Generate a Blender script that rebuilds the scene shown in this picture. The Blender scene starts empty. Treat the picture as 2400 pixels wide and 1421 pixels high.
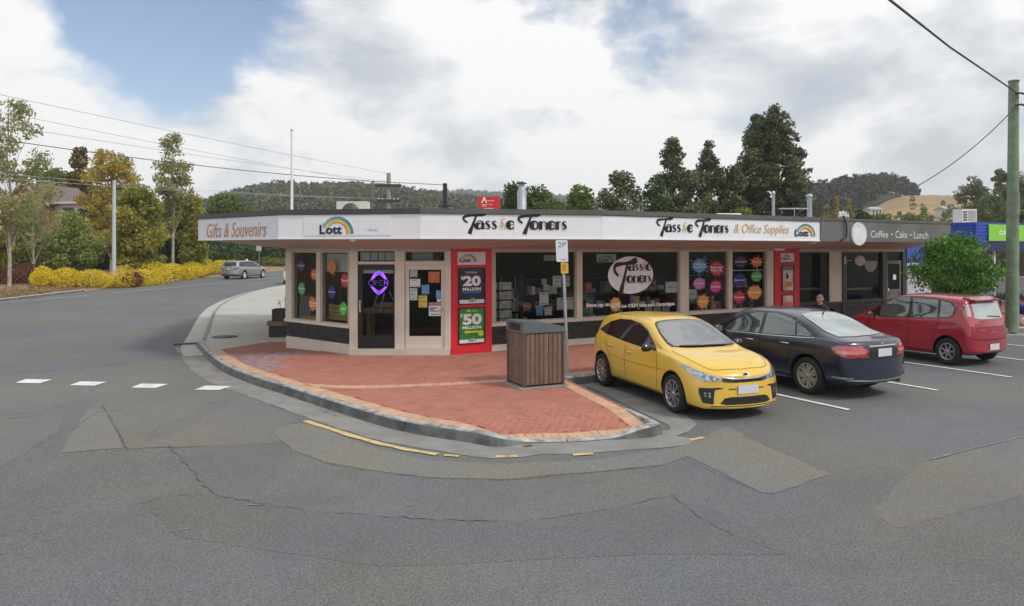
import bpy, bmesh, math, random
import numpy as np
from mathutils import Vector, Matrix
from mathutils.bvhtree import BVHTree
from mathutils.geometry import delaunay_2d_cdt
random.seed(7)
RNG = np.random.default_rng(7)
scene = bpy.context.scene
COL = scene.collection
# ------------------------------------------------------------------ camera
cam_d = bpy.data.cameras.new("camera")
cam_d.sensor_width = 36.0
cam_d.lens = 36.0 * 1700 / 2400
cam_d.shift_y = -(710.5 - 585) / 2400
cam_d.clip_end = 9000
cam = bpy.data.objects.new("camera", cam_d)
cam.location = (0, 0, 2.6)
cam.rotation_euler = (math.radians(90), 0, 0)
COL.objects.link(cam)
scene.camera = cam
# ------------------------------------------------------------------ light
SUN_AZ = math.radians(122)      # compass style, from +Y clockwise: from the right, a little behind the camera
SUN_EL = math.radians(48)
sun_d = bpy.data.lights.new("sun", "SUN")
sun_d.energy = 2.0
sun_d.angle = math.radians(10)
sun_d.color = (1.0, 0.965, 0.92)
sun = bpy.data.objects.new("sun", sun_d)
sdir = Vector((math.sin(SUN_AZ) * math.cos(SUN_EL), math.cos(SUN_AZ) * math.cos(SUN_EL), math.sin(SUN_EL)))
sun.rotation_euler = sdir.to_track_quat('Z', 'Y').to_euler()
sun.location = sdir * 60
COL.objects.link(sun)
world = bpy.data.worlds.new("World")
scene.world = world
world.use_nodes = True
def build_world():
 nt = world.node_tree
 N, L = nt.nodes, nt.links
 N.clear()
 out = N.new("ShaderNodeOutputWorld")
 sky = N.new("ShaderNodeTexSky")
 sky.sky_type = 'NISHITA'
 sky.sun_disc = False
 sky.sun_elevation = SUN_EL
 sky.sun_rotation = SUN_AZ
 sky.air_density = 1.0
 sky.dust_density = 1.6
 sky.ozone_density = 1.4
 bsky = N.new("ShaderNodeBackground")
 bsky.inputs[1].default_value = 0.15
 L.new(sky.outputs[0], bsky.inputs[0])
 tc = N.new("ShaderNodeTexCoord")
 def math_(op, a, b=None, clamp=False):
  n = N.new("ShaderNodeMath")
  n.operation = op
  n.use_clamp = clamp
  for i, v in enumerate((a, b)):
   if v is None:
    continue
   if isinstance(v, (int, float)):
    n.inputs[i].default_value = v
   else:
    L.new(v, n.inputs[i])
  return n.outputs[0]
 def noise(scale, detail, rough, dist, off, sc=(1, 1, 1.9)):
  mp = N.new("ShaderNodeMapping")
  mp.inputs["Location"].default_value = off
  mp.inputs["Scale"].default_value = sc
  L.new(tc.outputs["Generated"], mp.inputs[0])
  n = N.new("ShaderNodeTexNoise")
  n.inputs["Scale"].default_value = scale
  n.inputs["Detail"].default_value = detail
  n.inputs["Roughness"].default_value = rough
  n.inputs["Distortion"].default_value = dist
  L.new(mp.outputs[0], n.inputs[0])
  return n.outputs[0]
 OFF = (1.3, 0.4, 0.2)
 n1 = noise(3.4, 12, 0.58, 0.15, OFF)
 n1u = noise(3.4, 5, 0.5, 0.15, (OFF[0] + .02, OFF[1], OFF[2] + .17))
 nb = noise(1.5, 6, 0.5, 0.2, (5.0, 2.0, 1.0))
 # gaps in the cloud deck, each a real direction in the sky
 cover = math_('ADD', math_('MULTIPLY', n1, 2.1), -0.22)
 for (px, py, rx, amp) in ((400, 20, 0.13, 0.52), (540, 0, 0.11, 0.48), (310, 0, .09, .40), (430, 120, .06, .25), (1400, 75, 0.14, 0.22), (1520, 80, 0.08, .18), (1250, 270, 0.07, 0.26)):
  d = Vector(((px - 1200) / 1700, 1, (585 - py) / 1700)).normalized()
  vm = N.new("ShaderNodeVectorMath")
  vm.operation = 'DISTANCE'
  L.new(tc.outputs["Generated"], vm.inputs[0])
  vm.inputs[1].default_value = d
  q = math_('DIVIDE', vm.outputs["Value"], rx)
  q = math_('POWER', q, 2.0)
  q = math_('MULTIPLY', q, -1.0)
  q = math_('EXPONENT', q)
  cover = math_('SUBTRACT', cover, math_('MULTIPLY', q, amp))
 mr = N.new("ShaderNodeMapRange")
 mr.interpolation_type = 'SMOOTHSTEP'
 mr.inputs["From Min"].default_value = 0.28
 mr.inputs["From Max"].default_value = 0.64
 L.new(cover, mr.inputs["Value"])
 # thick cloud is grey underneath and white where it billows upwards
 lit = math_('MULTIPLY', math_('SUBTRACT', n1, n1u), 1.5)
 shade = math_('ADD', math_('MULTIPLY', nb, 0.85), lit)
 ramp = N.new("ShaderNodeValToRGB")
 cr = ramp.color_ramp
 cr.elements[0].position = 0.17
 cr.elements[0].color = (0.60, 0.635, 0.695, 1)
 cr.elements[1].position = 0.47
 cr.elements[1].color = (1.02, 1.02, 1.02, 1)
 e = cr.elements.new(0.34)
 e.color = (0.80, 0.825, 0.87, 1)
 L.new(shade, ramp.inputs[0])
 bcl = N.new("ShaderNodeBackground")
 bcl.inputs[1].default_value = 1.0
 L.new(ramp.outputs[0], bcl.inputs[0])
 mix = N.new("ShaderNodeMixShader")
 L.new(mr.outputs[0], mix.inputs[0])
 L.new(bsky.outputs[0], mix.inputs[1])
 L.new(bcl.outputs[0], mix.inputs[2])
 L.new(mix.outputs[0], out.inputs[0])
build_world()
scene.view_settings.view_transform = 'Standard'
scene.view_settings.look = 'None'
scene.view_settings.gamma = 1.0
scene.view_settings.use_curve_mapping = False
scene.view_settings.exposure = 0.0
scene.render.engine = 'CYCLES'
scene.cycles.use_denoising = True
scene.cycles.max_bounces = 6
scene.cycles.diffuse_bounces = 3
scene.cycles.glossy_bounces = 3
scene.cycles.transmission_bounces = 4
scene.cycles.transparent_max_bounces = 12
scene.cycles.sample_clamp_indirect = 4.0
scene.cycles.volume_bounces = 1
# ------------------------------------------------------------------ helpers: where things stand
def ss(a, b, x):
 t = max(0.0, min(1.0, (x - a) / (b - a)))
 return t * t * (3 - 2 * t)
def gz(x, y):
 """height of the road surface"""
 return -0.12 * ss(-4, -8, x) + 0.28 * ss(32, 62, y)
def P(px, py, h=0.0):
 """a point of the ground (h above the road) that the photograph shows at this pixel"""
 z = h
 for _ in range(6):
  d = 1700 * (2.6 - z) / (py - 585)
  x = (px - 1200) / 1700 * d
  z = h + gz(x, d)
 return Vector((x, d, z))
def Q(px, py, d):
 """the point at distance d behind this pixel"""
 return Vector(((px - 1200) / 1700 * d, d, 2.6 + (585 - py) / 1700 * d))
# ------------------------------------------------------------------ helpers: materials
MATS = {}
def mat(name, col, rough=0.6, var=0.10, scale=6.0, bump=0.0, metal=0.0, spec=0.5, coat=0.0, ior=1.5,
  island=0.0, emit=0.0, detail=4, bscale=None, dirt=0.0, dscale=1.2, col2=None):
 if name in MATS:
  return MATS[name]
 m = bpy.data.materials.new(name)
 m.use_nodes = True
 nt = m.node_tree
 N, L = nt.nodes, nt.links
 b = N["Principled BSDF"]
 b.inputs["Roughness"].default_value = rough
 b.inputs["Metallic"].default_value = metal
 b.inputs["Specular IOR Level"].default_value = spec
 b.inputs["IOR"].default_value = ior
 b.inputs["Coat Weight"].default_value = coat
 b.inputs["Coat Roughness"].default_value = 0.04
 geo = N.new("ShaderNodeNewGeometry")
 nz = N.new("ShaderNodeTexNoise")
 nz.inputs["Scale"].default_value = scale
 nz.inputs["Detail"].default_value = detail
 L.new(geo.outputs["Position"], nz.inputs[0])
 c2 = col2 or tuple(min(1, c * (1 + var)) for c in col)
 c1 = tuple(c * (1 - var) for c in col)
 mx = N.new("ShaderNodeMix")
 mx.data_type = 'RGBA'
 mx.inputs[6].default_value = (*c1, 1)
 mx.inputs[7].default_value = (*c2, 1)
 mr = N.new("ShaderNodeMapRange")
 mr.inputs[1].default_value = 0.3
 mr.inputs[2].default_value = 0.7
 L.new(nz.outputs[0], mr.inputs[0])
 L.new(mr.outputs[0], mx.inputs[0])
 c = mx.outputs[2]
 if island:
  oi = N.new("ShaderNodeObjectInfo")
  ad = N.new("ShaderNodeMath")
  ad.operation = 'ADD'
  L.new(oi.outputs["Random"], ad.inputs[0])
  L.new(geo.outputs["Random Per Island"], ad.inputs[1])
  fr = N.new("ShaderNodeMath")
  fr.operation = 'FRACT'
  L.new(ad.outputs[0], fr.inputs[0])
  m2 = N.new("ShaderNodeMapRange")
  m2.inputs[3].default_value = 1 - island
  m2.inputs[4].default_value = 1 + island
  L.new(fr.outputs[0], m2.inputs[0])
  hs = N.new("ShaderNodeHueSaturation")
  L.new(m2.outputs[0], hs.inputs["Value"])
  L.new(c, hs.inputs["Color"])
  c = hs.outputs[0]
 if dirt:
  n3 = N.new("ShaderNodeTexNoise")
  n3.inputs["Scale"].default_value = dscale
  n3.inputs["Detail"].default_value = 6
  n3.inputs["Roughness"].default_value = 0.65
  L.new(geo.outputs["Position"], n3.inputs[0])
  m3 = N.new("ShaderNodeMapRange")
  m3.inputs[1].default_value = 0.45
  m3.inputs[2].default_value = 0.72
  m3.inputs[4].default_value = dirt
  L.new(n3.outputs[0], m3.inputs[0])
  mm = N.new("ShaderNodeMix")
  mm.data_type = 'RGBA'
  mm.inputs[7].default_value = (0.075, 0.065, 0.055, 1)
  L.new(c, mm.inputs[6])
  L.new(m3.outputs[0], mm.inputs[0])
  c = mm.outputs[2]
 L.new(c, b.inputs["Base Color"])
 if emit:
  L.new(c, b.inputs["Emission Color"])
  b.inputs["Emission Strength"].default_value = emit
 if bump:
  n4 = N.new("ShaderNodeTexNoise")
  n4.inputs["Scale"].default_value = bscale or scale * 4
  n4.inputs["Detail"].default_value = 3
  L.new(geo.outputs["Position"], n4.inputs[0])
  bp = N.new("ShaderNodeBump")
  bp.inputs["Strength"].default_value = bump
  bp.inputs["Distance"].default_value = 0.02
  L.new(n4.outputs[0], bp.inputs["Height"])
  L.new(bp.outputs[0], b.inputs["Normal"])
 MATS[name] = m
 return m
def asphalt(name, base, speck=0.35, patch=0.18, tint=(1, 1, 1), stain=0.0):
 if name in MATS:
  return MATS[name]
 m = bpy.data.materials.new(name)
 m.use_nodes = True
 nt = m.node_tree
 N, L = nt.nodes, nt.links
 b = N["Principled BSDF"]
 b.inputs["Roughness"].default_value = 0.85
 b.inputs["Specular IOR Level"].default_value = 0.25
 geo = N.new("ShaderNodeNewGeometry")
 def nz(scale, detail, lo, hi, a, c, rough=0.6, dist=0.0):
  n = N.new("ShaderNodeTexNoise")
  n.inputs["Scale"].default_value = scale
  n.inputs["Detail"].default_value = detail
  n.inputs["Roughness"].default_value = rough
  n.inputs["Distortion"].default_value = dist
  L.new(geo.outputs["Position"], n.inputs[0])
  r = N.new("ShaderNodeMapRange")
  r.inputs[1].default_value = lo
  r.inputs[2].default_value = hi
  r.inputs[3].default_value = a
  r.inputs[4].default_value = c
  L.new(n.outputs[0], r.inputs[0])
  return r.outputs[0], n
 fine, nf = nz(55, 5, 0.3, 0.7, 1 - speck, 1 + speck, 0.8)
 mid, _ = nz(1.1, 6, 0.3, 0.7, 1 - patch * .6, 1 + patch * .6, 0.65)
 big, _ = nz(0.22, 5, 0.35, 0.65, 1 - patch, 1 + patch, 0.6, 0.6)
 def mul(a, c):
  n = N.new("ShaderNodeMath")
  n.operation = 'MULTIPLY'
  L.new(a, n.inputs[0])
  L.new(c, n.inputs[1])
  return n.outputs[0]
 vo = N.new("ShaderNodeTexVoronoi")        # exposed stone chips
 vo.inputs["Scale"].default_value = 55
 L.new(geo.outputs["Position"], vo.inputs["Vector"])
 sp = N.new("ShaderNodeSeparateColor")
 L.new(vo.outputs["Color"], sp.inputs[0])
 chip = N.new("ShaderNodeMapRange")
 chip.inputs[1].default_value = 0.0
 chip.inputs[2].default_value = 1.0
 chip.inputs[3].default_value = 1 - speck * .24
 chip.inputs[4].default_value = 1 + speck * .24
 L.new(sp.outputs[0], chip.inputs[0])
 v = mul(mul(mul(fine, mid), big), chip.outputs[0])
 warm, _ = nz(0.35, 4, 0.4, 0.62, 0.0, 1.0, 0.6, 0.4)
 mx = N.new("ShaderNodeMix")
 mx.data_type = 'RGBA'
 mx.inputs[6].default_value = (base * tint[0] * .95, base * tint[1] * .985, base * tint[2] * 1.05, 1)
 mx.inputs[7].default_value = (base * tint[0] * 1.06, base * tint[1] * 1.02, base * tint[2] * .93, 1)
 L.new(warm, mx.inputs[0])
 vm = N.new("ShaderNodeVectorMath")
 vm.operation = 'SCALE'
 L.new(mx.outputs[2], vm.inputs[0])
 L.new(v, vm.inputs["Scale"])
 c = vm.outputs[0]
 if stain:
  s, _ = nz(0.5, 7, 0.56, 0.72, 0.0, stain, 0.7, 1.2)
  m3 = N.new("ShaderNodeMix")
  m3.data_type = 'RGBA'
  m3.inputs[7].default_value = (.06, .06, .058, 1)
  L.new(c, m3.inputs[6])
  L.new(s, m3.inputs[0])
  c = m3.outputs[2]
 L.new(c, b.inputs["Base Color"])
 bp = N.new("ShaderNodeBump")
 bp.inputs["Strength"].default_value = 0.5
 bp.inputs["Distance"].default_value = 0.01
 L.new(nf.outputs[0], bp.inputs["Height"])
 L.new(bp.outputs[0], b.inputs["Normal"])
 MATS[name] = m
 return m
def glass(name, tint=(0.85, 0.9, 0.88), ior=1.45, refl=1.0):
 """thin architectural glass: see-through with a Fresnel reflection"""
 if name in MATS:
  return MATS[name]
 m = bpy.data.materials.new(name)
 m.use_nodes = True
 nt = m.node_tree
 N, L = nt.nodes, nt.links
 N.clear()
 out = N.new("ShaderNodeOutputMaterial")
 tr = N.new("ShaderNodeBsdfTransparent")
 tr.inputs[0].default_value = (*tint, 1)
 gl = N.new("ShaderNodeBsdfGlossy")
 gl.inputs["Roughness"].default_value = 0.015
 gl.inputs[0].default_value = (refl, refl, refl, 1)
 geo = N.new("ShaderNodeNewGeometry")
 nz = N.new("ShaderNodeTexNoise")
 nz.inputs["Scale"].default_value = 0.9
 L.new(geo.outputs["Position"], nz.inputs[0])
 bp = N.new("ShaderNodeBump")
 bp.inputs["Strength"].default_value = 0.03
 bp.inputs["Distance"].default_value = 0.05
 L.new(nz.outputs[0], bp.inputs["Height"])
 L.new(bp.outputs[0], gl.inputs["Normal"])
 fr = N.new("ShaderNodeFresnel")
 sw_ = N.new("ShaderNodeMapRange")      # a thin pane reflects alike from both sides
 sw_.inputs[3].default_value = ior
 sw_.inputs[4].default_value = 1 / ior
 L.new(geo.outputs["Backfacing"], sw_.inputs[0])
 L.new(sw_.outputs[0], fr.inputs[0])
 mx = N.new("ShaderNodeMixShader")
 L.new(fr.outputs[0], mx.inputs[0])
 L.new(tr.outputs[0], mx.inputs[1])
 L.new(gl.outputs[0], mx.inputs[2])
 L.new(mx.outputs[0], out.inputs[0])
 MATS[name] = m
 return m
def leaf(name, cols, trans=0.25, nscale=0.6, rough=0.55):
 """foliage: colour differs from leaf to leaf and from bough to bough"""
 if name in MATS:
  return MATS[name]
 m = bpy.data.materials.new(name)
 m.use_nodes = True
 nt = m.node_tree
 N, L = nt.nodes, nt.links
 N.clear()
 out = N.new("ShaderNodeOutputMaterial")
 geo = N.new("ShaderNodeNewGeometry")
 nz = N.new("ShaderNodeTexNoise")
 nz.inputs["Scale"].default_value = nscale
 nz.inputs["Detail"].default_value = 3
 L.new(geo.outputs["Position"], nz.inputs[0])
 ad = N.new("ShaderNodeMath")
 ad.operation = 'MULTIPLY_ADD'
 L.new(geo.outputs["Random Per Island"], ad.inputs[0])
 ad.inputs[1].default_value = 0.55
 mr = N.new("ShaderNodeMapRange")
 mr.inputs[1].default_value = 0.3
 mr.inputs[2].default_value = 0.7
 mr.inputs[4].default_value = 0.45
 L.new(nz.outputs[0], mr.inputs[0])
 L.new(mr.outputs[0], ad.inputs[2])
 ramp = N.new("ShaderNodeValToRGB")
 cr = ramp.color_ramp
 n = len(cols)
 cr.elements[0].color = (*cols[0], 1)
 cr.elements[0].position = 0.1
 cr.elements[1].color = (*cols[-1], 1)
 cr.elements[1].position = 0.9
 for i in range(1, n - 1):
  e = cr.elements.new(0.1 + 0.8 * i / (n - 1))
  e.color = (*cols[i], 1)
 L.new(ad.outputs[0], ramp.inputs[0])
 d = N.new("ShaderNodeBsdfPrincipled")
 d.inputs["Roughness"].default_value = rough
 d.inputs["Specular IOR Level"].default_value = 0.3
 t = N.new("ShaderNodeBsdfTranslucent")
 L.new(ramp.outputs[0], d.inputs["Base Color"])
 L.new(ramp.outputs[0], t.inputs[0])
 mx = N.new("ShaderNodeMixShader")
 mx.inputs[0].default_value = trans
 L.new(d.outputs[0], mx.inputs[1])
 L.new(t.outputs[0], mx.inputs[2])
 L.new(mx.outputs[0], out.inputs[0])
 MATS[name] = m
 return m
# ------------------------------------------------------------------ helpers: objects
def tag(o, label=None, cat=None, group=None, kind=None):
 if label:
  o["label"] = label
 if cat:
  o["category"] = cat
 if group:
  o["group"] = group
 if kind:
  o["kind"] = kind
 return o
def thing(name, label, cat, loc=(0, 0, 0), rz=0.0, group=None):
 o = bpy.data.objects.new(name, None)
 o.empty_display_size = 0.2
 COL.objects.link(o)
 o.location = loc
 o.rotation_euler = (0, 0, rz)
 return tag(o, label, cat, group)
def root_loc(o):
 v = Vector((0, 0, 0))
 while o is not None:
  v = v + o.location
  o = o.parent
 return v
class MB:
 """collects shapes into one mesh"""
 def __init__(self, m=None):
  self.v, self.f, self.mi, self.sm = [], [], [], []
  self.m = m or Matrix.Identity(4)
  self.cur = 0
  self.smooth = False
 def add(self, vs, fs, mi=None, smooth=None):
  o = len(self.v)
  self.v += [tuple(self.m @ Vector(p)) for p in vs]
  for f in fs:
   self.f.append(tuple(o + i for i in f))
   self.mi.append(self.cur if mi is None else mi)
   self.sm.append(self.smooth if smooth is None else smooth)
  return self
 def box(self, x0, x1, y0, y1, z0, z1, mi=None):
  vs = [(x0, y0, z0), (x1, y0, z0), (x1, y1, z0), (x0, y1, z0), (x0, y0, z1), (x1, y0, z1), (x1, y1, z1), (x0, y1, z1)]
  return self.add(vs, [(0, 3, 2, 1), (4, 5, 6, 7), (0, 1, 5, 4), (1, 2, 6, 5), (2, 3, 7, 6), (3, 0, 4, 7)], mi)
 def bevbox(self, x0, x1, y0, y1, z0, z1, b=0.01, mi=None):
  """box with chamfered vertical and top edges"""
  pts = []
  for (z, i) in ((z0, 0), (z1 - b, 0), (z1, b)):
   pts += [(x0 + i + b, y0 + i, z), (x1 - i - b, y0 + i, z), (x1 - i, y0 + i + b, z), (x1 - i, y1 - i - b, z),
     (x1 - i - b, y1 - i, z), (x0 + i + b, y1 - i, z), (x0 + i, y1 - i - b, z), (x0 + i, y0 + i + b, z)]
  fs = [tuple(reversed(range(8))), tuple(range(16, 24))]
  for r in (0, 8):
   for k in range(8):
    fs.append((r + k, r + (k + 1) % 8, r + 8 + (k + 1) % 8, r + 8 + k))
  return self.add(pts, fs, mi)
 def prism(self, poly, z0, z1, mi=None, axis='z'):
  n = len(poly)
  def mp(p, z):
   if axis == 'z':
    return (p[0], p[1], z)
   if axis == 'y':
    return (p[0], z, p[1])
   return (z, p[0], p[1])
  vs = [mp(p, z0) for p in poly] + [mp(p, z1) for p in poly]
  fs = [tuple(reversed(range(n))), tuple(range(n, 2 * n))]
  fs += [(i, (i + 1) % n, n + (i + 1) % n, n + i) for i in range(n)]
  return self.add(vs, fs, mi)
 def tube(self, pts, r, seg=8, mi=None, caps=True):
  pts = [Vector(p) for p in pts]
  rr = r if isinstance(r, (list, tuple)) else [r] * len(pts)
  vs, fs = [], []
  prev = None
  for i, p in enumerate(pts):
   t = (pts[min(i + 1, len(pts) - 1)] - pts[max(i - 1, 0)])
   if t.length < 1e-9:
    t = Vector((0, 0, 1))
   t.normalize()
   a = prev if prev is not None else (Vector((0, 0, 1)) if abs(t.z) < 0.9 else Vector((1, 0, 0)))
   u = t.cross(a)
   if u.length < 1e-6:
    u = t.cross(Vector((0.3, 1, 0.2)))
   u.normalize()
   w = u.cross(t)
   prev = w
   for k in range(seg):
    an = 2 * math.pi * k / seg
    vs.append(p + (u * math.cos(an) + w * math.sin(an)) * rr[i])
  for i in range(len(pts) - 1):
   for k in range(seg):
    a, b_ = i * seg + k, i * seg + (k + 1) % seg
    fs.append((a, a + seg, b_ + seg, b_))
  self.add(vs, fs, mi, True)
  if caps:
   n = len(pts)
   self.add(vs[:seg], [tuple(range(seg))], mi, False)
   self.add(vs[(n - 1) * seg:], [tuple(reversed(range(seg)))], mi, False)
  return self
 def lathe(self, prof, seg=24, axis='z', c=(0, 0, 0), mi=None, smooth=True, arc=2 * math.pi):
  vs, fs = [], []
  n = len(prof)
  full = arc > 6.28
  m = seg if full else seg + 1
  for k in range(m):
   a = arc * k / seg
   for (r, h) in prof:
    if axis == 'z':
     vs.append((c[0] + r * math.cos(a), c[1] + r * math.sin(a), c[2] + h))
    elif axis == 'y':
     vs.append((c[0] + r * math.cos(a), c[1] + h, c[2] + r * math.sin(a)))
    else:
     vs.append((c[0] + h, c[1] + r * math.cos(a), c[2] + r * math.sin(a)))
  for k in range(seg):
   k2 = (k + 1) % m
   for i in range(n - 1):
    fs.append((k * n + i, k2 * n + i, k2 * n + i + 1, k * n + i + 1))
  return self.add(vs, fs, mi, smooth)
 def build(self, name, mats, parent=None, world=True):
  me = bpy.data.meshes.new(name)
  me.from_pydata(self.v, [], self.f)
  if not isinstance(mats, (list, tuple)):
   mats = [mats]
  for m in mats:
   me.materials.append(m)
  me.polygons.foreach_set("material_index", self.mi)
  me.polygons.foreach_set("use_smooth", self.sm)
  me.update()
  o = bpy.data.objects.new(name, me)
  COL.objects.link(o)
  if parent is not None:
   o.parent = parent
   if world:
    o.location = -root_loc(parent)
  return o
def fill(outline, spacing=None, holes=()):
 """triangulate a polygon (2-D), with inner points for bending it"""
 pts = [Vector((p[0], p[1])) for p in outline]
 faces = [list(range(len(pts)))]
 n0 = len(pts)
 edges = []
 if spacing:
  xs = [p.x for p in pts]
  ys = [p.y for p in pts]
  x = min(xs) + spacing * .5
  while x < max(xs):
   y = min(ys) + spacing * .5
   while y < max(ys):
    if inside((x, y), outline) and edge_dist((x, y), outline) > spacing * .3:
     pts.append(Vector((x, y)))
    y += spacing
   x += spacing
 v, e, f, *_ = delaunay_2d_cdt(pts, edges, faces, 1, 1e-6)
 out = []
 for t in f:
  a, b, c = (v[i] for i in t[:3])
  if (b - a).cross(c - a) < 0:
   t = list(reversed(t))
  out.append(tuple(t))
 return [(p.x, p.y) for p in v], out
def inside(p, poly):
 x, y = p[0], p[1]
 r = False
 j = len(poly) - 1
 for i in range(len(poly)):
  xi, yi, xj, yj = poly[i][0], poly[i][1], poly[j][0], poly[j][1]
  if (yi > y) != (yj > y) and x < (xj - xi) * (y - yi) / (yj - yi) + xi:
   r = not r
  j = i
 return r
def seg_dist(p, a, b):
 ax, ay, bx, by = a[0], a[1], b[0], b[1]
 dx, dy = bx - ax, by - ay
 t = max(0, min(1, ((p[0] - ax) * dx + (p[1] - ay) * dy) / (dx * dx + dy * dy + 1e-12)))
 return math.hypot(p[0] - ax - t * dx, p[1] - ay - t * dy)
def edge_dist(p, poly, closed=True):
 n = len(poly)
 return min(seg_dist(p, poly[i], poly[(i + 1) % n]) for i in range(n if closed else n - 1))
def smooth_line(pts, step=0.25):
 """Catmull-Rom through 2-D/3-D points, resampled evenly"""
 P_ = [Vector(p) for p in pts]
 out = []
 for i in range(len(P_) - 1):
  p0, p1, p2, p3 = P_[max(i - 1, 0)], P_[i], P_[i + 1], P_[min(i + 2, len(P_) - 1)]
  n = max(2, int((p2 - p1).length / step))
  for k in range(n):
   t = k / n
   out.append(0.5 * ((2 * p1) + (p2 - p0) * t + (2 * p0 - 5 * p1 + 4 * p2 - p3) * t * t + (3 * p1 - p0 - 3 * p2 + p3) * t ** 3))
 out.append(P_[-1])
 return out
def offset_line(pts, d):
 """move a polyline sideways in plan (positive = to the right of its direction)"""
 out = []
 for i, p in enumerate(pts):
  a, b = pts[max(i - 1, 0)], pts[min(i + 1, len(pts) - 1)]
  t = Vector((b[0] - a[0], b[1] - a[1])).normalized()
  out.append(Vector((p[0] + t.y * d, p[1] - t.x * d, p[2] if len(p) > 2 else 0)))
 return out
def sheet(name, outline, zfun, m, kind=None, spacing=None, parent=None, up=0.0):
 v, f = fill(outline, spacing)
 mb = MB()
 mb.add([(p[0], p[1], zfun(p[0], p[1]) + up) for p in v], f)
 o = mb.build(name, m, parent)
 if kind:
  o["kind"] = kind
 return o
def text_faces(s, size=1.0, shear=0.0, bold=0.0, xs=1.0, align='LEFT', space=1.0):
 cu = bpy.data.curves.new("t", 'FONT')
 cu.body = s
 cu.size = size
 cu.shear = shear
 cu.offset = bold
 cu.align_x = align
 cu.space_character = space
 cu.resolution_u = 3
 ob = bpy.data.objects.new("t", cu)
 COL.objects.link(ob)
 bpy.context.view_layer.update()
 me = bpy.data.meshes.new_from_object(ob.evaluated_get(bpy.context.evaluated_depsgraph_get()))
 v = [(p.co.x * xs, p.co.y) for p in me.vertices]
 f = [tuple(p.vertices) for p in me.polygons]
 bpy.data.objects.remove(ob)
 bpy.data.curves.remove(cu)
 bpy.data.meshes.remove(me)
 return v, f
def fit_text(s, x0, x1, z0, z1, **kw):
 """text stretched into a rectangle"""
 v, f = text_faces(s, **kw)
 ax, bx = min(p[0] for p in v), max(p[0] for p in v)
 ay, by = min(p[1] for p in v), max(p[1] for p in v)
 return [(x0 + (p[0] - ax) / (bx - ax) * (x1 - x0), z0 + (p[1] - ay) / (by - ay) * (z1 - z0)) for p in v], f
def orient(v, f):
 """faces turned so that they look towards -y when laid in the x-z plane"""
 out = []
 for t in f:
  a = sum(v[t[i]][0] * v[t[(i + 1) % len(t)]][1] - v[t[(i + 1) % len(t)]][0] * v[t[i]][1] for i in range(len(t)))
  out.append(t if a > 0 else tuple(reversed(t)))
 return out
def ribbon(pts, closed=False):
 """stroke with a width at every point: (x, z, width) -> 2-D mesh"""
 n = len(pts)
 v, f = [], []
 for i in range(n):
  a = pts[(i - 1) % n] if closed or i > 0 else pts[i]
  b = pts[(i + 1) % n] if closed or i < n - 1 else pts[i]
  t = Vector((b[0] - a[0], b[1] - a[1]))
  if t.length < 1e-9:
   t = Vector((1, 0))
  t.normalize()
  w = pts[i][2] / 2
  v += [(pts[i][0] - t.y * w, pts[i][1] + t.x * w), (pts[i][0] + t.y * w, pts[i][1] - t.x * w)]
 m = n if closed else n - 1
 for i in range(m):
  j = (i + 1) % n
  f.append((2 * i, 2 * i + 1, 2 * j + 1, 2 * j))
 return v, f
# ================================================================== THE GROUND
def struct(o):
 o["kind"] = "structure"
 return o
m_grass_far = mat("dry_ground", (0.16, 0.13, 0.07), 0.95, 0.35, 0.4, 0.3)
m_road = asphalt("old_asphalt", 0.148, 0.68, 0.09, (.99, 1, 1.005), 0.22)
m_patch = asphalt("pale_asphalt_patch", 0.182, 0.5, 0.05, (1.02, 1.0, .90), 0.08)
m_patch2 = asphalt("mid_asphalt_patch", 0.163, 0.55, 0.05, (1.02, 1.0, .94), 0.08)
m_dark = asphalt("dark_asphalt", 0.138, 0.62, 0.07, (.99, 1.0, 1.01), 0.08)
m_crack = mat("tar_seal", (0.108, 0.108, 0.109), 0.7, 0.3, 3)
m_conc = mat("concrete", (0.235, 0.232, 0.218), 0.85, 0.14, 2.5, 0.3, dirt=0.35, dscale=1.5)
m_conc_l = mat("pale_concrete", (0.42, 0.41, 0.375), 0.85, 0.10, 1.6, 0.2, dirt=0.18, dscale=.8)
m_kerb = mat("weathered_kerb", (0.125, 0.13, 0.135), 0.85, 0.45, 4, 0.4, dirt=0.75, dscale=3.2)
m_kerbtop = mat("kerb_top_chipped_paint", (0.40, 0.40, 0.385), 0.8, 0.35, 6, 0.3, dirt=1.0, dscale=5.5)
m_white_paint = mat("white_road_paint", (0.74, 0.74, 0.72), 0.7, 0.08, 9, dirt=0.25, dscale=5)
m_white_worn = mat("worn_white_paint", (0.27, 0.27, 0.265), 0.8, 0.35, 12, dirt=0.5, dscale=7)
m_yellow_paint = mat("yellow_road_paint", (0.62, 0.46, 0.20), 0.75, 0.15, 9, dirt=0.35, dscale=6)
m_red_brick = mat("red_paver", (0.385, 0.152, 0.108), 0.85, 0.10, 3, 0.25, island=0.06, dirt=0.14, dscale=.9)
m_red_bed = mat("paver_joint", (0.31, 0.125, 0.095), 0.95, 0.2, 9)
m_cream_brick = mat("cream_paver", (0.53, 0.325, 0.205), 0.85, 0.12, 7, 0.25, island=0.10, dirt=0.14)
m_grey_brick = mat("purple_grey_paver", (0.31, 0.195, 0.19), 0.85, 0.2, 6, 0.25, island=0.16, dirt=0.3)
m_dirt = mat("dry_verge", (0.27, 0.185, 0.105), 0.95, 0.35, 1.6, 0.5, bscale=12)
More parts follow.
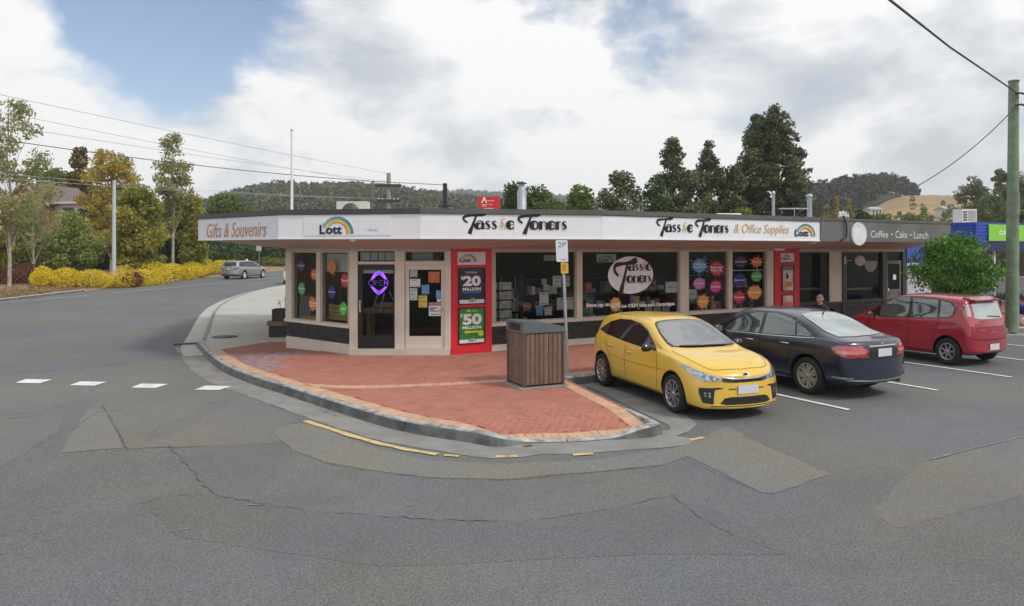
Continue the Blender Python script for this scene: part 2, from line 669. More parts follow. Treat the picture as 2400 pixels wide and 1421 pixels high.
# one great sheet out to the horizon
mb = MB()
rings = [0, 60, 150, 400, 1000, 2500, 6000]
for i in range(len(rings) - 1):
 n = 48
 for k in range(n):
  a0, a1 = 2 * math.pi * k / n, 2 * math.pi * (k + 1) / n
  r0, r1 = rings[i], rings[i + 1]
  q = [(r1 * math.cos(a0), r1 * math.sin(a0), -.35), (r1 * math.cos(a1), r1 * math.sin(a1), -.35)]
  if r0 == 0:
   mb.add([(0, 0, -.35)] + q, [(0, 1, 2)])
  else:
   mb.add([(r0 * math.cos(a0), r0 * math.sin(a0), -.35)] + q + [(r0 * math.cos(a1), r0 * math.sin(a1), -.35)], [(0, 1, 2, 3)])
struct(mb.build("ground", m_grass_far))
# road surface: one sheet
mb = MB()
xs = [-27 + 1.0 * i for i in range(31)] + [4 + 4.0 * i for i in range(1, 20)]
ys = [-22 + 3.0 * i for i in range(10)] + [8 + 2.0 * i for i in range(1, 66)]
for y in ys:
 for x in xs:
  e = x
  if x < -26.5:
   e = x + 1.0 * math.sin(y * .05) * ss(30, 60, y) * .4
  mb.v.append((e, y, gz(x, y)))
nx = len(xs)
for j in range(len(ys) - 1):
 for i in range(nx - 1):
  if ys[j] > 24 and xs[i] > -12:
   continue
  mb.f.append((j * nx + i, j * nx + i + 1, (j + 1) * nx + i + 1, (j + 1) * nx + i))
  mb.mi.append(0)
  mb.sm.append(True)
road = struct(mb.build("road", m_road))
def road_sheet(name, pix, m, up, jag=0.0, step=0.22, seed=1):
 rnd = random.Random(seed)
 pts = [P(*p) for p in pix]
 out = []
 n = len(pts)
 for i in range(n):
  a, b = pts[i], pts[(i + 1) % n]
  k = max(1, int((b - a).length / step)) if jag else 1
  for t in range(k):
   q = a.lerp(b, t / k)
   out.append((q.x + rnd.uniform(-jag, jag), q.y + rnd.uniform(-jag, jag)))
 return struct(sheet(name, out, gz, m, spacing=1.2, up=up))
# repairs in the asphalt
road_sheet("road_patch", [(1590, 1068), (1690, 1020), (1735, 975), (1640, 1000), (1640, 1030), (1800, 1005), (1740, 1020), (1945, 1112), (1810, 1158), (1780, 1156), (1610, 1070)][0:1]
           + [(1640, 1030), (1700, 1000), (1745, 1018), (1740, 1022), (1948, 1112), (1812, 1158), (1785, 1156), (1612, 1070)], m_patch, .004, .012, seed=2)
road_sheet("road_patch", [(640, 1003), (720, 990), (860, 1045), (1000, 1080), (1180, 1088), (1400, 1078), (1590, 1048), (1640, 1030), (1640, 1060), (1560, 1090), (1380, 1108), (1180, 1124), (1000, 1120),
                          (860, 1102), (760, 1084), (690, 1058), (652, 1028)], m_patch, .0045, .012, seed=3)
road_sheet("road_patch", [(205, 958), (243, 958), (292, 1050), (140, 1063)], m_patch, .004, .01, seed=4)
road_sheet("road_patch", [(-160, 985), (150, 968), (140, 1010), (20, 1085), (-120, 1150)], m_patch2, .004, .015, seed=5)
road_sheet("road_patch", [(-200, 900), (420, 845), (560, 915), (700, 985), (640, 1003), (660, 1040), (440, 1048), (300, 1052), (245, 955), (150, 962), (-200, 985)], m_patch2, .002, .02, seed=6)
road_sheet("road_patch", [(1640, 1178), (1420, 1195), (1250, 1221), (1100, 1221), (900, 1212), (640, 1190), (505, 1160), (330, 1180), (420, 1260), (900, 1330), (1500, 1300), (1850, 1300), (1720, 1215)], m_dark, .002, .015, seed=8)
road_sheet("road_patch", [(2150, 1090), (2420, 1020), (2600, 1080), (2400, 1160), (2100, 1240), (2040, 1200)], m_patch2, .002, .02, seed=9)
def crack(pix, w, seed):
 rnd = random.Random(seed)
 pts = []
 for i in range(len(pix) - 1):
  a, b = P(*pix[i]), P(*pix[i + 1])
  k = max(2, int((b - a).length / .09))
  for t in range(k):
   q = a.lerp(b, t / k)
   pts.append((q.x + rnd.uniform(-.025, .025), q.y + rnd.uniform(-.025, .025), w * .26 * rnd.uniform(.02, 1.7)))
 v, f = ribbon(pts)
 o = MB()
 o.add([(p[0], p[1], gz(*p) + .0085) for p in v], f)
 return struct(o.build("road_crack", m_crack))
crack([(240, 950), (268, 1000), (300, 1058), (395, 1043), (425, 1075), (500, 1160), (640, 1186), (760, 1200), (900, 1212), (1100, 1222), (1250, 1221)], .05, 1)
crack([(1250, 1221), (1420, 1196), (1575, 1162), (1640, 1215), (1720, 1255), (1840, 1298)], .03, 2)
crack([(150, 968), (90, 975), (0, 985)], .06, 3)
crack([(310, 1185), (400, 1163), (500, 1160)], .035, 4)
crack([(760, 1086), (860, 1106), (1000, 1123), (1180, 1127), (1380, 1110), (1560, 1092)], .03, 5)
crack([(1590, 1070), (1700, 1120), (1790, 1160)], .025, 6)
crack([(1740, 1022), (1850, 1066), (1946, 1113)], .02, 7)
crack([(170, 1010), (225, 965), (320, 960)], .05, 8)
# ------------------------------------------------------------------ kerb line of the corner
KP = [(462, 800, .15), (478, 815, .15), (484, 823, .15), (515, 848, .15), (555, 868, .15), (610, 887, .15), (663, 903, .15), (720, 921, .15), (771, 937, .15), (830, 955, .15),
      (895, 974, .15), (950, 987, .15), (1000, 996, .15), (1060, 1005, .15), (1115, 1013, .15), (1150, 1021, .14), (1185, 1028, .10), (1237, 1034, .03),
      (1300, 1034, .02), (1360, 1032, .02), (1412, 1028, .02), (1455, 1021, .05), (1500, 1006, .12), (1530, 998, .15), (1547, 992, .15)]
K3 = smooth_line([P(a, b, h) for a, b, h in KP], .2)
U = Vector((.87, .493)).normalized()      # along the street fronts
NO = Vector((U.y, -U.x))                  # outwards, to the street
R0 = Vector((-1.438, 16.86))              # corner of the shop's street front
BC = P(1325, 886, .15)                    # where the parking bay cuts into the footpath
F0, F1 = P(1250, 1032, .02), P(1440, 1024, .02)
def hp(x, y):
 """height of the footpath"""
 d = seg_dist((x, y), F0, F1)
 return gz(x, y) + .15 - .13 * ss(1.25, .05, d)
def bay(t):
 q = Vector((BC.x, BC.y)) + U * t - NO * (.35 * ss(3, 10, t))
 return Vector((q.x, q.y, .15))
BAYL = [bay(t) for t in (0, 1, 2, 4, 6, 8, 10, 12, 14, 17, 20, 25, 32, 45)]
SIDE = smooth_line([K3[-1], BC], .2)      # edge beside the yellow car
# footpath bed
outline = [(p.x, p.y) for p in K3] + [(p.x, p.y) for p in SIDE[1:]] + [(p.x, p.y) for p in BAYL[1:]]
far = Vector((BAYL[-1].x, BAYL[-1].y)) - NO * 12
lj = P(626, 801, .15)
lk = P(483, 822, .15)
outline_red = outline + [(far.x, far.y), (-1.0, 20.5), (-3.4, 19.2), (-5.2, 19.6), (lj.x, lj.y)]
# drop the first points so that the brick area starts at the joint with the concrete path
while outline_red and outline_red[0][1] > lk.y + .05:
 outline_red.pop(0)
pav = struct(sheet("footpath", outline_red, hp, m_red_bed, spacing=.32, up=-.012))
# left footpath of pale concrete
LK = [(483, 822), (470, 806), (480, 780), (502, 728), (530, 706), (570, 690), (620, 676), (668, 667), (720, 655)]
LKP = smooth_line([P(a, b, .12) for a, b in LK], .6)
lo = [(p.x, p.y) for p in LKP] + [(-10.5, 66), (-8.0, 40), (-6.2, 20.2), (-5.66, 18.3), (lj.x + .1, lj.y - .3), (lk.x + .3, lk.y - .3)]
cp = struct(sheet("concrete_footpath", lo, lambda x, y: gz(x, y) + .12 + .014 * ss(24, 19, y), m_conc_l, spacing=1.0))
# joints between the concrete bays (thin recessed strips of dark sand)
mb = MB()
for px0, py0, px1, py1 in ((502, 729, 604, 722), (484, 768, 616, 758), (560, 693, 668, 690)):
 a, b = P(px0, py0, .125), P(px1, py1, .125)
 n_ = 10
 for i in range(n_):
  p, q = a.lerp(b, i / n_), a.lerp(b, (i + 1) / n_)
  z = lambda v: gz(v.x, v.y) + .124 + .014 * ss(24, 19, v.y)
  mb.add([(p.x, p.y, z(p)), (q.x, q.y, z(q)), (q.x, q.y + .05, z(q)), (p.x, p.y + .05, z(p))], [(0, 1, 2, 3)])
mb.build("expansion_joint", mat("joint_sand", (.2, .19, .17), .9), cp)
# kerbs: a real step, in cast lengths
def kerb_run(name, line, hfun, wtop, m_top, m_face, parent, seg_len=2.4, batter=.035):
 """line: outer top edge, street on its right-hand side"""
 tops = [(p.x, p.y) for p in line]
 inn = offset_line(line, -wtop)
 bot = offset_line(line, batter)
 acc = 0
 start = 0
 n = 0
 for i in range(1, len(line)):
  acc += (line[i] - line[i - 1]).length
  if acc >= seg_len or i == len(line) - 1:
   mb = MB()
   a, b = start, i
   rng = list(range(a, b + 1))
   vs = []
   for k in rng:
    g = gz(*tops[k])
    h = hfun(k)
    vs += [(bot[k].x, bot[k].y, g - .05), (bot[k].x, bot[k].y, g + .012), (tops[k][0], tops[k][1], g + h - .018), (tops[k][0] * .9 + inn[k].x * .1, tops[k][1] * .9 + inn[k].y * .1, g + h),
                       (inn[k].x, inn[k].y, g + h + .002), (inn[k].x, inn[k].y, g - .05)]
   # shorten the ends a little so that the cast joints show
   for e, o_ in ((0, 1), (len(rng) - 1, len(rng) - 2)):
    for c in range(6):
     p, q = Vector(vs[e * 6 + c]), Vector(vs[o_ * 6 + c])
     d = q - p
     vs[e * 6 + c] = tuple(p + d.normalized() * .005)
   for k in range(len(rng) - 1):
    for c in range(5):
     f = (k * 6 + c, (k + 1) * 6 + c, (k + 1) * 6 + c + 1, k * 6 + c + 1)
     mb.add([], [])
     mb.f.append(f)
     mb.mi.append(1 if c < 2 else 0)
     mb.sm.append(False)
   mb.v = vs
   mb.f.append((0, 1, 2, 3, 4, 5))
   e = (len(rng) - 1) * 6
   mb.f.append((e + 5, e + 4, e + 3, e + 2, e + 1, e))
   mb.mi += [1, 1]
   mb.sm += [False, False]
   mb.build("kerb_stone", [m_top, m_face], parent)
   acc = 0
   start = i
   n += 1
kerb = struct(bpy.data.objects.new("kerb", None))
COL.objects.link(kerb)
hs = [max(.0, p.z - gz(p.x, p.y)) for p in K3]
kerb_run("kerb", K3, lambda k: max(hs[k] + .006, .028), .12, m_kerbtop, m_kerb, kerb)
RET = smooth_line([P(1547, 992, .15), P(1562, 991, .15), P(1568, 985, .15), P(1500, 952, .15)], .1)
sl = [Vector((p.x, p.y, .15)) for p in SIDE]
kerb_run("kerb", sl, lambda k: .156 if k < 6 else .13, .10, m_kerbtop, m_kerb, kerb)
kerb_run("kerb", smooth_line(BAYL, .6), lambda k: .156, .13, m_kerbtop, m_kerb, kerb, 3.0)
kerb_run("kerb", list(reversed(LKP)), lambda k: .13, .12, m_conc, m_kerb, kerb, 3.0)
def strip(name, line, d0, d1, m, up, kind="structure", wob=0.0, seed=1, parent=None):
 rnd = random.Random(seed)
 a, b = offset_line(line, d0), offset_line(line, d1)
 mb = MB()
 n_ = len(line)
 vs = []
 for i in range(n_):
  w = rnd.uniform(-wob, wob)
  for q in (a[i], b[i] + Vector((w, w, 0))):
   vs.append((q.x, q.y, gz(q.x, q.y) + up))
 mb.add(vs, [(2 * i + 1, 2 * i + 3, 2 * i + 2, 2 * i) for i in range(n_ - 1)])
 o = mb.build(name, m, parent)
 if kind and parent is None:
  o["kind"] = kind
 return o
corner = K3 + smooth_line([K3[-1] + Vector((.0, .0, 0)), P(1572, 1003, 0), P(1585, 985, 0)], .1)[1:]
strip("gutter", K3, .03, .56, m_conc, .006, wob=.02, seed=4)
gu = [P(*p) for p in ((1547, 1012), (1500, 1035), (1560, 1032), (1615, 1012), (1634, 996), (1610, 976), (1540, 948), (1470, 922), (1400, 900), (1340, 884), (1335, 889), (1420, 925), (1500, 966), (1568, 998), (1570, 1008))]
struct(sheet("gutter", [(p.x, p.y) for p in gu[2:]] + [(gu[0].x, gu[0].y)], gz, m_conc, up=.0075))
strip("gutter", list(reversed(LKP)), .03, .50, m_conc_l, .007)
strip("gutter", smooth_line(BAYL, .6), .03, .40, m_conc, .006)
# drain slot in the left kerb
a = P(447, 806, .02)
MB(Matrix.Translation(a) @ Matrix.Rotation(.35, 4, 'Z')).box(-.45, .45, -.09, .09, -.02, .03).build("drain_cover", mat("cast_iron", (.09, .09, .085), .7), kerb)
# ------------------------------------------------------------------ paving bricks
bl, bw, bh = .2285, .1130, .03
def brick_mesh(name, m):
 mb = MB()
 mb.bevbox(-bl / 2, bl / 2, -bw / 2, bw / 2, -bh, 0, .004)
 o = mb.build(name, m)
 me = o.data
 bpy.data.objects.remove(o)
 return me
me_red, me_cream, me_grey = brick_mesh("red_paver", m_red_brick), brick_mesh("cream_paver", m_cream_brick), brick_mesh("grey_paver", m_grey_brick)
def put_brick(me, name, x, y, rz, up, tilt=True):
 o = bpy.data.objects.new(name, me)
 COL.objects.link(o)
 o.parent = pav
 gx = (hp(x + .1, y) - hp(x - .1, y)) / .2
 gy = (hp(x, y + .1) - hp(x, y - .1)) / .2
 nrm = Vector((-gx, -gy, 1)).normalized()
 rot = Vector((0, 0, 1)).rotation_difference(nrm) @ Matrix.Rotation(rz, 3, 'Z').to_quaternion()
 o.rotation_euler = rot.to_euler()
 o.location = (x, y, hp(x, y) + up)
 return o
def course(line, off, rows=1):
 """bricks on end beside a kerb"""
 res = []
 base = offset_line(line, off)
 acc = 0
 nxt = .06
 for i in range(1, len(base)):
  a, b = base[i - 1], base[i]
  L_ = (Vector((b.x, b.y)) - Vector((a.x, a.y))).length
  while nxt <= acc + L_:
   t = (nxt - acc) / max(L_, 1e-6)
   q = a.lerp(b, t)
   an = math.atan2(b.y - a.y, b.x - a.x)
   res.append((q.x, q.y, an + math.pi / 2))
   nxt += .1165
  acc += L_
 return res
k_red = [p for p in K3 if p.y < lk.y + .05]
border = course(k_red, -.12 - bl / 2 - .004) + course(SIDE, -.10 - bl / 2 - .004)
bandl = [P(716, 903, .15), P(790, 907, .15), P(862, 908, .15), P(1000, 903, .15), P(1100, 898, .15), P(1205, 892, .15)]
border += course(smooth_line(bandl, .3), 0)
border += course([Vector((p.x, p.y, 0)) for p in BAYL[:6]], -.13 - bl / 2 - .004)
border.sort(key=lambda b: b[1])
for x, y, an in border[:300]:
 put_brick(me_cream, "cream_brick", x, y, an, .010)
bset = {}
for b in border:
 bset.setdefault((int(b[0] * 4), int(b[1] * 4)), []).append(b)
def on_border(x, y):
 cx, cy = int(x * 4), int(y * 4)
 for i in (-1, 0, 1):
  for j in (-1, 0, 1):
   for b in bset.get((cx + i, cy + j), ()):
    dx, dy = x - b[0], y - b[1]
    c, s = math.cos(b[2]), math.sin(b[2])
    if abs(dx * c + dy * s) < .10 and abs(-dx * s + dy * c) < .05:
     return True
 return False
red = []
ang = math.radians(74)
c_, s_ = math.cos(ang), math.sin(ang)
O_ = Vector((-1, 13))
un = .1155
for i in range(-75, 160):
 for j in range(-110, 70):
  k = (i - j) % 4
  if k == 0:
   u_, v_, r_ = (i + 1) * un, (j + .5) * un, ang
  elif k == 2:
   u_, v_, r_ = (i + .5) * un, (j) * un, ang + math.pi / 2
  else:
   continue
  x, y = O_.x + u_ * c_ - v_ * s_, O_.y + u_ * s_ + v_ * c_
  if y > 17.6 + max(0, (x + .5) * .57) or x > 9:
   continue
  if not inside((x, y), outline_red) or edge_dist((x, y), outline_red) < .16:
   continue
  if on_border(x, y):
   continue
  red.append((x, y, r_))
red.sort(key=lambda b: b[0] ** 2 + b[1] ** 2)
def purple(x, y):
 return x < -4.95 + .25 * math.sin(y * 3)
for x, y, an in red[:300]:
 put_brick(me_red, "red_brick", x, y, an + random.uniform(-.012, .012), .006 + random.uniform(-.002, .002))
for nm, m_, sel in (("red_bricks", m_red_brick, lambda x, y: not purple(x, y)), ("grey_bricks", m_grey_brick, purple)):
 mb = MB()
 for x, y, an in red[300:]:
  if not sel(x, y):
   continue
  mb.m = Matrix.Translation((x, y, hp(x, y) + .006 + random.uniform(-.002, .002))) @ Matrix.Rotation(an + random.uniform(-.012, .012), 4, 'Z')
  mb.bevbox(-bl / 2, bl / 2, -bw / 2, bw / 2, -bh, 0, .004)
 o = mb.build(nm, m_, pav)
 o["kind"] = "stuff"
# manhole lid in the concrete footpath
q = P(527, 790, .13)
mb = MB(Matrix.Translation((q.x, q.y, q.z + .012)))
mb.lathe([(0, .008), (.30, .008), (.31, .0), (.36, .004), (.36, -.03)], 32)
tag(mb.build("manhole_cover", mat("cast_iron", (.09, .09, .085), .7)), "round dark iron manhole cover set in the concrete footpath", "manhole cover")
# ------------------------------------------------------------------ painted lines
def paint(name, pix, m, up=.012, jag=0.0, seed=1):
 return road_sheet(name, pix, m, up, jag, .15, seed)
for i, (x0, x1, y0, y1) in enumerate(((35, 122, 890, 900), (163, 251, 895.5, 905.5), (307, 394, 900.5, 911), (456, 543, 905.5, 916))):
 paint("give_way_marking", [(x0, y1 - 1), (x1 - 30, y1), (x1, y0 + 1), (x0 + 25, y0)], m_white_paint, .012, .004, i)
yl = smooth_line([P(*p) for p in ((716, 988), (790, 1012), (870, 1036), (950, 1055), (1025, 1067))], .2)
strip("yellow_kerb_line", yl, -.05, .05, m_yellow_paint, .012, wob=.012, seed=3)
for i, (a, b, c, d) in enumerate(((1040, 1069, 1076, 1071), (1163, 1072, 1185, 1072), (1190, 1072, 1212, 1071), (1343, 1068, 1390, 1065), (1618, 1033, 1650, 1027))):
 strip("yellow_dash", [P(a, b), P((a + c) / 2, (b + d) / 2), P(c, d)], -.04, .04, m_yellow_paint, .012, wob=.012, seed=i)
perp = Vector((-U.y, U.x))
for i, (px, py) in enumerate(((1990, 962), (2197, 916), (2370, 885))):
 e = P(px, py)
 s = e + Vector((perp.x, perp.y, 0)) * 4.1
 strip("parking_bay_line", [e, e.lerp(s, .5), s], -.05, .05, m_white_paint, .012)
for k in (1, 2, 3):
 e = P(2370, 885) + Vector((U.x, U.y, 0)) * 2.72 * k
 s = e + Vector((perp.x, perp.y, 0)) * 4.1
 strip("parking_bay_line", [e, e.lerp(s, .5), s], -.05, .05, m_white_paint, .012)
# faint worn lines
for i, pts in enumerate((((385, 1251), (440, 1241)), ((585, 1184), (650, 1189)), ((2160, 1084), (2290, 1050), (2400, 1025)))):
 ln = [P(*p) for p in pts]
 strip("worn_line", smooth_line(ln, .2), -.008, .008, m_white_worn, .011, wob=.03, seed=i)
# edge line of the side street
for pts in (((-120, 722), (0, 710), (100, 702), (205, 693)), ((265, 688), (400, 675), (520, 663), (600, 656), (662, 650))):
 strip("edge_line", smooth_line([P(*p) for p in pts], 1.5), -.07, .07, mat("faded_edge_paint", (.45, .45, .45), .8, .2, 5), .012)
# ------------------------------------------------------------------ far side of the side street: verge and bank
def bankz(x, y):
 e = -26.6
 d = max(0.0, e - x)
 return gz(-20, y) + .10 * ss(0, .3, d) + .25 * ss(.3, 5, d) + 3.6 * ss(6, 34, d) * ss(34, 52, y)
mb = MB()
xs = [-26.6, -26.75, -27.2, -28, -29, -30, -32, -35, -38, -42, -47, -53, -60, -70, -85, -110]
ys = [8 + 3 * i for i in range(40)]
for y in ys:
 for x in xs:
  mb.v.append((x, y, bankz(x, y) - (.0 if x < -26.6 else .12)))
for j in range(len(ys) - 1):
 for i in range(len(xs) - 1):
  a = j * len(xs) + i
  mb.f.append((a, a + len(xs), a + len(xs) + 1, a + 1))
  mb.mi.append(0)
  mb.sm.append(True)
struct(mb.build("verge", m_dirt))
kl = [Vector((-26.55, y, 0)) for y in (30, 34, 38, 42, 45)]
kerb2 = struct(bpy.data.objects.new("kerb", None))
COL.objects.link(kerb2)
kerb_run("kerb", kl, lambda k: .13, .15, m_conc_l, m_kerb, kerb2, 4)
# beyond the bend of the side street
struct(sheet("grass_strip", [(-60, 118), (-12, 100), (-12, 150), (-70, 160)], lambda x, y: .35 + .02 * (y - 100), mat("green_verge", (.14, .17, .05), .95, .35, 1.2, .4), spacing=12))
# soft litter of leaves in the bay corner and the gutter
mb = MB()
rnd = random.Random(3)
for cx, cy, rx, ry, n_ in ((1372, 893, 30, 7, 190), (1350, 888, 22, 4, 90), (620, 905, 25, 7, 60), (520, 870, 18, 6, 50), (800, 965, 60, 14, 26), (1240, 1046, 12, 2, 22)):
 for _ in range(n_):
  q = P(cx + rnd.gauss(0, rx * .5), cy + rnd.gauss(0, ry * .5))
  s = rnd.uniform(.015, .04)
  mb.m = Matrix.Translation((q.x, q.y, q.z + .018)) @ Matrix.Rotation(rnd.uniform(0, 6.28), 4, 'Z') @ Matrix.Rotation(rnd.uniform(-.5, .5), 4, 'X')
  mb.add([(-s, 0, 0), (0, -s * .5, 0), (s, 0, .004), (0, s * .5, 0)], [(0, 1, 2, 3)])
tag(mb.build("leaf_litter", mat("dead_leaf", (.28, .13, .045), .9, .3, 3, island=.4)), kind="stuff")
# ================================================================== THE CORNER SHOP
m_cream = mat("cream_paint", (0.66, 0.60, 0.51), 0.55, 0.06, 2.5, dirt=0.16, dscale=1.3)
m_cream_d = mat("cream_timber", (0.50, 0.435, 0.34), 0.5, 0.08, 4, dirt=0.15)
m_base = mat("painted_plinth", (0.60, 0.56, 0.485), 0.6, 0.08, 2, dirt=0.3, dscale=2.0)
m_black_brick = mat("black_glazed_brick", (0.022, 0.022, 0.026), 0.38, 0.3, 8, 0.5, island=0.45)
m_mortar = mat("dark_mortar", (0.012, 0.012, 0.012), 0.9)
m_brown_brick = mat("charcoal_brick", (0.034, 0.031, 0.027), 0.55, 0.3, 8, 0.5, island=0.45)
m_soffit = mat("soffit_paint", (0.50, 0.42, 0.365), 0.7, 0.05, 1.2, dirt=0.10)
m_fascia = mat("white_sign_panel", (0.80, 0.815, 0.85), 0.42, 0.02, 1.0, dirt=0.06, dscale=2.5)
m_fascia_shaded = mat("white_sign_panel_shaded", (0.70, 0.72, 0.77), 0.42, 0.02, 1.0, dirt=0.06, dscale=2.5)  # greyer copy of the white panel: the left face's shade put into the colour
m_flash = mat("dark_flashing", (0.055, 0.06, 0.06), 0.5, 0.15, 2)
m_flash_r = mat("olive_flashing", (0.10, 0.105, 0.10), 0.5, 0.15, 2)
m_roof = mat("roof_sheet", (0.30, 0.31, 0.32), 0.5, 0.1, 1)
m_redcol = mat("red_enamel", (0.64, 0.022, 0.035), 0.42, 0.05, 2)
m_glass = glass("shop_glass", (0.82, 0.86, 0.84), 1.27, 0.9)
m_black = mat("black_paint", (0.010, 0.010, 0.013), 0.35, 0.1, 3)
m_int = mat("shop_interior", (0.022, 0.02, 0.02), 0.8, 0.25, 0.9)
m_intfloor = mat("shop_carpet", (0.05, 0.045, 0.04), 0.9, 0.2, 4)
m_wood = mat("pine_wood", (0.42, 0.24, 0.10), 0.5, 0.2, 5)
m_wood_d = mat("rustic_timber", (0.27, 0.16, 0.085), 0.6, 0.25, 5)
m_ink = mat("sign_ink", (0.012, 0.006, 0.012), 0.5)
m_beige = mat("beige_ink", (0.62, 0.45, 0.22), 0.5)
m_gold = mat("gold_ink", (0.62, 0.40, 0.16), 0.5, 0.15, 6)
m_copper = mat("copper_ink", (0.52, 0.235, 0.115), 0.5, 0.2, 6)
m_navy = mat("navy_ink", (0.006, 0.012, 0.055), 0.5)
m_white = mat("white_vinyl", (0.80, 0.80, 0.80), 0.5, 0.03)
m_paper = mat("paper", (0.72, 0.72, 0.74), 0.7, 0.05)
RB = [mat("rainbow_orange", (.75, .22, .04), .5), mat("rainbow_yellow", (.80, .58, .08), .5), mat("rainbow_green", (.08, .40, .10), .5), mat("rainbow_blue", (.03, .16, .52), .5), mat("rainbow_teal", (.15, .50, .52), .5)]
LOGO = [m_navy] + RB
class Facade:
 """a wall plane: x along it, y into the building, z up"""
 def __init__(self, O, u):
  self.O, self.u = Vector((O[0], O[1])), Vector((u[0], u[1])).normalized()
  n = Vector((-self.u.y, self.u.x))
  self.M = Matrix(((self.u.x, n.x, 0, self.O.x), (self.u.y, n.y, 0, self.O.y), (0, 0, 1, 0), (0, 0, 0, 1)))
 def s(self, px):
  k = (px - 1200) / 1700
  return (k * self.O.y - self.O.x) / (self.u.x - k * self.u.y)
 def z(self, px, py):
  d = self.O.y + self.u.y * self.s(px)
  return 2.6 + (585 - py) / 1700 * d
 def sz(self, px, py):
  return self.s(px), self.z(px, py)
 def mb(self):
  return MB(self.M.copy())
 def at(self, s, y, z):
  return self.M @ Vector((s, y, z))
L0, L1 = Vector((-5.76, 18.55)), Vector((-3.77, 16.86))
FA, FB, FC, FD = Vector((-7.96, 18.4)), Vector((-5.19, 16.1)), Vector((-1.96, 15.5)), Vector((2.02, 16.25))
OV = 2.1
TE = None
fac_R = Facade(R0, U)
fac_F = Facade((0, 16.86), (1, 0))
fac_L = Facade(L0, L1 - L0)
sg_AB, sg_BC, sg_CD = Facade(FA, FB - FA), Facade(FB, FC - FB), Facade(FC, FD - FC)
fl = R0 + NO * OV
sg_DE = Facade(FD, U)
FE = FD + U * sg_DE.s(1922)
FG = FD + U * sg_DE.s(2226)
ZT, ZB, ZW = 3.375, 2.855, 2.615
shop = thing("corner_shop", "low cream corner shop with white sign fascia and red poster columns", "shop", (R0.x, R0.y, .15))
def part(mb, name, mats, parent=None, label=None):
 o = mb.build(name, mats, parent or shop)
 if label:
  o["label"] = label
 return o
# --- fascia boards, flashing, roof, soffit
for i, (fc, a, b, m_) in enumerate(((sg_AB, FA, FB, m_fascia_shaded), (sg_BC, FB, FC, m_fascia), (sg_CD, FC, FD, m_fascia), (sg_DE, FD, FE, m_fascia))):
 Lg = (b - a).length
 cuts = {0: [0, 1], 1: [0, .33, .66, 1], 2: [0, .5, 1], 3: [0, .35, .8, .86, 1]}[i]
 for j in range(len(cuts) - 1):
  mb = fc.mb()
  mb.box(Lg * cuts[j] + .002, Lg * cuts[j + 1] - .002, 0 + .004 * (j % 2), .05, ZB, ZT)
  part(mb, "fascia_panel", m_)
 mb = fc.mb()
 mb.box(-.01, Lg + .01, -.035, .12, ZT, ZT + .105)
 part(mb, "roof_flashing", m_flash if i < 2 else m_flash_r)
 mb = fc.mb()
 mb.box(0, Lg, -.012, .06, ZB - .03, ZB)
 part(mb, "fascia_edge_strip", m_fascia)
back = [(-10.6, 29), (-4, 31), (8, 33), (fac_R.at(12, 8, 0).x, fac_R.at(12, 8, 0).y)]
FEi = fac_R.at(11.96, 0, 0)
mb = MB()
mb.prism([(FA.x, FA.y), (FB.x, FB.y), (FC.x, FC.y), (FD.x, FD.y), (FE.x, FE.y), (fac_R.at(11.9, 9, 0).x, fac_R.at(11.9, 9, 0).y), (-2, 27), (-10.2, 27.5)], ZT - .02, ZT + .03)
part(mb, "roof", m_roof)
Rend = fac_R.at(11.96, 0, 0)
A2 = Vector((-10.2, 27.5))
LB = Vector((-8.2, 27.5))
mb = MB()
zf, zw = ZB - .005, ZW
for quad in (((A2, zf), (FA, zf), (L0, zw), (LB, zw)), ((FA, zf), (FB, zf), (L1, zw), (L0, zw)), ((FB, zf), (FC, zf), (R0, zw), (L1, zw)), ((FC, zf), (FD, zf), (R0, zw)), ((FD, zf), (FE, zf), (Rend, zw), (R0, zw))):
 vs = [(p.x, p.y, z) for p, z in quad]
 mb.add(vs, [tuple(reversed(range(len(vs))))])
part(mb, "soffit", m_soffit)
# cover battens of the soffit
for (p, q) in ((FB, L1), (FC, R0), (FD, R0)) + tuple((FD + U * t, R0 + U * (t * 1.05 + .9)) for t in (1.6, 3.6, 5.6)):
 a, b = Vector((p.x, p.y, zf - .006)), Vector((q.x, q.y, zw - .006))
 part(MB().tube([a.lerp(b, .03), b], .012, 4), "soffit_batten", m_soffit)
mb = MB()
q = Q(828, 563, 15.9)
mb.lathe([(0, -.05), (.05, -.045), (.07, -.02), (.07, .04)], 16, c=(q.x, q.y, 2.82))
part(mb, "soffit_light", m_white)
# side and back walls (brick, round the corner)
mb = MB()
for p, q, z0 in ((LB, L0, -.2), (Vector((-2, 27)), LB, -.2), (fac_R.at(11.9, 9, 0).xy, Vector((-2, 27)), 0)):
 d = (q - p).normalized() if isinstance(p, Vector) else None
 nn = Vector((-d.y, d.x)) * .12
 mb.add([(p.x, p.y, z0), (q.x, q.y, z0), (q.x, q.y, ZW + .7), (p.x, p.y, ZW + .7), (p.x + nn.x, p.y + nn.y, z0), (q.x + nn.x, q.y + nn.y, z0), (q.x + nn.x, q.y + nn.y, ZW + .7), (p.x + nn.x, p.y + nn.y, ZW + .7)],
           [(0, 1, 2, 3), (5, 4, 7, 6), (3, 2, 6, 7)])
part(mb, "outer_wall", m_cream)
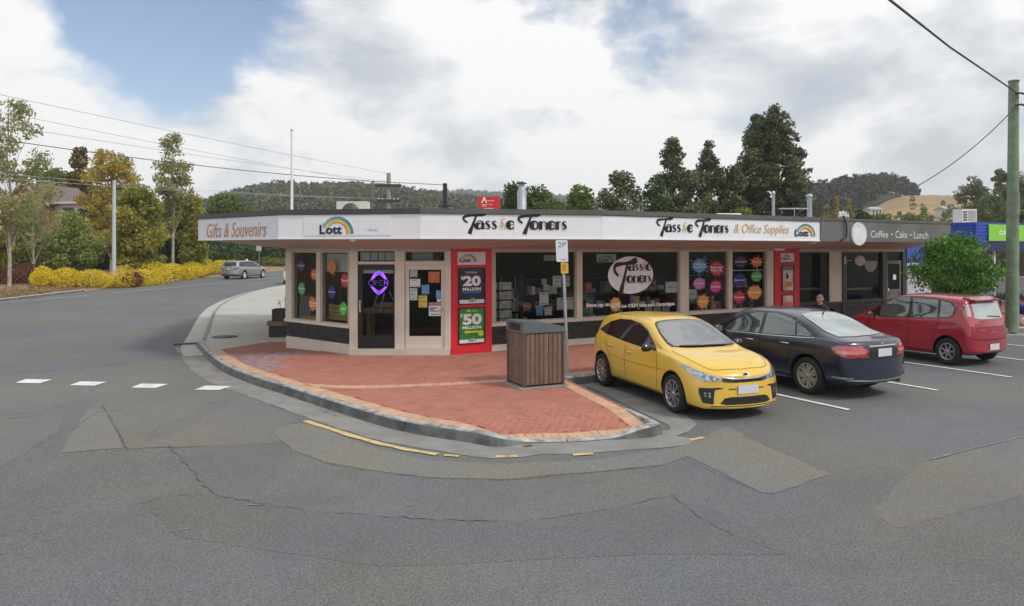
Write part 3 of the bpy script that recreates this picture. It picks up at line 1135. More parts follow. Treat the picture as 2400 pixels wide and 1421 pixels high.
# dim room behind the windows
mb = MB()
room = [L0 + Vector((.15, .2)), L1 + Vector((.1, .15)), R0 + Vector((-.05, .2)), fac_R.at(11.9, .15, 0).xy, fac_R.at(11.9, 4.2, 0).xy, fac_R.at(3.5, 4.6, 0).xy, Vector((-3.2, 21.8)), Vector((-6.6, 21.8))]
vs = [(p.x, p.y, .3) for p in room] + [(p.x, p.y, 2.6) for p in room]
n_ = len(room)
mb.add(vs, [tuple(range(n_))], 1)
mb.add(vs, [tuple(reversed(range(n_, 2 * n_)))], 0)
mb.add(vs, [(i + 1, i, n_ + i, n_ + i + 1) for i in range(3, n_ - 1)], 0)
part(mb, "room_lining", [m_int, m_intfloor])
def brick_band(fc, s0, s1, z0, z1, m_, courses=8, length=.24, parent=None, y=-.0, seed=1):
 rnd = random.Random(seed)
 mb = fc.mb()
 mb.box(s0, s1, y + .012, y + .12, z0, z1, 1)
 h = (z1 - z0) / courses
 for c in range(courses):
  x = s0 - (length / 2 if c % 2 else 0)
  while x < s1 - .01:
   a, b = max(s0, x) + .004, min(s1, x + length) - .004
   if b - a > .02:
    d = rnd.uniform(-.008, .006)
    mb.box(a, b, y - .012 + d, y + .02, z0 + c * h + .005, z0 + (c + 1) * h - .004, 0)
   x += length
 o = part(mb, "brickwork", [m_, m_mortar], parent)
 o["kind"] = "stuff"
 return o
# --- street front: plinth, bricks, sill, posts
sR = fac_R.s
fr_posts = [(sR(1350), sR(1363)), (sR(1592), sR(1612)), (sR(1705), sR(1714)), (sR(1795), sR(1810))]
S0, S1 = 1.065, sR(1810)
part(fac_R.mb().box(S0, S1, -.02, .12, -.05, .31), "plinth", m_base)
brick_band(fac_R, S0, S1, .31, .755, m_brown_brick, 8, .24)
part(fac_R.mb().box(S0, S1, -.055, .12, .755, .835), "sill", m_cream)
part(fac_R.mb().box(S0, S1, -.03, .12, 2.555, ZW + .02), "head_beam", m_cream_d)
for a, b in fr_posts:
 part(fac_R.mb().box(a, b, -.045, .12, .835, 2.555), "post", m_cream)
part(fac_R.mb().box(S0, S0 + .12, -.02, .12, .835, 2.555), "post", m_cream_d)
# --- left front
LL = (L1 - L0).length
sL = fac_L.s
part(fac_L.mb().box(0, LL, -.015, .12, -.2, .395), "plinth", m_base)
brick_band(fac_L, .0, LL - .0, .395, .77, m_black_brick, 8, .24, seed=5)
part(fac_L.mb().box(-.03, LL + .02, -.06, .12, .77, .845), "sill", m_cream)
part(fac_L.mb().box(0, LL, -.03, .12, 2.54, ZW + .02), "head_beam", m_cream_d)
for a, b in ((0, sL(686)), (sL(744), sL(753)), (sL(818.5), LL)):
 part(fac_L.mb().box(a, b, -.04, .12, .845, 2.54), "post", m_cream)
# --- doors front
X = fac_F.s
part(fac_F.mb().box(X(820), X(1056), -.10, .12, .0, .30), "door_step", m_base)
part(fac_F.mb().box(X(820), X(1056), -.02, .12, 2.56, ZW + .02), "head_beam", m_cream_d)
for a, b in ((820, 839), (926, 949), (1043, 1057)):
 part(fac_F.mb().box(X(a), X(b), -.05, .12, .30, 2.56), "post", m_cream)
part(fac_F.mb().box(X(839), X(926), -.03, .1, 2.255, 2.32), "transom_bar", m_cream)
part(fac_F.mb().box(X(949), X(1043), -.03, .1, 2.235, 2.32), "transom_bar", m_cream)
def window(fc, s0, s1, z0, z1, fw, m_, name="window", label=None, y=.03):
 mb = fc.mb()
 mb.box(s0, s0 + fw, y - .02, y + .04, z0, z1)
 mb.box(s1 - fw, s1, y - .02, y + .04, z0, z1)
 mb.box(s0 + fw, s1 - fw, y - .02, y + .04, z0, z0 + fw)
 mb.box(s0 + fw, s1 - fw, y - .02, y + .04, z1 - fw, z1)
 w = part(mb, name, m_, None, label)
 g = fc.mb()
 g.box(s0 + fw, s1 - fw, y + .006, y + .012, z0 + fw, z1 - fw)
 g.build("pane", m_glass, w)
 return w
w1 = window(fac_R, S0 + .12, fr_posts[0][0], .835, 2.555, .025, m_cream_d)
w2 = window(fac_R, fr_posts[0][1], fr_posts[1][0], .835, 2.555, .025, m_cream_d)
w3 = window(fac_R, fr_posts[1][1], fr_posts[2][0], .835, 2.555, .025, m_cream_d)
w4 = window(fac_R, fr_posts[2][1], fr_posts[3][0], .835, 2.555, .025, m_cream_d)
wl1 = window(fac_L, sL(686), sL(744), .845, 2.54, .02, m_cream_d)
wl2 = window(fac_L, sL(753), sL(818.5), .845, 2.54, .02, m_cream_d)
tr1 = window(fac_F, X(839), X(926), 2.32, 2.56, .018, m_black, "transom_window")
tr2 = window(fac_F, X(949), X(1043), 2.32, 2.56, .018, m_cream_d, "transom_window")
# white blind strips / security grille in the transoms
mb = fac_F.mb()
for a, b in ((843, 866), (868, 884), (886, 901), (903, 924)):
 mb.box(X(a), X(b), .06, .07, 2.345, 2.535)
mb.build("blind_strip", mat("pale_blind", (.62, .66, .70), .6, .05), tr1)
mb = fac_F.mb()
for k in range(-4, 14):
 for sg in (-1, 1):
  a = X(951) + k * .075
  p, q = Vector((a, .055, 2.335)), Vector((a + .21 * sg, .055, 2.545))
  lo_, hi_ = X(950.5), X(1041)
  if min(p.x, q.x) < lo_ or max(p.x, q.x) > hi_:
   continue
  mb.tube([p, q], .006, 4)
mb.build("security_mesh", mat("grey_wire", (.32, .34, .36), .4), tr2)
mb = fac_F.mb()
mb.box(X(965), X(1014), .075, .08, 2.34, 2.54)
mb.build("blind_strip", mat("pale_blind", (.62, .66, .70), .6, .05), tr2)
def door(a, b, z0, z1, ga, gb, gz0, gz1, m_, label):
 mb = fac_F.mb()
 mb.box(X(a), X(ga), -.01, .04, z0, z1)
 mb.box(X(gb), X(b), -.01, .04, z0, z1)
 mb.box(X(ga), X(gb), -.01, .04, z0, gz0)
 mb.box(X(ga), X(gb), -.01, .04, gz1, z1)
 d = part(mb, "door", m_, None, label)
 fac_F.mb().box(X(ga), X(gb), .012, .018, gz0, gz1).build("pane", m_glass, d)
 return d
d1 = door(839.5, 925.5, .305, 2.25, 850, 922, .60, 2.13, m_black, "black door with a neon sign behind its glass")
d2 = door(950, 1042.5, .305, 2.23, 959, 1034, .585, 2.13, m_cream, "cream door with notices taped to its glass")
mb = fac_F.mb()
hx = X(844)
mb.tube([(hx, -.06, 1.20), (hx, -.075, 1.26), (hx, -.06, 1.34)], .012, 8)
mb.box(hx - .018, hx + .018, -.016, -.01, 1.14, 1.42)
mb.build("door_handle", mat("brushed_steel", (.55, .55, .55), .35, metal=1.0), d1)
mb = fac_F.mb()
hx = X(1038.5)
mb.box(hx - .016, hx + .016, -.016, -.01, 1.05, 1.3)
mb.tube([(hx, -.02, 1.2), (hx, -.06, 1.2), (hx - .1, -.06, 1.2)], .011, 8)
mb.build("door_handle", mat("brushed_steel", (.55, .55, .55), .35, metal=1.0), d2)
mb = fac_F.mb()
mb.box(X(850), X(922), .05, .06, 2.045, 2.125)
mb.build("blind_strip", mat("pale_blind", (.62, .66, .70), .6, .05), d1)
def flat(fc, vf, y, name, m_, parent, label=None):
 """flat print laid on a wall or pane"""
 v, f = vf
 mb = fc.mb()
 mb.add([(p[0], y, p[1]) for p in v], orient(v, f))
 o = mb.build(name, m_, parent)
 if "lettering" in name or "print" in name:
  o["kind"] = "stuff"
 if label:
  o["label"] = label
 return o
def rect(s0, s1, z0, z1):
 return [(s0, z0), (s1, z0), (s1, z1), (s0, z1)], [(0, 1, 2, 3)]
def lott(fc, s0, s1, z0, z1, y, parent, tagx=True):
 """the lottery logo: navy word under a rainbow"""
 w, h = s1 - s0, z1 - z0
 mb = fc.mb()
 def put(vf, mi, dy):
  v, f = vf
  mb.add([(p[0], y - dy, p[1]) for p in v], orient(v, f), mi)
 for i in range(4):
  r = 1 - .105 * i
  pts = []
  for k in range(25):
   t = math.radians(158 - 158 * k / 24)
   pts.append((s0 + w * (.53 + .47 * r * math.cos(t)), z0 + h * (.02 + .97 * r * math.sin(t)), w * (.022 + .034 * (k / 24))))
  put(ribbon(pts), [1, 2, 3, 4][3 - i] if i else 4, .0012 * (i + 1))
 put(fit_text("L", s0, s0 + w * .17, z0, z0 + h * .54, bold=.035), 0, .007)
 put(fit_text("ott", s0 + w * .185, s0 + w * .68, z0, z0 + h * .46, bold=.035), 0, .007)
 put(fit_text("the", s0 + w * .055, s0 + w * .20, z0 + h * .56, z0 + h * .68, bold=.01), 5, .008)
 o = mb.build("lottery_logo", LOGO, parent)
 o["kind"] = "stuff"
 return o
# --- lettering of the fascia
def ell(cx, cz, rx, rz, a0, a1, wf, n=22):
 return [(cx + rx * math.cos(math.radians(a0 + (a1 - a0) * k / n)), cz + rz * math.sin(math.radians(a0 + (a1 - a0) * k / n)), wf(math.radians(a0 + (a1 - a0) * k / n))) for k in range(n + 1)]
def glyphs(word, x):
 """rounded display letters with heavy left strokes; x-height 1"""
 out = []
 thick = lambda a: .17 + .38 * max(0, -math.cos(a)) ** 1.5
 for ch in word:
  x_in, n_in = x, len(out)
  if ch == 'o':
   out.append(ribbon(ell(x + .46, .5, .34, .44, 0, 360, thick)))
   x += 1.0
  elif ch == 'a':
   out.append(ribbon(ell(x + .40, .36, .27, .30, 60, 320, thick)))
   out.append(ribbon([(x + .78, .0, .34), (x + .78, .72, .34)]))
   out.append(ribbon([(x + .78, .70, .24), (x + .68, .88, .16), (x + .48, .95, .11), (x + .25, .90, .10), (x + .16, .80, .1)]))
   x += 1.06
  elif ch == 's':
   out.append(ribbon([(x + .56, .80, .10), (x + .42, .93, .11), (x + .26, .88, .16), (x + .19, .74, .22), (x + .30, .58, .28), (x + .45, .42, .28), (x + .54, .26, .22), (x + .46, .10, .16), (x + .28, .06, .11), (x + .10, .20, .10)]))
   x += .76
  elif ch == 'e':
   out.append(ribbon(ell(x + .42, .5, .32, .44, -30, -330 + 0, lambda a: .16 + .38 * max(0, -math.cos(a)) ** 1.5)))
   out.append(ribbon([(x + .22, .52, .08), (x + .74, .52, .08)]))
   x += .88
  elif ch == 'n':
   out.append(ribbon([(x + .19, .0, .38), (x + .19, .95, .38)]))
   out.append(ribbon([(x + .28, .72, .08), (x + .45, .90, .10), (x + .66, .88, .12), (x + .80, .70, .20), (x + .84, .45, .26), (x + .84, .0, .26)]))
   x += 1.12
  elif ch == 'r':
   out.append(ribbon([(x + .19, .0, .38), (x + .19, .95, .38)]))
   out.append(ribbon([(x + .28, .70, .08), (x + .40, .88, .12), (x + .55, .88, .18)]))
   x += .66
  elif ch == ' ':
   x += .5
  for k in range(n_in, len(out)):
   out[k] = ([(x_in + (p[0] - x_in) * 1.14, p[1]) for p in out[k][0]], out[k][1])
 return out, x
def big_T(x):
 a = smooth_line([(x + .58, .74, 0), (x + .28, .92, 0), (x + .10, 1.18, 0), (x + .25, 1.42, 0), (x + .8, 1.52, 0), (x + 1.6, 1.56, 0), (x + 2.25, 1.66, 0), (x + 2.7, 1.78, 0)], .12)
 n = len(a)
 sw = [(p.x, p.y,   .21 + .10 * math.sin(i / n * 6) ** 2 + (.12 if i > n - 6 else 0)) for i, p in enumerate(a)]
 st = [(x + 1.62, 1.60, .22), (x + 1.35, .9, .27), (x + 1.05, .15, .33), (x + .98, -.02, .44), (x + .80, -.52, .48)]
 return [ribbon(sw), ribbon(st)]
def quill(x):
 """the beige figure that stands for the i"""
 return [ribbon([(x + .30, -.15, .05), (x + .38, .3, .14), (x + .34, .75, .22), (x + .40, 1.1, .16), (x + .62, 1.28, .10), (x + .78, 1.12, .05)]),
   ribbon([(x + .05, .05, .06), (x + .22, .5, .12), (x + .38, .9, .10)]), ribbon([(x + .75, .0, .08), (x + .60, .45, .12), (x + .44, .9, .10)])]
def tassie(fc, s0, s1, zb, y, parent, stacked=False):
 dark, beige = [], []
 if not stacked:
  dark += big_T(0)
  g, _ = glyphs("ass", 1.46)
  dark += g
  beige += quill(4.2)
  g, _ = glyphs("e", 5.2)
  dark += g
  dark += big_T(6.45)
  g, xe = glyphs("oners", 7.95)
  dark += g
  sc = (s1 - s0) / (xe)
  zs = sc * 1.02
 else:
  dark += [([(p[0] * 1.55 - .1, p[1] * 2.1 - 1.2) for p in v], f) for v, f in big_T(0)]
  g, _ = glyphs("ass", 2.55)
  dark += [([(p[0], p[1] + 1.0) for p in v], f) for v, f in g]
  beige += [([(p[0] * .75 + 1.3, p[1] + 1.0) for p in v], f) for v, f in quill(5.0)]
  g, _ = glyphs("e", 5.75)
  dark += [([(p[0], p[1] + 1.0) for p in v], f) for v, f in g]
  g, xe = glyphs("oners", 2.25)
  dark += [([(p[0], p[1] - .65) for p in v], f) for v, f in g]
  xe = 6.7
  sc = (s1 - s0) / xe
  zs = sc
 for lst, m_, nm, dy in ((dark, m_ink, "shop_lettering", 0), (beige, m_beige, "shop_lettering", .002)):
  mb = fc.mb()
  for k, (v, f) in enumerate(lst):
   v2 = [(s0 + p[0] * sc, zb + p[1] * zs) for p in v]
   mb.add([(p[0], y - dy - .0006 * k, p[1]) for p in v2], orient(v2, f))
  mb.build(nm, m_, parent)["kind"] = "stuff"
tassie(sg_CD, sg_CD.s(1084), sg_CD.s(1329), sg_CD.z(1200, 538), -.006, shop)
tassie(sg_DE, sg_DE.s(1538), sg_DE.s(1707), sg_DE.z(1620, 545), -.008, shop)
flat(sg_AB, fit_text("Gifts & Souvenirs", sg_AB.s(485), sg_AB.s(625), sg_AB.z(560, 556), sg_AB.z(560, 521), shear=.28, bold=.004), -.006, "shop_lettering", m_copper, shop)
flat(sg_DE, fit_text("& Office Supplies", sg_DE.s(1720), sg_DE.s(1849), sg_DE.z(1780, 553), sg_DE.z(1780, 526), shear=.30, bold=.0), -.010, "shop_lettering", m_gold, shop)
part(sg_BC.mb().box(sg_BC.s(713), sg_BC.s(915), -.012, 0, 2.905, 3.335), "logo_panel", m_fascia)
lott(sg_BC, sg_BC.s(750), sg_BC.s(827), sg_BC.z(788, 549), sg_BC.z(788, 509), -.016, shop)
flat(sg_BC, fit_text("Betty", sg_BC.s(866), sg_BC.s(887), sg_BC.z(876, 544), sg_BC.z(876, 536), bold=.01), -.016, "shop_lettering", mat("pale_blue_ink", (.25, .52, .72), .5), shop)
flat(sg_BC, ribbon([(p[0] * .12 + sg_BC.s(854), p[1] * .12 + sg_BC.z(858, 541), .014) for p in ((0, 0), (.3, .5), (.6, 0), (.9, .5), (1.0, .1))]), -.016, "shop_lettering", mat("pale_grey_ink", (.55, .6, .64), .5), shop)
lott(sg_DE, sg_DE.s(1862), sg_DE.s(1909), sg_DE.z(1885, 554), sg_DE.z(1885, 526), -.012, shop)
# --- red poster columns
def red_column(s0, s1, posters, sign, y0=-.06):
 c = part(fac_R.mb().box(s0, s1, y0, .15, -.02, ZW + .01), "poster_column", m_redcol, None, "red poster column with lottery posters")
 a0, a1, b0, b1 = sign
 flat(fac_R, rect(sR(a0), sR(a1), fac_R.z(a0, b1), fac_R.z(a0, b0)), y0 - .004, "lottery_sign", m_paper, c)
 return c
def poster(c, px0, px1, py0, py1, y0, bg, name="poster"):
 s0, s1 = sR(px0), sR(px1)
 pm = (px0 + px1) / 2
 z1, z0 = fac_R.z(pm, py0), fac_R.z(pm, py1)
 mb = fac_R.mb()
 f = .02
 mb.box(s0 - f, s1 + f, y0 - .03, y0, z0 - f, z0)
 mb.box(s0 - f, s1 + f, y0 - .03, y0, z1, z1 + f)
 mb.box(s0 - f, s0, y0 - .03, y0, z0, z1)
 mb.box(s1, s1 + f, y0 - .03, y0, z0, z1)
 mb.build("poster_frame", m_black, c)
 flat(fac_R, rect(s0, s1, z0, z1), y0 - .006, name, bg, c)
 return s0, s1, z0, z1
rc1 = red_column(.0, 1.065, None, (1070, 1135, 591, 621))
rc2 = red_column(sR(1812), sR(1870), None, (1826, 1857, 594, 614))
yy = -.06
lott(fac_R, sR(1074), sR(1113), fac_R.z(1090, 615), fac_R.z(1090, 597), yy - .006, rc1)
lott(fac_R, sR(1828), sR(1848), fac_R.z(1838, 610), fac_R.z(1838, 597), yy - .006, rc2)
m_p20 = mat("dark_poster", (.014, .02, .045), .35, .6, 3)
m_p50 = mat("green_poster", (.035, .23, .045), .35, .25, 3)
s0, s1, z0, z1 = poster(rc1, 1073, 1132, 630, 711, yy, m_p20)
w_, h_ = s1 - s0, z1 - z0
flat(fac_R, fit_text("20", s0 + w_ * .15, s0 + w_ * .86, z0 + h_ * .50, z0 + h_ * .80, bold=.05), yy - .010, "poster_lettering", m_white, rc1)
flat(fac_R, fit_text("$", s0 + w_ * .07, s0 + w_ * .15, z0 + h_ * .68, z0 + h_ * .80, bold=.03), yy - .010, "poster_lettering", m_white, rc1)
flat(fac_R, fit_text("MILLION", s0 + w_ * .14, s0 + w_ * .86, z0 + h_ * .37, z0 + h_ * .46, bold=.04), yy - .010, "poster_lettering", m_white, rc1)
flat(fac_R, rect(s0 + w_ * .14, s0 + w_ * .86, z0 + h_ * .305, z0 + h_ * .35), yy - .010, "poster_stripe", RB[3], rc1)
flat(fac_R, fit_text("POWERBALL", s0 + w_ * .26, s0 + w_ * .72, z0 + h_ * .87, z0 + h_ * .92, bold=.02), yy - .010, "poster_lettering", mat("pale_grey_ink", (.55, .6, .64), .5), rc1)
flat(fac_R, rect(s0, s1, z0, z0 + h_ * .11), yy - .009, "poster_stripe", m_paper, rc1)
lott(fac_R, s0 + w_ * .38, s0 + w_ * .66, z0 + h_ * .05, z0 + h_ * .16, yy - .012, rc1)
s0, s1, z0, z1 = poster(rc1, 1073, 1132, 722, 803, yy, m_p50)
w_, h_ = s1 - s0, z1 - z0
flat(fac_R, fit_text("50", s0 + w_ * .14, s0 + w_ * .90, z0 + h_ * .52, z0 + h_ * .84, bold=.05), yy - .010, "poster_lettering", m_white, rc1)
flat(fac_R, fit_text("$", s0 + w_ * .05, s0 + w_ * .13, z0 + h_ * .74, z0 + h_ * .85, bold=.03), yy - .010, "poster_lettering", m_white, rc1)
flat(fac_R, fit_text("MILLION", s0 + w_ * .13, s0 + w_ * .88, z0 + h_ * .40, z0 + h_ * .49, bold=.04), yy - .010, "poster_lettering", m_white, rc1)
m_yel = mat("bright_yellow_print", (.72, .60, .05), .5)
flat(fac_R, rect(s0 + w_ * .22, s0 + w_ * .76, z0 + h_ * .29, z0 + h_ * .345), yy - .010, "poster_stripe", m_yel, rc1)
flat(fac_R, rect(s0 + w_ * .3, s0 + w_ * .45, z0 + h_ * .90, z0 + h_ * .95), yy - .010, "poster_stripe", m_yel, rc1)
flat(fac_R, fit_text("lotto", s0 + w_ * .5, s0 + w_ * .72, z0 + h_ * .90, z0 + h_ * .945, bold=.02), yy - .010, "poster_lettering", m_yel, rc1)
v_ = [(s0 + w_ * .86 + w_ * .12 * math.cos(k * .314), z0 + h_ * .26 + h_ * .085 * math.sin(k * .314)) for k in range(20)]
flat(fac_R, (v_, [tuple(range(20))]), yy - .010, "poster_ball", mat("lime_print", (.40, .55, .05), .5), rc1)
flat(fac_R, rect(s0, s1, z0, z0 + h_ * .10), yy - .009, "poster_stripe", m_paper, rc1)
lott(fac_R, s0 + w_ * .38, s0 + w_ * .66, z0 + h_ * .04, z0 + h_ * .15, yy - .012, rc1)
m_scr = mat("scratch_poster", (.55, .46, .38), .5, .5, 2.5)
m_orp = mat("orange_print", (.70, .17, .035), .5, .2)
s0, s1, z0, z1 = poster(rc2, 1829, 1855, 623, 681, yy, m_scr)
w_, h_ = s1 - s0, z1 - z0
flat(fac_R, rect(s0, s1, z0 + h_ * .82, z1), yy - .009, "poster_stripe", mat("slate_print", (.16, .19, .26), .5), rc2)
flat(fac_R, rect(s0 + w_ * .3, s0 + w_ * .85, z0 + h_ * .15, z0 + h_ * .35), yy - .009, "poster_stripe", m_orp, rc2)
flat(fac_R, ribbon([(s0 + w_ * .35, z0 + h_ * .7, .05), (s0 + w_ * .5, z0 + h_ * .58, .10), (s0 + w_ * .42, z0 + h_ * .48, .12)]), yy - .009, "poster_figure", m_ink, rc2)
s0, s1, z0, z1 = poster(rc2, 1829, 1855, 692, 760, yy, m_scr)
w_, h_ = s1 - s0, z1 - z0
flat(fac_R, rect(s0 + w_ * .05, s0 + w_ * .9, z0 + h_ * .62, z0 + h_ * .76), yy - .009, "poster_stripe", m_orp, rc2)
# small camera box above the second column
part(fac_R.mb().box(sR(1808), sR(1829), -.16, -.065, fac_R.z(1818, 588), fac_R.z(1818, 581)), "security_camera", m_white)
# --- ink-splat stickers on the panes
def splat(r, seed, spikes=15, depth=.42):
 rnd = random.Random(seed)
 pts = []
 for k in range(spikes):
  a = 2 * math.pi * (k + rnd.uniform(-.2, .2)) / spikes
  d = 2 * math.pi / spikes
  ro = r * (1 + depth * rnd.uniform(.1, 1))
  ri = r * rnd.uniform(.80, .9)
  pts += [(ri * math.cos(a - d * .42), ri * math.sin(a - d * .42)), (r * .95 * math.cos(a - d * .14), r * .95 * math.sin(a - d * .14)), (ro * math.cos(a - d * .06), ro * math.sin(a - d * .06)),
    (ro * math.cos(a + d * .06), ro * math.sin(a + d * .06)), (r * .95 * math.cos(a + d * .14), r * .95 * math.sin(a + d * .14))]
 return pts
def sticker(fc, w, px, py, rw, rh, col, seed, words, y=.024, spikes=15, depth=.42, tc=None, label=None):
 s, z = fc.sz(px, py)
 d = fc.O.y + fc.u.y * s
 ru = abs(fc.s(px + rw) - s)
 rz_ = rh * d / 1700
 v = [(s + p[0] * ru, z + p[1] * rz_) for p in splat(1, seed, spikes, depth)]
 v2, f2 = fill(v)
 m_ = mat("splat_%02x%02x%02x" % tuple(int(c * 255) for c in col), col, .45, .06)
 flat(fc, (v2, f2), y, "splat_sticker", m_, w, label)
 n = len(words)
 for i, t in enumerate(words):
  zc = z + rz_ * (.32 * (n - 1) / 2 - .36 * i) * 1.1
  hw = ru * min(.88, .16 * len(t) + .1)
  flat(fc, fit_text(t, s - hw, s + hw, zc - rz_ * .15, zc + rz_ * .15, bold=.02), y - .003, "sticker_lettering", tc or m_white, w)
BLUE, RED, PINK, MAG, ORG, PUR, NAV, GRN, CRI, ORR = (.12, .36, .62), (.58, .05, .07), (.55, .19, .42), (.60, .07, .24), (.72, .32, .06), (.055, .02, .13), (.012, .025, .22), (.10, .38, .15), (.50, .025, .06), (.70, .16, .04)
sticker(fac_R, w3, 1641, 623, 17, 17, BLUE, 1, ("Office", "Supplies"), spikes=17, depth=.6)
sticker(fac_R, w3, 1681, 630, 16, 17, RED, 2, ("Business", "Cards"), depth=.5)
sticker(fac_R, w3, 1640, 665, 14, 14, PINK, 3, ("Copies",), spikes=22, depth=.12)
sticker(fac_R, w3, 1679, 672, 14, 14, MAG, 4, ("Inks",), spikes=20, depth=.4)
sticker(fac_R, w3, 1649, 707, 14, 16, ORG, 5, ("Fax",), spikes=16, depth=.4)
sticker(fac_R, w4, 1738, 614, 15, 14, PUR, 6, ("Laminating",), depth=.3)
sticker(fac_R, w4, 1775, 614, 13, 13, ORR, 7, ("Photos",), spikes=9, depth=.45)
sticker(fac_R, w4, 1735, 657, 15, 16, NAV, 8, ("Stationery",), depth=.3)
sticker(fac_R, w4, 1775, 648, 13, 13, GRN, 9, ("Printing",), spikes=18, depth=.5)
sticker(fac_R, w4, 1734, 697, 13, 16, CRI, 10, ("Posters",), spikes=12, depth=.35)
sticker(fac_R, w4, 1770, 686, 17, 17, ORG, 11, ("Photocopying",), spikes=24, depth=.22)
sticker(fac_L, wl1, 704, 623, 9, 13, PUR, 12, ("Laminating",), depth=.4)
sticker(fac_L, wl1, 735, 644, 8, 13, ORR, 13, ("Photos",), depth=.4)
sticker(fac_L, wl1, 705, 677, 8, 15, GRN, 14, ("Printing",), depth=.4)
sticker(fac_L, wl1, 731, 713, 9, 17, ORR, 15, ("Photo", "copying"), depth=.3)
sticker(fac_L, wl2, 776, 626, 10, 17, (.55, .19, .03), 16, (), spikes=13, depth=.4)
sticker(fac_L, wl2, 806, 658, 9, 17, CRI, 17, ("Posters",), depth=.3)
sticker(fac_L, wl2, 776, 685, 9, 16, NAV, 18, ("Stationery",), depth=.25)
sticker(fac_L, wl2, 803, 724, 9, 16, (.08, .50, .06), 19, ("Fax",), spikes=14, depth=.35)
# round sign in the second window
s, z = fac_R.sz(1480, 645)
d = fac_R.O.y + fac_R.u.y * s
rw, rh = (fac_R.s(1533) - fac_R.s(1427)) / 2, 44 * d / 1700
v_ = [(s + rw * math.cos(2 * math.pi * k / 40), z + rh * math.sin(2 * math.pi * k / 40)) for k in range(40)]
flat(fac_R, (v_, [tuple(range(40))]), .022, "round_sign", mat("sign_white", (.90, .89, .90), .5), w2)
tassie(fac_R, fac_R.s(1440), fac_R.s(1528), fac_R.z(1480, 652), .018, w2, True)
flat(fac_R, fit_text("& Office Supplies", fac_R.s(1467), fac_R.s(1522), fac_R.z(1480, 668), fac_R.z(1480, 660), shear=.3), .017, "sign_lettering", m_gold, w2)
sticker(fac_R, w2, 1444, 714, 13, 17, (.74, .36, .10), 21, (), y=.026, spikes=15, depth=.35)
for t, a, b, dz in (("Save up to", 1375, 1431, 0), ("60%", 1433, 1456, 0), ("on OEM Inks and Cartridges", 1458, 1583, 0)):
 za = fac_R.z((a + b) / 2, 716)
 flat(fac_R, fit_text(t, fac_R.s(a), fac_R.s(b), za - .065, za + .065, bold=.05), .020, "window_lettering", m_white, w2)
# notices on the panes
def notice(fc, w, px0, px1, py0, py1, m_, y=.034, lines=3, lm=None, name="notice"):
 pm, pz = (px0 + px1) / 2, 0
 s0, s1 = fc.s(px0), fc.s(px1)
 z1, z0 = fc.z(pm, py0), fc.z(pm, py1)
 flat(fc, rect(s0, s1, z0, z1), y, name, m_, w)
 rnd = random.Random(int(px0 * 7 + py0))
 if lines:
  v, f = [], []
  h = (z1 - z0)
  for i in range(lines):
   zc = z1 - h * (.16 + .72 * i / max(1, lines - 1) if lines > 1 else .5)
   a = s0 + (s1 - s0) * rnd.uniform(.08, .2)
   b = s0 + (s1 - s0) * rnd.uniform(.6, .92)
   q, g = rect(a, b, zc - h * .035, zc + h * .035)
   f += [tuple(len(v) + i_ for i_ in t) for t in g]
   v += q
  flat(fc, (v, f), y - .002, "notice_print", lm or mat("print_grey", (.18, .20, .25), .6), w)
m_pblue = mat("blue_print", (.14, .32, .62), .5, .15)
m_pyel = mat("yellow_paper", (.66, .47, .07), .6, .08)
m_porg = mat("orange_paper", (.50, .15, .04), .6, .25, 9)
m_pred = mat("faded_red_print", (.50, .16, .17), .6, .1)
m_pgrey = mat("grey_paper", (.42, .46, .48), .7, .1)
m_ppink = mat("pinkish_paper", (.62, .50, .50), .7, .12)
m_pteal = mat("pale_teal_paper", (.50, .60, .60), .7, .08)
for a in ((961, 978, 633, 650, m_pgrey, 2), (960, 985, 654, 673, m_paper, 2), (960, 978, 676, 704, m_pteal, 3), (988, 1006, 668, 690, m_pblue, 3), (981, 1001, 693, 721, m_pyel, 3), (1004, 1030, 637, 663, m_porg, 2), (1022, 1033, 681, 700, m_pblue, 2),
          (1024, 1033, 701, 708, m_paper, 0), (1005, 1033, 710, 741, m_paper, 4)):
 notice(fac_F, d2, a[0], a[1], a[2], a[3], a[4], .009, a[5])
notice(fac_F, d2, 1005, 1033, 711, 717, m_pred, .006, 0)
notice(fac_F, d2, 1007, 1018, 720, 728, m_pblue, .006, 0)
for a in ((1299, 1319, 647, 674, m_paper, 3), (1325, 1339, 646, 672, m_ppink, 3), (1268, 1289, 686, 715, m_paper, 2), (1260, 1276, 717, 740, m_pblue, 2), (1280, 1297, 720, 740, mat("cream_paper", (.62, .60, .44), .7), 3), (1309, 1349, 698, 726, m_ppink, 2),
          (1278, 1306, 598, 612, m_pgrey, 1), (1273, 1285, 654, 668, m_pgrey, 1), (1277, 1291, 668, 682, m_ppink, 1)):
 notice(fac_R, w1, a[0], a[1], a[2], a[3], a[4], .07, a[5])
notice(fac_R, w2, 1563, 1591, 661, 686, m_paper, .05, 1)
notice(fac_R, w3, 1613, 1636, 679, 702, m_pteal, .05, 1)
notice(fac_R, w2, 1401, 1447, 596, 615, m_pteal, .05, 0)
lott(fac_R, fac_R.s(1407), fac_R.s(1438), fac_R.z(1422, 613), fac_R.z(1422, 600), .046, w2)
mb = fac_R.mb()
mb.box(fac_R.s(1714), fac_R.s(1795), .10, .115, fac_R.z(1755, 635), fac_R.z(1755, 633))
mb.build("display_rail", m_white, w4)
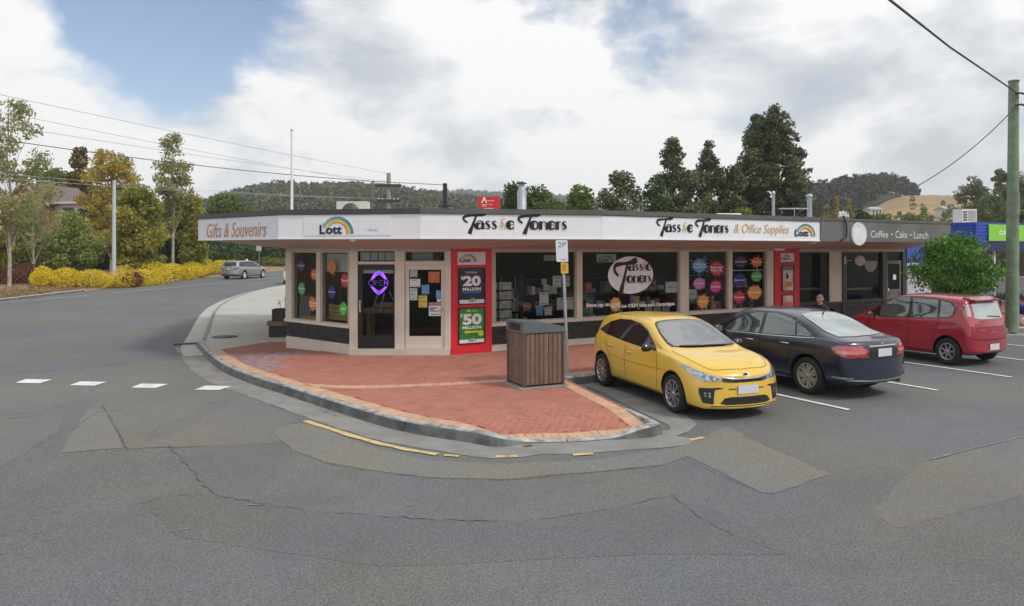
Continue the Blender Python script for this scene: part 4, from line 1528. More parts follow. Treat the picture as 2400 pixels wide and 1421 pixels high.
# ================================================================== CARS
m_tyre = mat("tyre_rubber", (0.018, 0.018, 0.019), 0.85, 0.25, 12, 0.3)
m_arch = mat("wheel_arch_dark", (0.008, 0.008, 0.008), 0.9)
m_alloy = mat("alloy_rim", (0.42, 0.42, 0.44), 0.32, 0.08, 8, metal=0.8)
m_alloy_d = mat("dark_alloy", (0.05, 0.05, 0.055), 0.4, 0.1, 8, metal=0.5)
m_trim = mat("black_plastic", (0.014, 0.014, 0.015), 0.5, 0.15, 5)
m_gloss = mat("gloss_black", (0.008, 0.008, 0.009), 0.12, 0.05, coat=.5)
m_chrome = mat("chrome", (0.55, 0.55, 0.57), 0.22, 0.02, metal=1.0)
m_lens = mat("clear_lens", (0.34, 0.38, 0.46), 0.06, 0.45, 22, spec=1.0, ior=1.9, metal=.55)
m_lens_d = mat("lamp_recess", (0.05, 0.055, 0.07), 0.12, 0.2, 10, spec=1.0, ior=1.8)
m_tail = mat("red_tail_lens", (0.42, 0.012, 0.014), 0.10, 0.25, 14, spec=.9, ior=1.8)
m_tail_p = mat("pale_red_lens", (0.62, 0.20, 0.19), 0.12, 0.2, 14, spec=.9, ior=1.7)
m_cglass = mat("tinted_car_glass", (0.012, 0.014, 0.016), 0.03, 0.1, spec=.7, ior=1.55)
m_cglass_w = mat("windscreen_glass", (0.022, 0.028, 0.030), 0.025, 0.1, spec=1.0, ior=2.6)
m_cglass_g = mat("green_tinted_glass", (0.045, 0.065, 0.062), 0.03, 0.5, 2.2, spec=.9, ior=1.9)
m_cglass_r = mat("sky_toned_rear_glass", (0.26, 0.31, 0.295), 0.12, 0.3, 2.5, spec=1.0, ior=2.6)  # pale base colour stands in for the sky reflected in the glass
m_seam = mat("panel_gap", (0.006, 0.006, 0.006), 0.9)
m_plate = mat("number_plate", (0.62, 0.64, 0.68), 0.45, 0.03)
def interp(tab, x):
 """monotone cubic through (x, value) pairs"""
 n = len(tab)
 if x <= tab[0][0]:
  return tab[0][1]
 if x >= tab[-1][0]:
  return tab[-1][1]
 for i in range(n - 1):
  if tab[i][0] <= x <= tab[i + 1][0]:
   x0, y0 = tab[i]
   x1, y1 = tab[i + 1]
   h = x1 - x0
   d = (y1 - y0) / h
   def sl(k):
    if k <= 0 or k >= n - 1:
     return (tab[min(k + 1, n - 1)][1] - tab[max(k - 1, 0)][1]) / (tab[min(k + 1, n - 1)][0] - tab[max(k - 1, 0)][0])
    a = (tab[k][1] - tab[k - 1][1]) / (tab[k][0] - tab[k - 1][0])
    b = (tab[k + 1][1] - tab[k][1]) / (tab[k + 1][0] - tab[k][0])
    return 0 if a * b <= 0 else 2 * a * b / (a + b)
   m0, m1 = sl(i), sl(i + 1)
   t = (x - x0) / h
   return (2 * t ** 3 - 3 * t * t + 1) * y0 + (t ** 3 - 2 * t * t + t) * h * m0 + (-2 * t ** 3 + 3 * t * t) * y1 + (t ** 3 - t * t) * h * m1
class Car:
 def __init__(self, S, name, label, group, loc, heading, paint, scale=(1, 1, 1)):
  self.S = S
  self.root = thing(name, label, "car", loc, heading, group)
  self.root.scale = scale
  self.paint = paint
  self.body()
 def body(self):
  S = self.S
  x0, x1 = S['x0'], S['x1']
  NS = 74
  xs = []
  for i in range(NS + 1):
   t = i / NS
   t = .5 - .5 * math.cos(math.pi * t) if S.get('cos', True) else t
   t = .45 * t + .55 * (i / NS)
   xs.append(x0 + (x1 - x0) * t)
  rings = []
  for x in xs:
   top, belt, bot, w = interp(S['top'], x), interp(S['belt'], x), interp(S['bot'], x), interp(S['wid'], x)
   belt = min(belt, top - .012)
   hh = top - belt
   cab = ss(.10, .42, hh)
   yr = (w * .975 - .09) * (1 - cab) + (w * .955 - S['tumble'] * hh) * cab
   zr = (belt + hh * .55) * (1 - cab) + (top - .085) * cab
   mid = bot + (belt - bot) * .55
   ctl = [(0, bot), (w * .55, bot), (w * .86, bot + .005), (w * .955, bot + .07), (w * .985, bot + (belt - bot) * .3), (w, mid), (w * .995, bot + (belt - bot) * .78), (w * .965, belt - .01),
                   (w * .935 * (1 - cab) + (w * .93) * cab, belt + min(.03, hh * .3)), (yr + (w * .93 - yr) * .5 * cab, (belt + zr) / 2 if cab > .2 else belt + hh * .45), (yr, zr), (yr * .88, top - .035 * cab - hh * .10 * (1 - cab)), (yr * .5, top - .006), (0, top)]
   pts = []
   for i in range(len(ctl) - 1):
    p1, p2 = ctl[i], ctl[i + 1]
    n = 3
    for k in range(n):
     t = k / n
     q = [p1[a] + (p2[a] - p1[a]) * t for a in (0, 1)]
     pts.append(tuple(q))
   pts.append(ctl[-1])
   rings.append((x, w, pts))
  # round the polyline of every ring
  W = max(r[1] for r in rings)
  vs, fs = [], []
  for x, w, pts in rings:
   for _ in range(2):
    new = [pts[0]]
    for i in range(1, len(pts) - 1):
     new.append(tuple(pts[i][a] * .5 + (pts[i - 1][a] + pts[i + 1][a]) * .25 for a in (0, 1)))
    new.append(pts[-1])
    new[0] = (0, new[0][1])
    pts = new
   full = pts + [(-p[0], p[1]) for p in reversed(pts[1:-1])]
   for (y, z) in full:
    dx = 0
    tf = max(0.0, (x - S['bowx1']) / (x1 - S['bowx1']))
    tr = max(0.0, (S['bowx0'] - x) / (S['bowx0'] - x0))
    dx -= S['bowF'] * tf ** 1.3 * (abs(y) / W) ** 2.4
    dx += S['bowR'] * tr ** 1.3 * (abs(y) / W) ** 2.4
    # lean of the front and rear faces
    vs.append((x + dx + S.get('leanF', 0) * tf * (z - .5) + S.get('leanR', 0) * tr * (z - .5), y, z))
  n = len(full)
  for i in range(len(rings) - 1):
   for k in range(n):
    fs.append((i * n + k, i * n + (k + 1) % n, (i + 1) * n + (k + 1) % n, (i + 1) * n + k))
  h_ = n // 2                       # index of the top point
  for e, flip in ((0, True), ((len(rings) - 1) * n, False)):
   cols = 10
   rows = []
   for k in range(0, h_ + 1):
    L_, R_ = vs[e + k], vs[e + (n - k) % n]
    if k in (0, h_):
     rows.append([e + k])
     continue
    row = [e + k]
    xc = rings[0][0] if flip else rings[-1][0]
    for c in range(1, cols):
     y = L_[1] + (R_[1] - L_[1]) * c / cols
     z = L_[2]
     t_ = (abs(y) / W) ** 2.4
     x = xc + (S['bowR'] * t_ + S.get('leanR', 0) * (z - .5) if flip else -S['bowF'] * t_ + S.get('leanF', 0) * (z - .5))
     row.append(len(vs))
     vs.append((x, y, z))
    row.append(e + n - k)
    rows.append(row)
   for a_, b_ in zip(rows, rows[1:]):
    if len(a_) == 1 and len(b_) == 1:
     continue
    if len(a_) == 1:
     q_ = [(a_[0], b_[c + 1], b_[c]) for c in range(len(b_) - 1)]
    elif len(b_) == 1:
     q_ = [(a_[c], a_[c + 1], b_[0]) for c in range(len(a_) - 1)]
    else:
     q_ = [(a_[c], a_[c + 1], b_[c + 1], b_[c]) for c in range(len(a_) - 1)]
    fs += [tuple(reversed(t)) if flip else t for t in q_]
  mb = MB()
  mb.add(vs, fs, 0, True)
  bm = bmesh.new()
  tmp = mb.build("tmp_body", [self.paint, m_arch])
  me = tmp.data
  bm.from_mesh(me)
  bmesh.ops.recalc_face_normals(bm, faces=bm.faces)
  bm.to_mesh(me)
  self.bvh = BVHTree.FromBMesh(bm)
  bm.free()
  # cut the wheel arches
  cut = MB()
  for ax in S['axles']:
   for sd in (-1, 1):
    cut.lathe([(0, -.26), (S['arch'], -.26), (S['arch'], .20), (0, .20)], 40, 'y', (ax, sd * S['ytrack'], S['tyre'] + .01), smooth=False)
  cutter = cut.build("tmp_cut", [self.paint, m_arch])
  bmc = bmesh.new()
  bmc.from_mesh(cutter.data)
  bmesh.ops.remove_doubles(bmc, verts=bmc.verts, dist=1e-5)
  bmesh.ops.recalc_face_normals(bmc, faces=bmc.faces)
  bmc.to_mesh(cutter.data)
  bmc.free()
  for p in cutter.data.polygons:
   p.material_index = 1
  md = tmp.modifiers.new("b", 'BOOLEAN')
  md.operation = 'DIFFERENCE'
  md.object = cutter
  md.solver = 'EXACT'
  bpy.context.view_layer.update()
  res = bpy.data.meshes.new_from_object(tmp.evaluated_get(bpy.context.evaluated_depsgraph_get()))
  bpy.data.objects.remove(tmp)
  bpy.data.objects.remove(cutter)
  res.name = "body"
  for p in res.polygons:
   c = p.center
   for ax in S['axles']:
    r = math.hypot(c.x - ax, c.z - S['tyre'] - .01)
    if r < S['arch'] + .004 and abs(c.y) < S['ytrack'] + .0 and p.normal.z < .9 and r > S['arch'] - .03:
     p.material_index = 1
   if p.normal.z < -.85 and c.z < .4:
    p.material_index = 1
   p.use_smooth = p.material_index == 0
  o = bpy.data.objects.new("body", res)
  COL.objects.link(o)
  o.parent = self.root
  self.bodyo = o
 # -------- things laid on the skin
 def skin(self, name, outline, view, m, off=.004, spacing=.07, parent=None, pull=None, thick=True):
  """view: 'L','R' (u=x, v=z) 'F','B' (u=y, v=z) 'T' (u=x, v=y)"""
  dense = []
  for i, p in enumerate(outline):
   q = outline[(i + 1) % len(outline)]
   k = max(1, int(math.hypot(q[0] - p[0], q[1] - p[1]) / .045))
   dense += [(p[0] + (q[0] - p[0]) * t / k, p[1] + (q[1] - p[1]) * t / k) for t in range(k)]
  v, f = fill(dense, min(spacing, .055) if spacing else None)
  pos = []
  for (a, b) in v:
   if view in 'LR':
    sg = 1 if view == 'L' else -1
    o, d = Vector((a, 2 * sg, b)), Vector((0, -sg, 0))
   elif view in 'FB':
    sg = 1 if view == 'F' else -1
    o, d = Vector((4 * sg, a, b)), Vector((-sg, 0, 0))
   else:
    o, d = Vector((a, b, 3)), Vector((0, 0, -1))
   hit, nrm, _, _ = self.bvh.ray_cast(o, d)
   if hit is None:
    pos.append(None)
   else:
    if nrm.dot(d) > 0:
     nrm = -nrm
    pos.append(hit + nrm * off)
  mb = MB()
  idx = {}
  vs = []
  for i, p in enumerate(pos):
   if p is not None:
    idx[i] = len(vs)
    vs.append(tuple(p))
  fs = []
  for t in f:
   if all(i in idx for i in t):
    q = tuple(idx[i] for i in t)
    a, b, c = (Vector(vs[i]) for i in q[:3])
    if max((a - b).length, (b - c).length, (a - c).length) > .55:
     continue
    nn = (b - a).cross(c - a)
    ref = {'L': Vector((0, 1, 0)), 'R': Vector((0, -1, 0)), 'F': Vector((1, 0, 0)), 'B': Vector((-1, 0, 0)), 'T': Vector((0, 0, 1))}[view]
    fs.append(q if nn.dot(ref) > 0 else tuple(reversed(q)))
  mb.add(vs, fs, 0, True)
  o = mb.build(name, m, parent or self.root, False)
  return o
 def both(self, name, outline, m, off=.004, sides='LR', **k):
  return [self.skin(name, outline, s, m, off, **k) for s in sides]
 def line(self, name, pts, view, w, m, off=.003, step=.05):
  ln = smooth_line([(p[0], p[1], 0) for p in pts], step)
  v, f = ribbon([(p.x, p.y, w) for p in ln])
  pos = []
  for (a, b) in v:
   if view in 'LR':
    sg = 1 if view == 'L' else -1
    o, d = Vector((a, 2 * sg, b)), Vector((0, -sg, 0))
   elif view in 'FB':
    sg = 1 if view == 'F' else -1
    o, d = Vector((4 * sg, a, b)), Vector((-sg, 0, 0))
   else:
    o, d = Vector((a, b, 3)), Vector((0, 0, -1))
   hit, nrm, _, _ = self.bvh.ray_cast(o, d)
   if hit is None:
    hit, nrm = o + d * 1.3, -d
   if nrm.dot(d) > 0:
    nrm = -nrm
   pos.append(hit + nrm * off)
  mb = MB()
  mb.add(pos, f, 0, True)
  return mb.build(name, m, self.root, False)
 def surf(self, a, b, view):
  if view in 'LR':
   sg = 1 if view == 'L' else -1
   o, d = Vector((a, 2 * sg, b)), Vector((0, -sg, 0))
  elif view in 'FB':
   sg = 1 if view == 'F' else -1
   o, d = Vector((4 * sg, a, b)), Vector((-sg, 0, 0))
  else:
   o, d = Vector((a, b, 3)), Vector((0, 0, -1))
  hit, nrm, _, _ = self.bvh.ray_cast(o, d)
  return hit, nrm
 def wheels(self, style, rim_m, spin=.2):
  S = self.S
  R = S['tyre']
  rr = S['rim']
  wd = S.get('twid', .20)
  mt = MB()
  prof = [(rr, -wd * .42), (rr + .012, -wd * .5), (R - .03, -wd * .5), (R - .008, -wd * .42), (R, -wd * .30), (R, wd * .30), (R - .008, wd * .42), (R - .03, wd * .5), (rr + .012, wd * .5), (rr, wd * .42), (rr - .02, wd * .2), (rr - .02, -wd * .2), (rr, -wd * .42)]
  mt.lathe(prof, 36, 'y')
  tyre_me = None
  # rim facing -y (outwards on the right side)
  mr = MB()
  face = -wd * .46
  mr.lathe([(rr + .004, face + .012), (rr + .002, face), (rr - .018, face + .004), (rr - .026, face + .05), (rr - .03, wd * .2)], 36, 'y', mi=0)
  mr.lathe([(rr - .03, face + .085), (0.0, face + .075)], 24, 'y', mi=1)
  hub = rr * .20
  mr.lathe([(0, face + .008), (hub * .75, face + .010), (hub, face + .03), (hub, face + .09)], 20, 'y', mi=0)
  def spoke(an, w0, w1, skew=0.0, depth=.05):
   c, s_ = math.cos(an), math.sin(an)
   pts = []
   for r, w, f_ in ((hub * .8, w0, face + .022), (rr - .012, w1, face + .006)):
    for sgn in (-1, 1):
     for dy in (0, depth):
      lat = sgn * w / 2 + skew * (1 if r > hub else 0)
      pts.append((r * c - lat * s_, f_ + dy, r * s_ + lat * c))
   mr.add(pts, [(0, 4, 6, 2), (0, 1, 5, 4), (2, 6, 7, 3), (1, 3, 7, 5), (0, 2, 3, 1), (4, 5, 7, 6)], 0)
  if style == 'multi':
   for k in range(5):
    a = spin + 2 * math.pi * k / 5
    for dd in (-.30, .30):
     spoke(a + dd * .5, .026, .020, dd * .07)
     spoke(a + dd * 1.45, .018, .014, -dd * .05)
  elif style == 'seven':
   for k in range(7):
    spoke(spin + 2 * math.pi * k / 7, .050, .030)
  elif style == 'petal':
   for k in range(7):
    a = spin + 2 * math.pi * k / 7
    spoke(a - .09, .052, .045, -.02)
    spoke(a + .09, .052, .045, .02)
  else:
   for k in range(5):
    spoke(spin + 2 * math.pi * k / 5, .09, .11)
  first = None
  for ax in S['axles']:
   for sd in (-1, 1):
    if first is None:
     w = mt.build("wheel", m_tyre, self.root, False)
     r = mr.build("rim", [rim_m, m_alloy_d], w, False)
     first = (w, r)
    else:
     w = first[0].copy()
     COL.objects.link(w)
     w.parent = self.root
     r = first[1].copy()
     COL.objects.link(r)
     r.parent = w
    w.location = (ax, sd * (S['ytrack'] - wd * .02), R)
    w.rotation_euler = (0, random.uniform(0, .6), math.pi if sd > 0 else 0)
 def mirrors(self, x, z, y, m, size=(.10, .20, .14)):
  for sd in (-1, 1):
   mb = MB(Matrix.Translation((x, sd * (y + size[1] * .55), z)))
   n, k = 10, 8
   vs, fs = [], []
   for i in range(n + 1):
    t = i / n
    yy_ = (t - .5) * size[1]
    sc = math.sqrt(max(.02, 1 - (2 * t - 1) ** 4))
    for j in range(k):
     a = 2 * math.pi * j / k
     vs.append((size[0] * .5 * sc * math.cos(a) * (1.0 if math.cos(a) > 0 else .55), yy_, size[2] * .5 * sc * math.sin(a)))
   for i in range(n):
    for j in range(k):
     fs.append((i * k + j, i * k + (j + 1) % k, (i + 1) * k + (j + 1) % k, (i + 1) * k + j))
   mb.add(vs, fs, 0, True)
   mb.add([(0, -sd * size[1] * .8, -.05), (.03, -sd * size[1] * .8, -.05), (.02, -sd * size[1] * .3, -.02), (-.02, -sd * size[1] * .3, -.02), (0, -sd * size[1] * .8, -.02), (.03, -sd * size[1] * .8, -.02), (.02, -sd * size[1] * .3, .01), (-.02, -sd * size[1] * .3, .01)],
                   [(0, 1, 2, 3), (4, 7, 6, 5), (0, 4, 5, 1), (1, 5, 6, 2), (2, 6, 7, 3)])
   mm = mb.build("side_mirror", m, self.root, False)
   bx = MB(Matrix.Translation((x, sd * (y + size[1] * .55), z)))
   bx.box(-size[0] * .32, -size[0] * .28, -size[1] * .40, size[1] * .40, -size[2] * .35, size[2] * .35)
   bx.build("mirror_glass", m_chrome, mm, False)
 def handle(self, x, z, m, ln=.17):
  for v in 'LR':
   h, nrm = self.surf(x, z, v)
   if h is None:
    continue
   sg = 1 if v == 'L' else -1
   mb = MB(Matrix.Translation(h))
   mb.tube([(-ln / 2, sg * -.005, 0), (-ln * .42, sg * .03, .004), (ln * .42, sg * .03, .004), (ln / 2, sg * -.005, 0)], .014, 8)
   mb.build("door_handle", m, self.root, False)
 def plate(self, view, z, x_off=.012, w=.372, h=.134, y=0, tilt=0):
  hit, nrm = self.surf(y, z, view)
  sg = 1 if view == 'F' else -1
  mb = MB(Matrix.Translation(hit + Vector((sg * x_off, 0, 0))) @ Matrix.Rotation(tilt, 4, 'Y'))
  mb.box(-.006, .006, -w / 2, w / 2, -h / 2, h / 2)
  return mb.build("number_plate", m_plate, self.root, False)
 def wiper(self, p, q, view):
  pts = []
  for k in range(6):
   t = k / 5
   a, b = p[0] + (q[0] - p[0]) * t, p[1] + (q[1] - p[1]) * t
   h, nrm = self.surf(a, b, view)
   pts.append(h + (nrm if nrm.z > 0 or abs(nrm.x) > .3 else -nrm) * .018)
  MB().tube(pts, .011, 6).build("wiper", m_trim, self.root, False)
def mirror_pts(pts):
 return [(-p[0], p[1]) for p in pts]
def yaw(fx, fy):
 return math.atan2(fy, fx)
PARK = "cars parked in the angled bays"
# ------------------------------------------------------------------ yellow hatchback
m_yellow = mat("yellow_car_paint", (0.74, 0.48, 0.06), 0.30, 0.03, 1, coat=.8, spec=.5)
HB = dict(x0=-2.03, x1=2.035, axles=(1.20, -1.38), tyre=.31, rim=.222, arch=.365, ytrack=.765, tumble=.40, twid=.205,
          bowx1=1.15, bowF=.36, bowx0=-1.45, bowR=.20, leanF=-.10, leanR=.03,
          top=[(-2.03, .84), (-2.01, .95), (-1.95, 1.07), (-1.78, 1.30), (-1.62, 1.395), (-1.3, 1.43), (-.75, 1.45), (-.25, 1.435), (.08, 1.375), (.5, 1.19), (.90, 1.01), (1.05, .975), (1.4, .925), (1.70, .86), (1.86, .80), (1.95, .745), (2.01, .69), (2.035, .64)],
          belt=[(-2.03, .80), (-1.95, .92), (-1.7, .975), (-1.0, .955), (0, .915), (.8, .895), (1.3, .865), (1.6, .815), (1.85, .745), (2.035, .60)],
          bot=[(-2.03, .36), (-1.99, .27), (-1.8, .22), (-1.0, .185), (1.0, .175), (1.7, .165), (1.96, .165), (2.02, .185), (2.035, .21)],
          wid=[(-2.03, .74), (-1.95, .80), (-1.7, .842), (-1.3, .858), (-.5, .855), (.5, .855), (1.2, .865), (1.6, .858), (1.85, .845), (1.98, .82), (2.035, .775)])
f_ = Vector((.345, -.939)).normalized()
yc = Car(HB, "hatchback_car", "bright yellow hatchback parked nose out beside the timber litter bin", PARK, (2.93, 12.86, .012), yaw(f_.x, f_.y), m_yellow, (.945, .975, .975))
WN = [(.62, .925), (.40, 1.06), (.08, 1.23), (-.22, 1.315), (-.62, 1.345), (-1.0, 1.325), (-1.30, 1.255), (-1.52, 1.15), (-1.62, 1.07), (-1.30, 1.02), (-.6, .965), (.1, .93)]
yc.both("window_surround", WN, m_gloss, .004)
yc.both("side_window", [(.48, .95), (.34, 1.055), (.06, 1.205), (-.22, 1.29), (-.40, 1.312), (-.40, .965), (.1, .945)], m_cglass, .009, parent=None)
yc.both("side_window", [(-.47, 1.318), (-.75, 1.322), (-1.02, 1.298), (-1.16, 1.27), (-1.16, 1.02), (-.8, .992), (-.47, .97)], m_cglass, .009)
yc.both("quarter_window", [(-1.20, 1.26), (-1.34, 1.215), (-1.50, 1.13), (-1.56, 1.085), (-1.30, 1.035), (-1.20, 1.025)], m_cglass, .009)
WS = [(-.62, .985), (-.665, .96), (0, 1.0), (0, 1.0)]
ws_out = [(x - .155, y) for x, y in [(1.00, -.64), (1.09, -.35), (1.11, 0), (1.09, .35), (1.00, .64), (.86, .655), (.55, .615), (.28, .545), (.20, .48), (.17, .25), (.165, 0), (.17, -.25), (.20, -.48), (.28, -.545), (.55, -.615), (.86, -.655)]]
yc.skin("windscreen_surround", ws_out, 'T', m_gloss, .004, .12)
ws_in = [(x - .155, y * .975) for x, y in [(.985, -.60), (1.06, -.35), (1.075, 0), (1.06, .35), (.985, .60), (.84, .635), (.56, .605), (.335, .545), (.265, .47), (.235, .25), (.23, 0), (.235, -.25), (.265, -.47), (.335, -.545), (.56, -.605), (.84, -.635)]]
yc.skin("windscreen", ws_in, 'T', m_cglass_w, .009, .12)
yc.skin("rear_window", [(-.52, 1.06), (.52, 1.06), (.46, 1.34), (.3, 1.375), (-.3, 1.375), (-.46, 1.34)], 'B', m_cglass, .006, .1)
yc.both("sill_strip", [(.80, .225), (-.98, .235), (-.98, .262), (.80, .25)], m_trim, .006)
for v in 'LR':
 yc.line("door_seam", [(.62, .93), (.70, .78), (.72, .5), (.66, .30)], v, .009, m_seam)
 yc.line("door_seam", [(-.44, .97), (-.44, .7), (-.42, .45), (-.40, .30)], v, .009, m_seam)
 yc.line("door_seam", [(-1.22, 1.03), (-1.20, .85), (-1.08, .70), (-.98, .55), (-.93, .32)], v, .009, m_seam)
 yc.line("crease_shading", [(1.0, .66), (.3, .635), (-.6, .64), (-1.0, .655)], v, .008, mat("yellow_shade_seam_line", (.22, .12, .012), .4), .002)  # flat strip: the shade along the door crease is painted in
 yc.line("rocker_line", [(.78, .27), (0, .275), (-.9, .30)], v, .008, m_seam, .002)
for sg in (1, -1):
 yc.line("roof_seam", [(-.05, sg * .50), (-.6, sg * .54), (-1.2, sg * .53)], 'T', .008, m_seam, .002)
HL = [(.42, .625), (.50, .60), (.66, .60), (.77, .65), (.815, .74), (.83, .83), (.80, .82), (.69, .745), (.54, .685), (.43, .665)]
for o in (HL, mirror_pts(HL)):
 yc.skin("headlight", o, 'F', m_lens, .007, .05)
 cx = .58 if o is HL else -.58
 sgn = 1 if o is HL else -1
 yc.skin("headlight_bezel", [(sgn * p[0], p[1]) for p in ((.45, .635), (.52, .615), (.62, .62), (.70, .65), (.66, .69), (.53, .66))], 'F', m_lens_d, .011, .05)
 for (a, b, r) in ((.53, .637, .022), (.62, .65, .030), (.74, .705, .022)):
  yc.skin("lamp_projector", [(sgn * a + r * math.cos(t * .524), b + r * math.sin(t * .524)) for t in range(12)], 'F', m_chrome, .015, None)
yc.skin("upper_grille", [(-.42, .60), (-.3, .585), (.3, .585), (.42, .60), (.42, .652), (.25, .636), (0, .63), (-.25, .636), (-.42, .652)], 'F', m_gloss, .008, .05)
yc.skin("grille_chrome_strip", [(-.42, .652), (-.25, .636), (0, .63), (.25, .636), (.42, .652), (.42, .665), (.25, .648), (0, .641), (-.25, .648), (-.42, .665)], 'F', m_chrome, .011, None)
yc.skin("lower_grille", [(-.47, .265), (-.38, .245), (.38, .245), (.47, .265), (.40, .345), (.30, .365), (-.30, .365), (-.40, .345)], 'F', m_trim, .006, .06)
for z in (.28, .305, .33):
 yc.line("grille_bar", [(-.40, z), (0, z), (.40, z)], 'F', .007, m_gloss, .012)
for sgn in (1, -1):
 yc.skin("fog_lamp_housing", [(sgn * p[0], p[1]) for p in ((.56, .255), (.70, .27), (.74, .42), (.735, .50), (.56, .50), (.50, .51), (.42, .505), (.42, .492), (.53, .475), (.545, .40))], 'F', m_trim, .007, .05)
 for (a, b) in ((.605, .42), (.66, .42), (.605, .375), (.66, .375)):
  yc.skin("fog_lamp", [(sgn * a + .018 * math.cos(t * .785), b + .018 * math.sin(t * .785)) for t in range(8)], 'F', m_lens, .013, None)
 yc.skin("bumper_slot", [(sgn * .22, .475), (sgn * .33, .478), (sgn * .33, .492), (sgn * .20, .49)], 'F', m_trim, .006, None)
yc.skin("front_lip", [(-.60, .215), (.60, .215), (.60, .228), (-.60, .228)], 'F', m_trim, .006, .1)
yc.line("bonnet_seam", [(.95, .70), (1.35, .70), (1.66, .62), (1.83, .45), (1.90, 0)], 'T', .010, mat("yellow_shade_seam_line", (.22, .12, .012), .4))
yc.line("bonnet_seam", [(.95, -.70), (1.35, -.70), (1.66, -.62), (1.83, -.45), (1.90, 0)], 'T', .010, mat("yellow_shade_seam_line", (.22, .12, .012), .4))
yc.skin("badge", [(.055 * math.cos(t * .524), .695 + .026 * math.sin(t * .524)) for t in range(12)], 'F', m_chrome, .008, None)
yc.skin("badge_lettering", [(.043 * math.cos(t * .524), .695 + .018 * math.sin(t * .524)) for t in range(12)], 'F', m_gloss, .010, None)
yc.plate('F', .475, .014)
yc.wheels('multi', m_alloy, .3)
yc.mirrors(.52, .975, .83, m_gloss, (.11, .20, .14))
yc.handle(-.27, .80, m_yellow)
yc.handle(-1.02, .835, m_yellow)
yc.wiper((.90, .55), (.90, -.05), 'T')
yc.wiper((.91, -.02), (.86, -.5), 'T')
for sgn in (1, -1):
 yc.skin("tail_lamp", [(sgn * p[0], p[1]) for p in ((.40, .88), (.60, .87), (.78, .90), (.80, .99), (.62, .985))], 'B', m_tail, .006, .06)
yc.both("tail_lamp", [(-1.99, .87), (-1.84, .90), (-1.72, .975), (-1.88, .985), (-1.97, .96)], m_tail, .006, spacing=.05)
yc.plate('B', .80)
mbx = MB()
mbx.tube([(-1.42, 0, 1.46), (-1.47, 0, 1.49), (-1.56, 0, 1.52)], [.022, .014, .006], 6)
mbx.build("aerial", m_gloss, yc.root, False)
# ------------------------------------------------------------------ dark blue sedan
m_blue = mat("dark_blue_car_paint", (0.008, 0.014, 0.036), 0.28, 0.08, 1, coat=.8, spec=.5, dirt=.12, dscale=2.5)
SD = dict(x0=-2.37, x1=2.40, axles=(1.42, -1.40), tyre=.33, rim=.225, arch=.385, ytrack=.80, tumble=.36, twid=.22,
          bowx1=1.4, bowF=.45, bowx0=-1.75, bowR=.24, leanF=-.02, leanR=.05,
          top=[(-2.37, .88), (-2.34, .96), (-2.29, 1.005), (-2.15, 1.02), (-1.95, 1.045), (-1.62, 1.12), (-1.2, 1.31), (-.85, 1.405), (-.4, 1.452), (.1, 1.455), (.45, 1.405), (.85, 1.22), (1.2, 1.04), (1.4, .985), (1.8, .90), (2.15, .80), (2.32, .68), (2.40, .5)],
          belt=[(-2.37, .82), (-2.3, .93), (-1.95, .985), (-1.3, .975), (-.4, .945), (.6, .92), (1.3, .89), (1.8, .83), (2.2, .72), (2.40, .47)],
          bot=[(-2.37, .33), (-2.33, .28), (-2.1, .245), (-1.2, .19), (1.2, .18), (2.1, .19), (2.34, .24), (2.40, .32)],
          wid=[(-2.37, .82), (-2.30, .87), (-1.9, .90), (-1.3, .925), (0, .92), (1.2, .925), (1.8, .88), (2.2, .80), (2.40, .66)])
f_ = Vector((-.475, .88)).normalized()
rgt = Vector((f_.y, -f_.x))
ra = Vector((6.04, 13.40))
c_ = ra + f_ * 1.40 * .95
bc = Car(SD, "sedan_car", "dark blue dusty sedan parked nose in next to the yellow hatchback", PARK, (c_.x, c_.y, .012), yaw(f_.x, f_.y), m_blue, (.95, .97, 1))
WN = [(1.0, .945), (.70, 1.12), (.35, 1.30), (0, 1.385), (-.5, 1.40), (-.95, 1.33), (-1.30, 1.20), (-1.52, 1.07), (-1.55, 1.02), (-1.2, .995), (-.4, .965), (.4, .945)]
bc.both("window_surround", WN, m_gloss, .004)
bc.both("side_window", [(.80, .955), (.62, 1.10), (.32, 1.275), (.02, 1.352), (-.20, 1.362), (-.20, .975), (.3, .96)], m_cglass_g, .009)
bc.both("side_window", [(-.29, 1.365), (-.55, 1.365), (-.90, 1.305), (-1.02, 1.26), (-1.10, 1.02), (-.7, .998), (-.29, .98)], m_cglass_g, .009)
bc.both("quarter_window", [(-1.06, 1.245), (-1.28, 1.155), (-1.46, 1.06), (-1.44, 1.035), (-1.14, 1.022)], m_cglass_g, .009)
bc.both("window_chrome", [(1.0, .935), (.4, .935), (-.4, .955), (-1.2, .985), (-1.55, 1.01), (-1.55, 1.02), (-1.2, .997), (-.4, .967), (.4, .947), (1.0, .947)], m_chrome, .010, spacing=None)
rw = [(-1.86, -.60), (-1.92, -.3), (-1.93, 0), (-1.92, .3), (-1.86, .60), (-1.5, .60), (-1.1, .56), (-.93, .48), (-.90, .2), (-.90, -.2), (-.93, -.48), (-1.1, -.56), (-1.5, -.60)]
bc.skin("rear_window", rw, 'T', m_cglass_r, .008, .12)
bc.skin("windscreen", [(1.28, -.62), (1.36, 0), (1.28, .62), (.9, .63), (.48, .54), (.42, 0), (.48, -.54), (.9, -.63)], 'T', m_cglass_w, .008, .12)
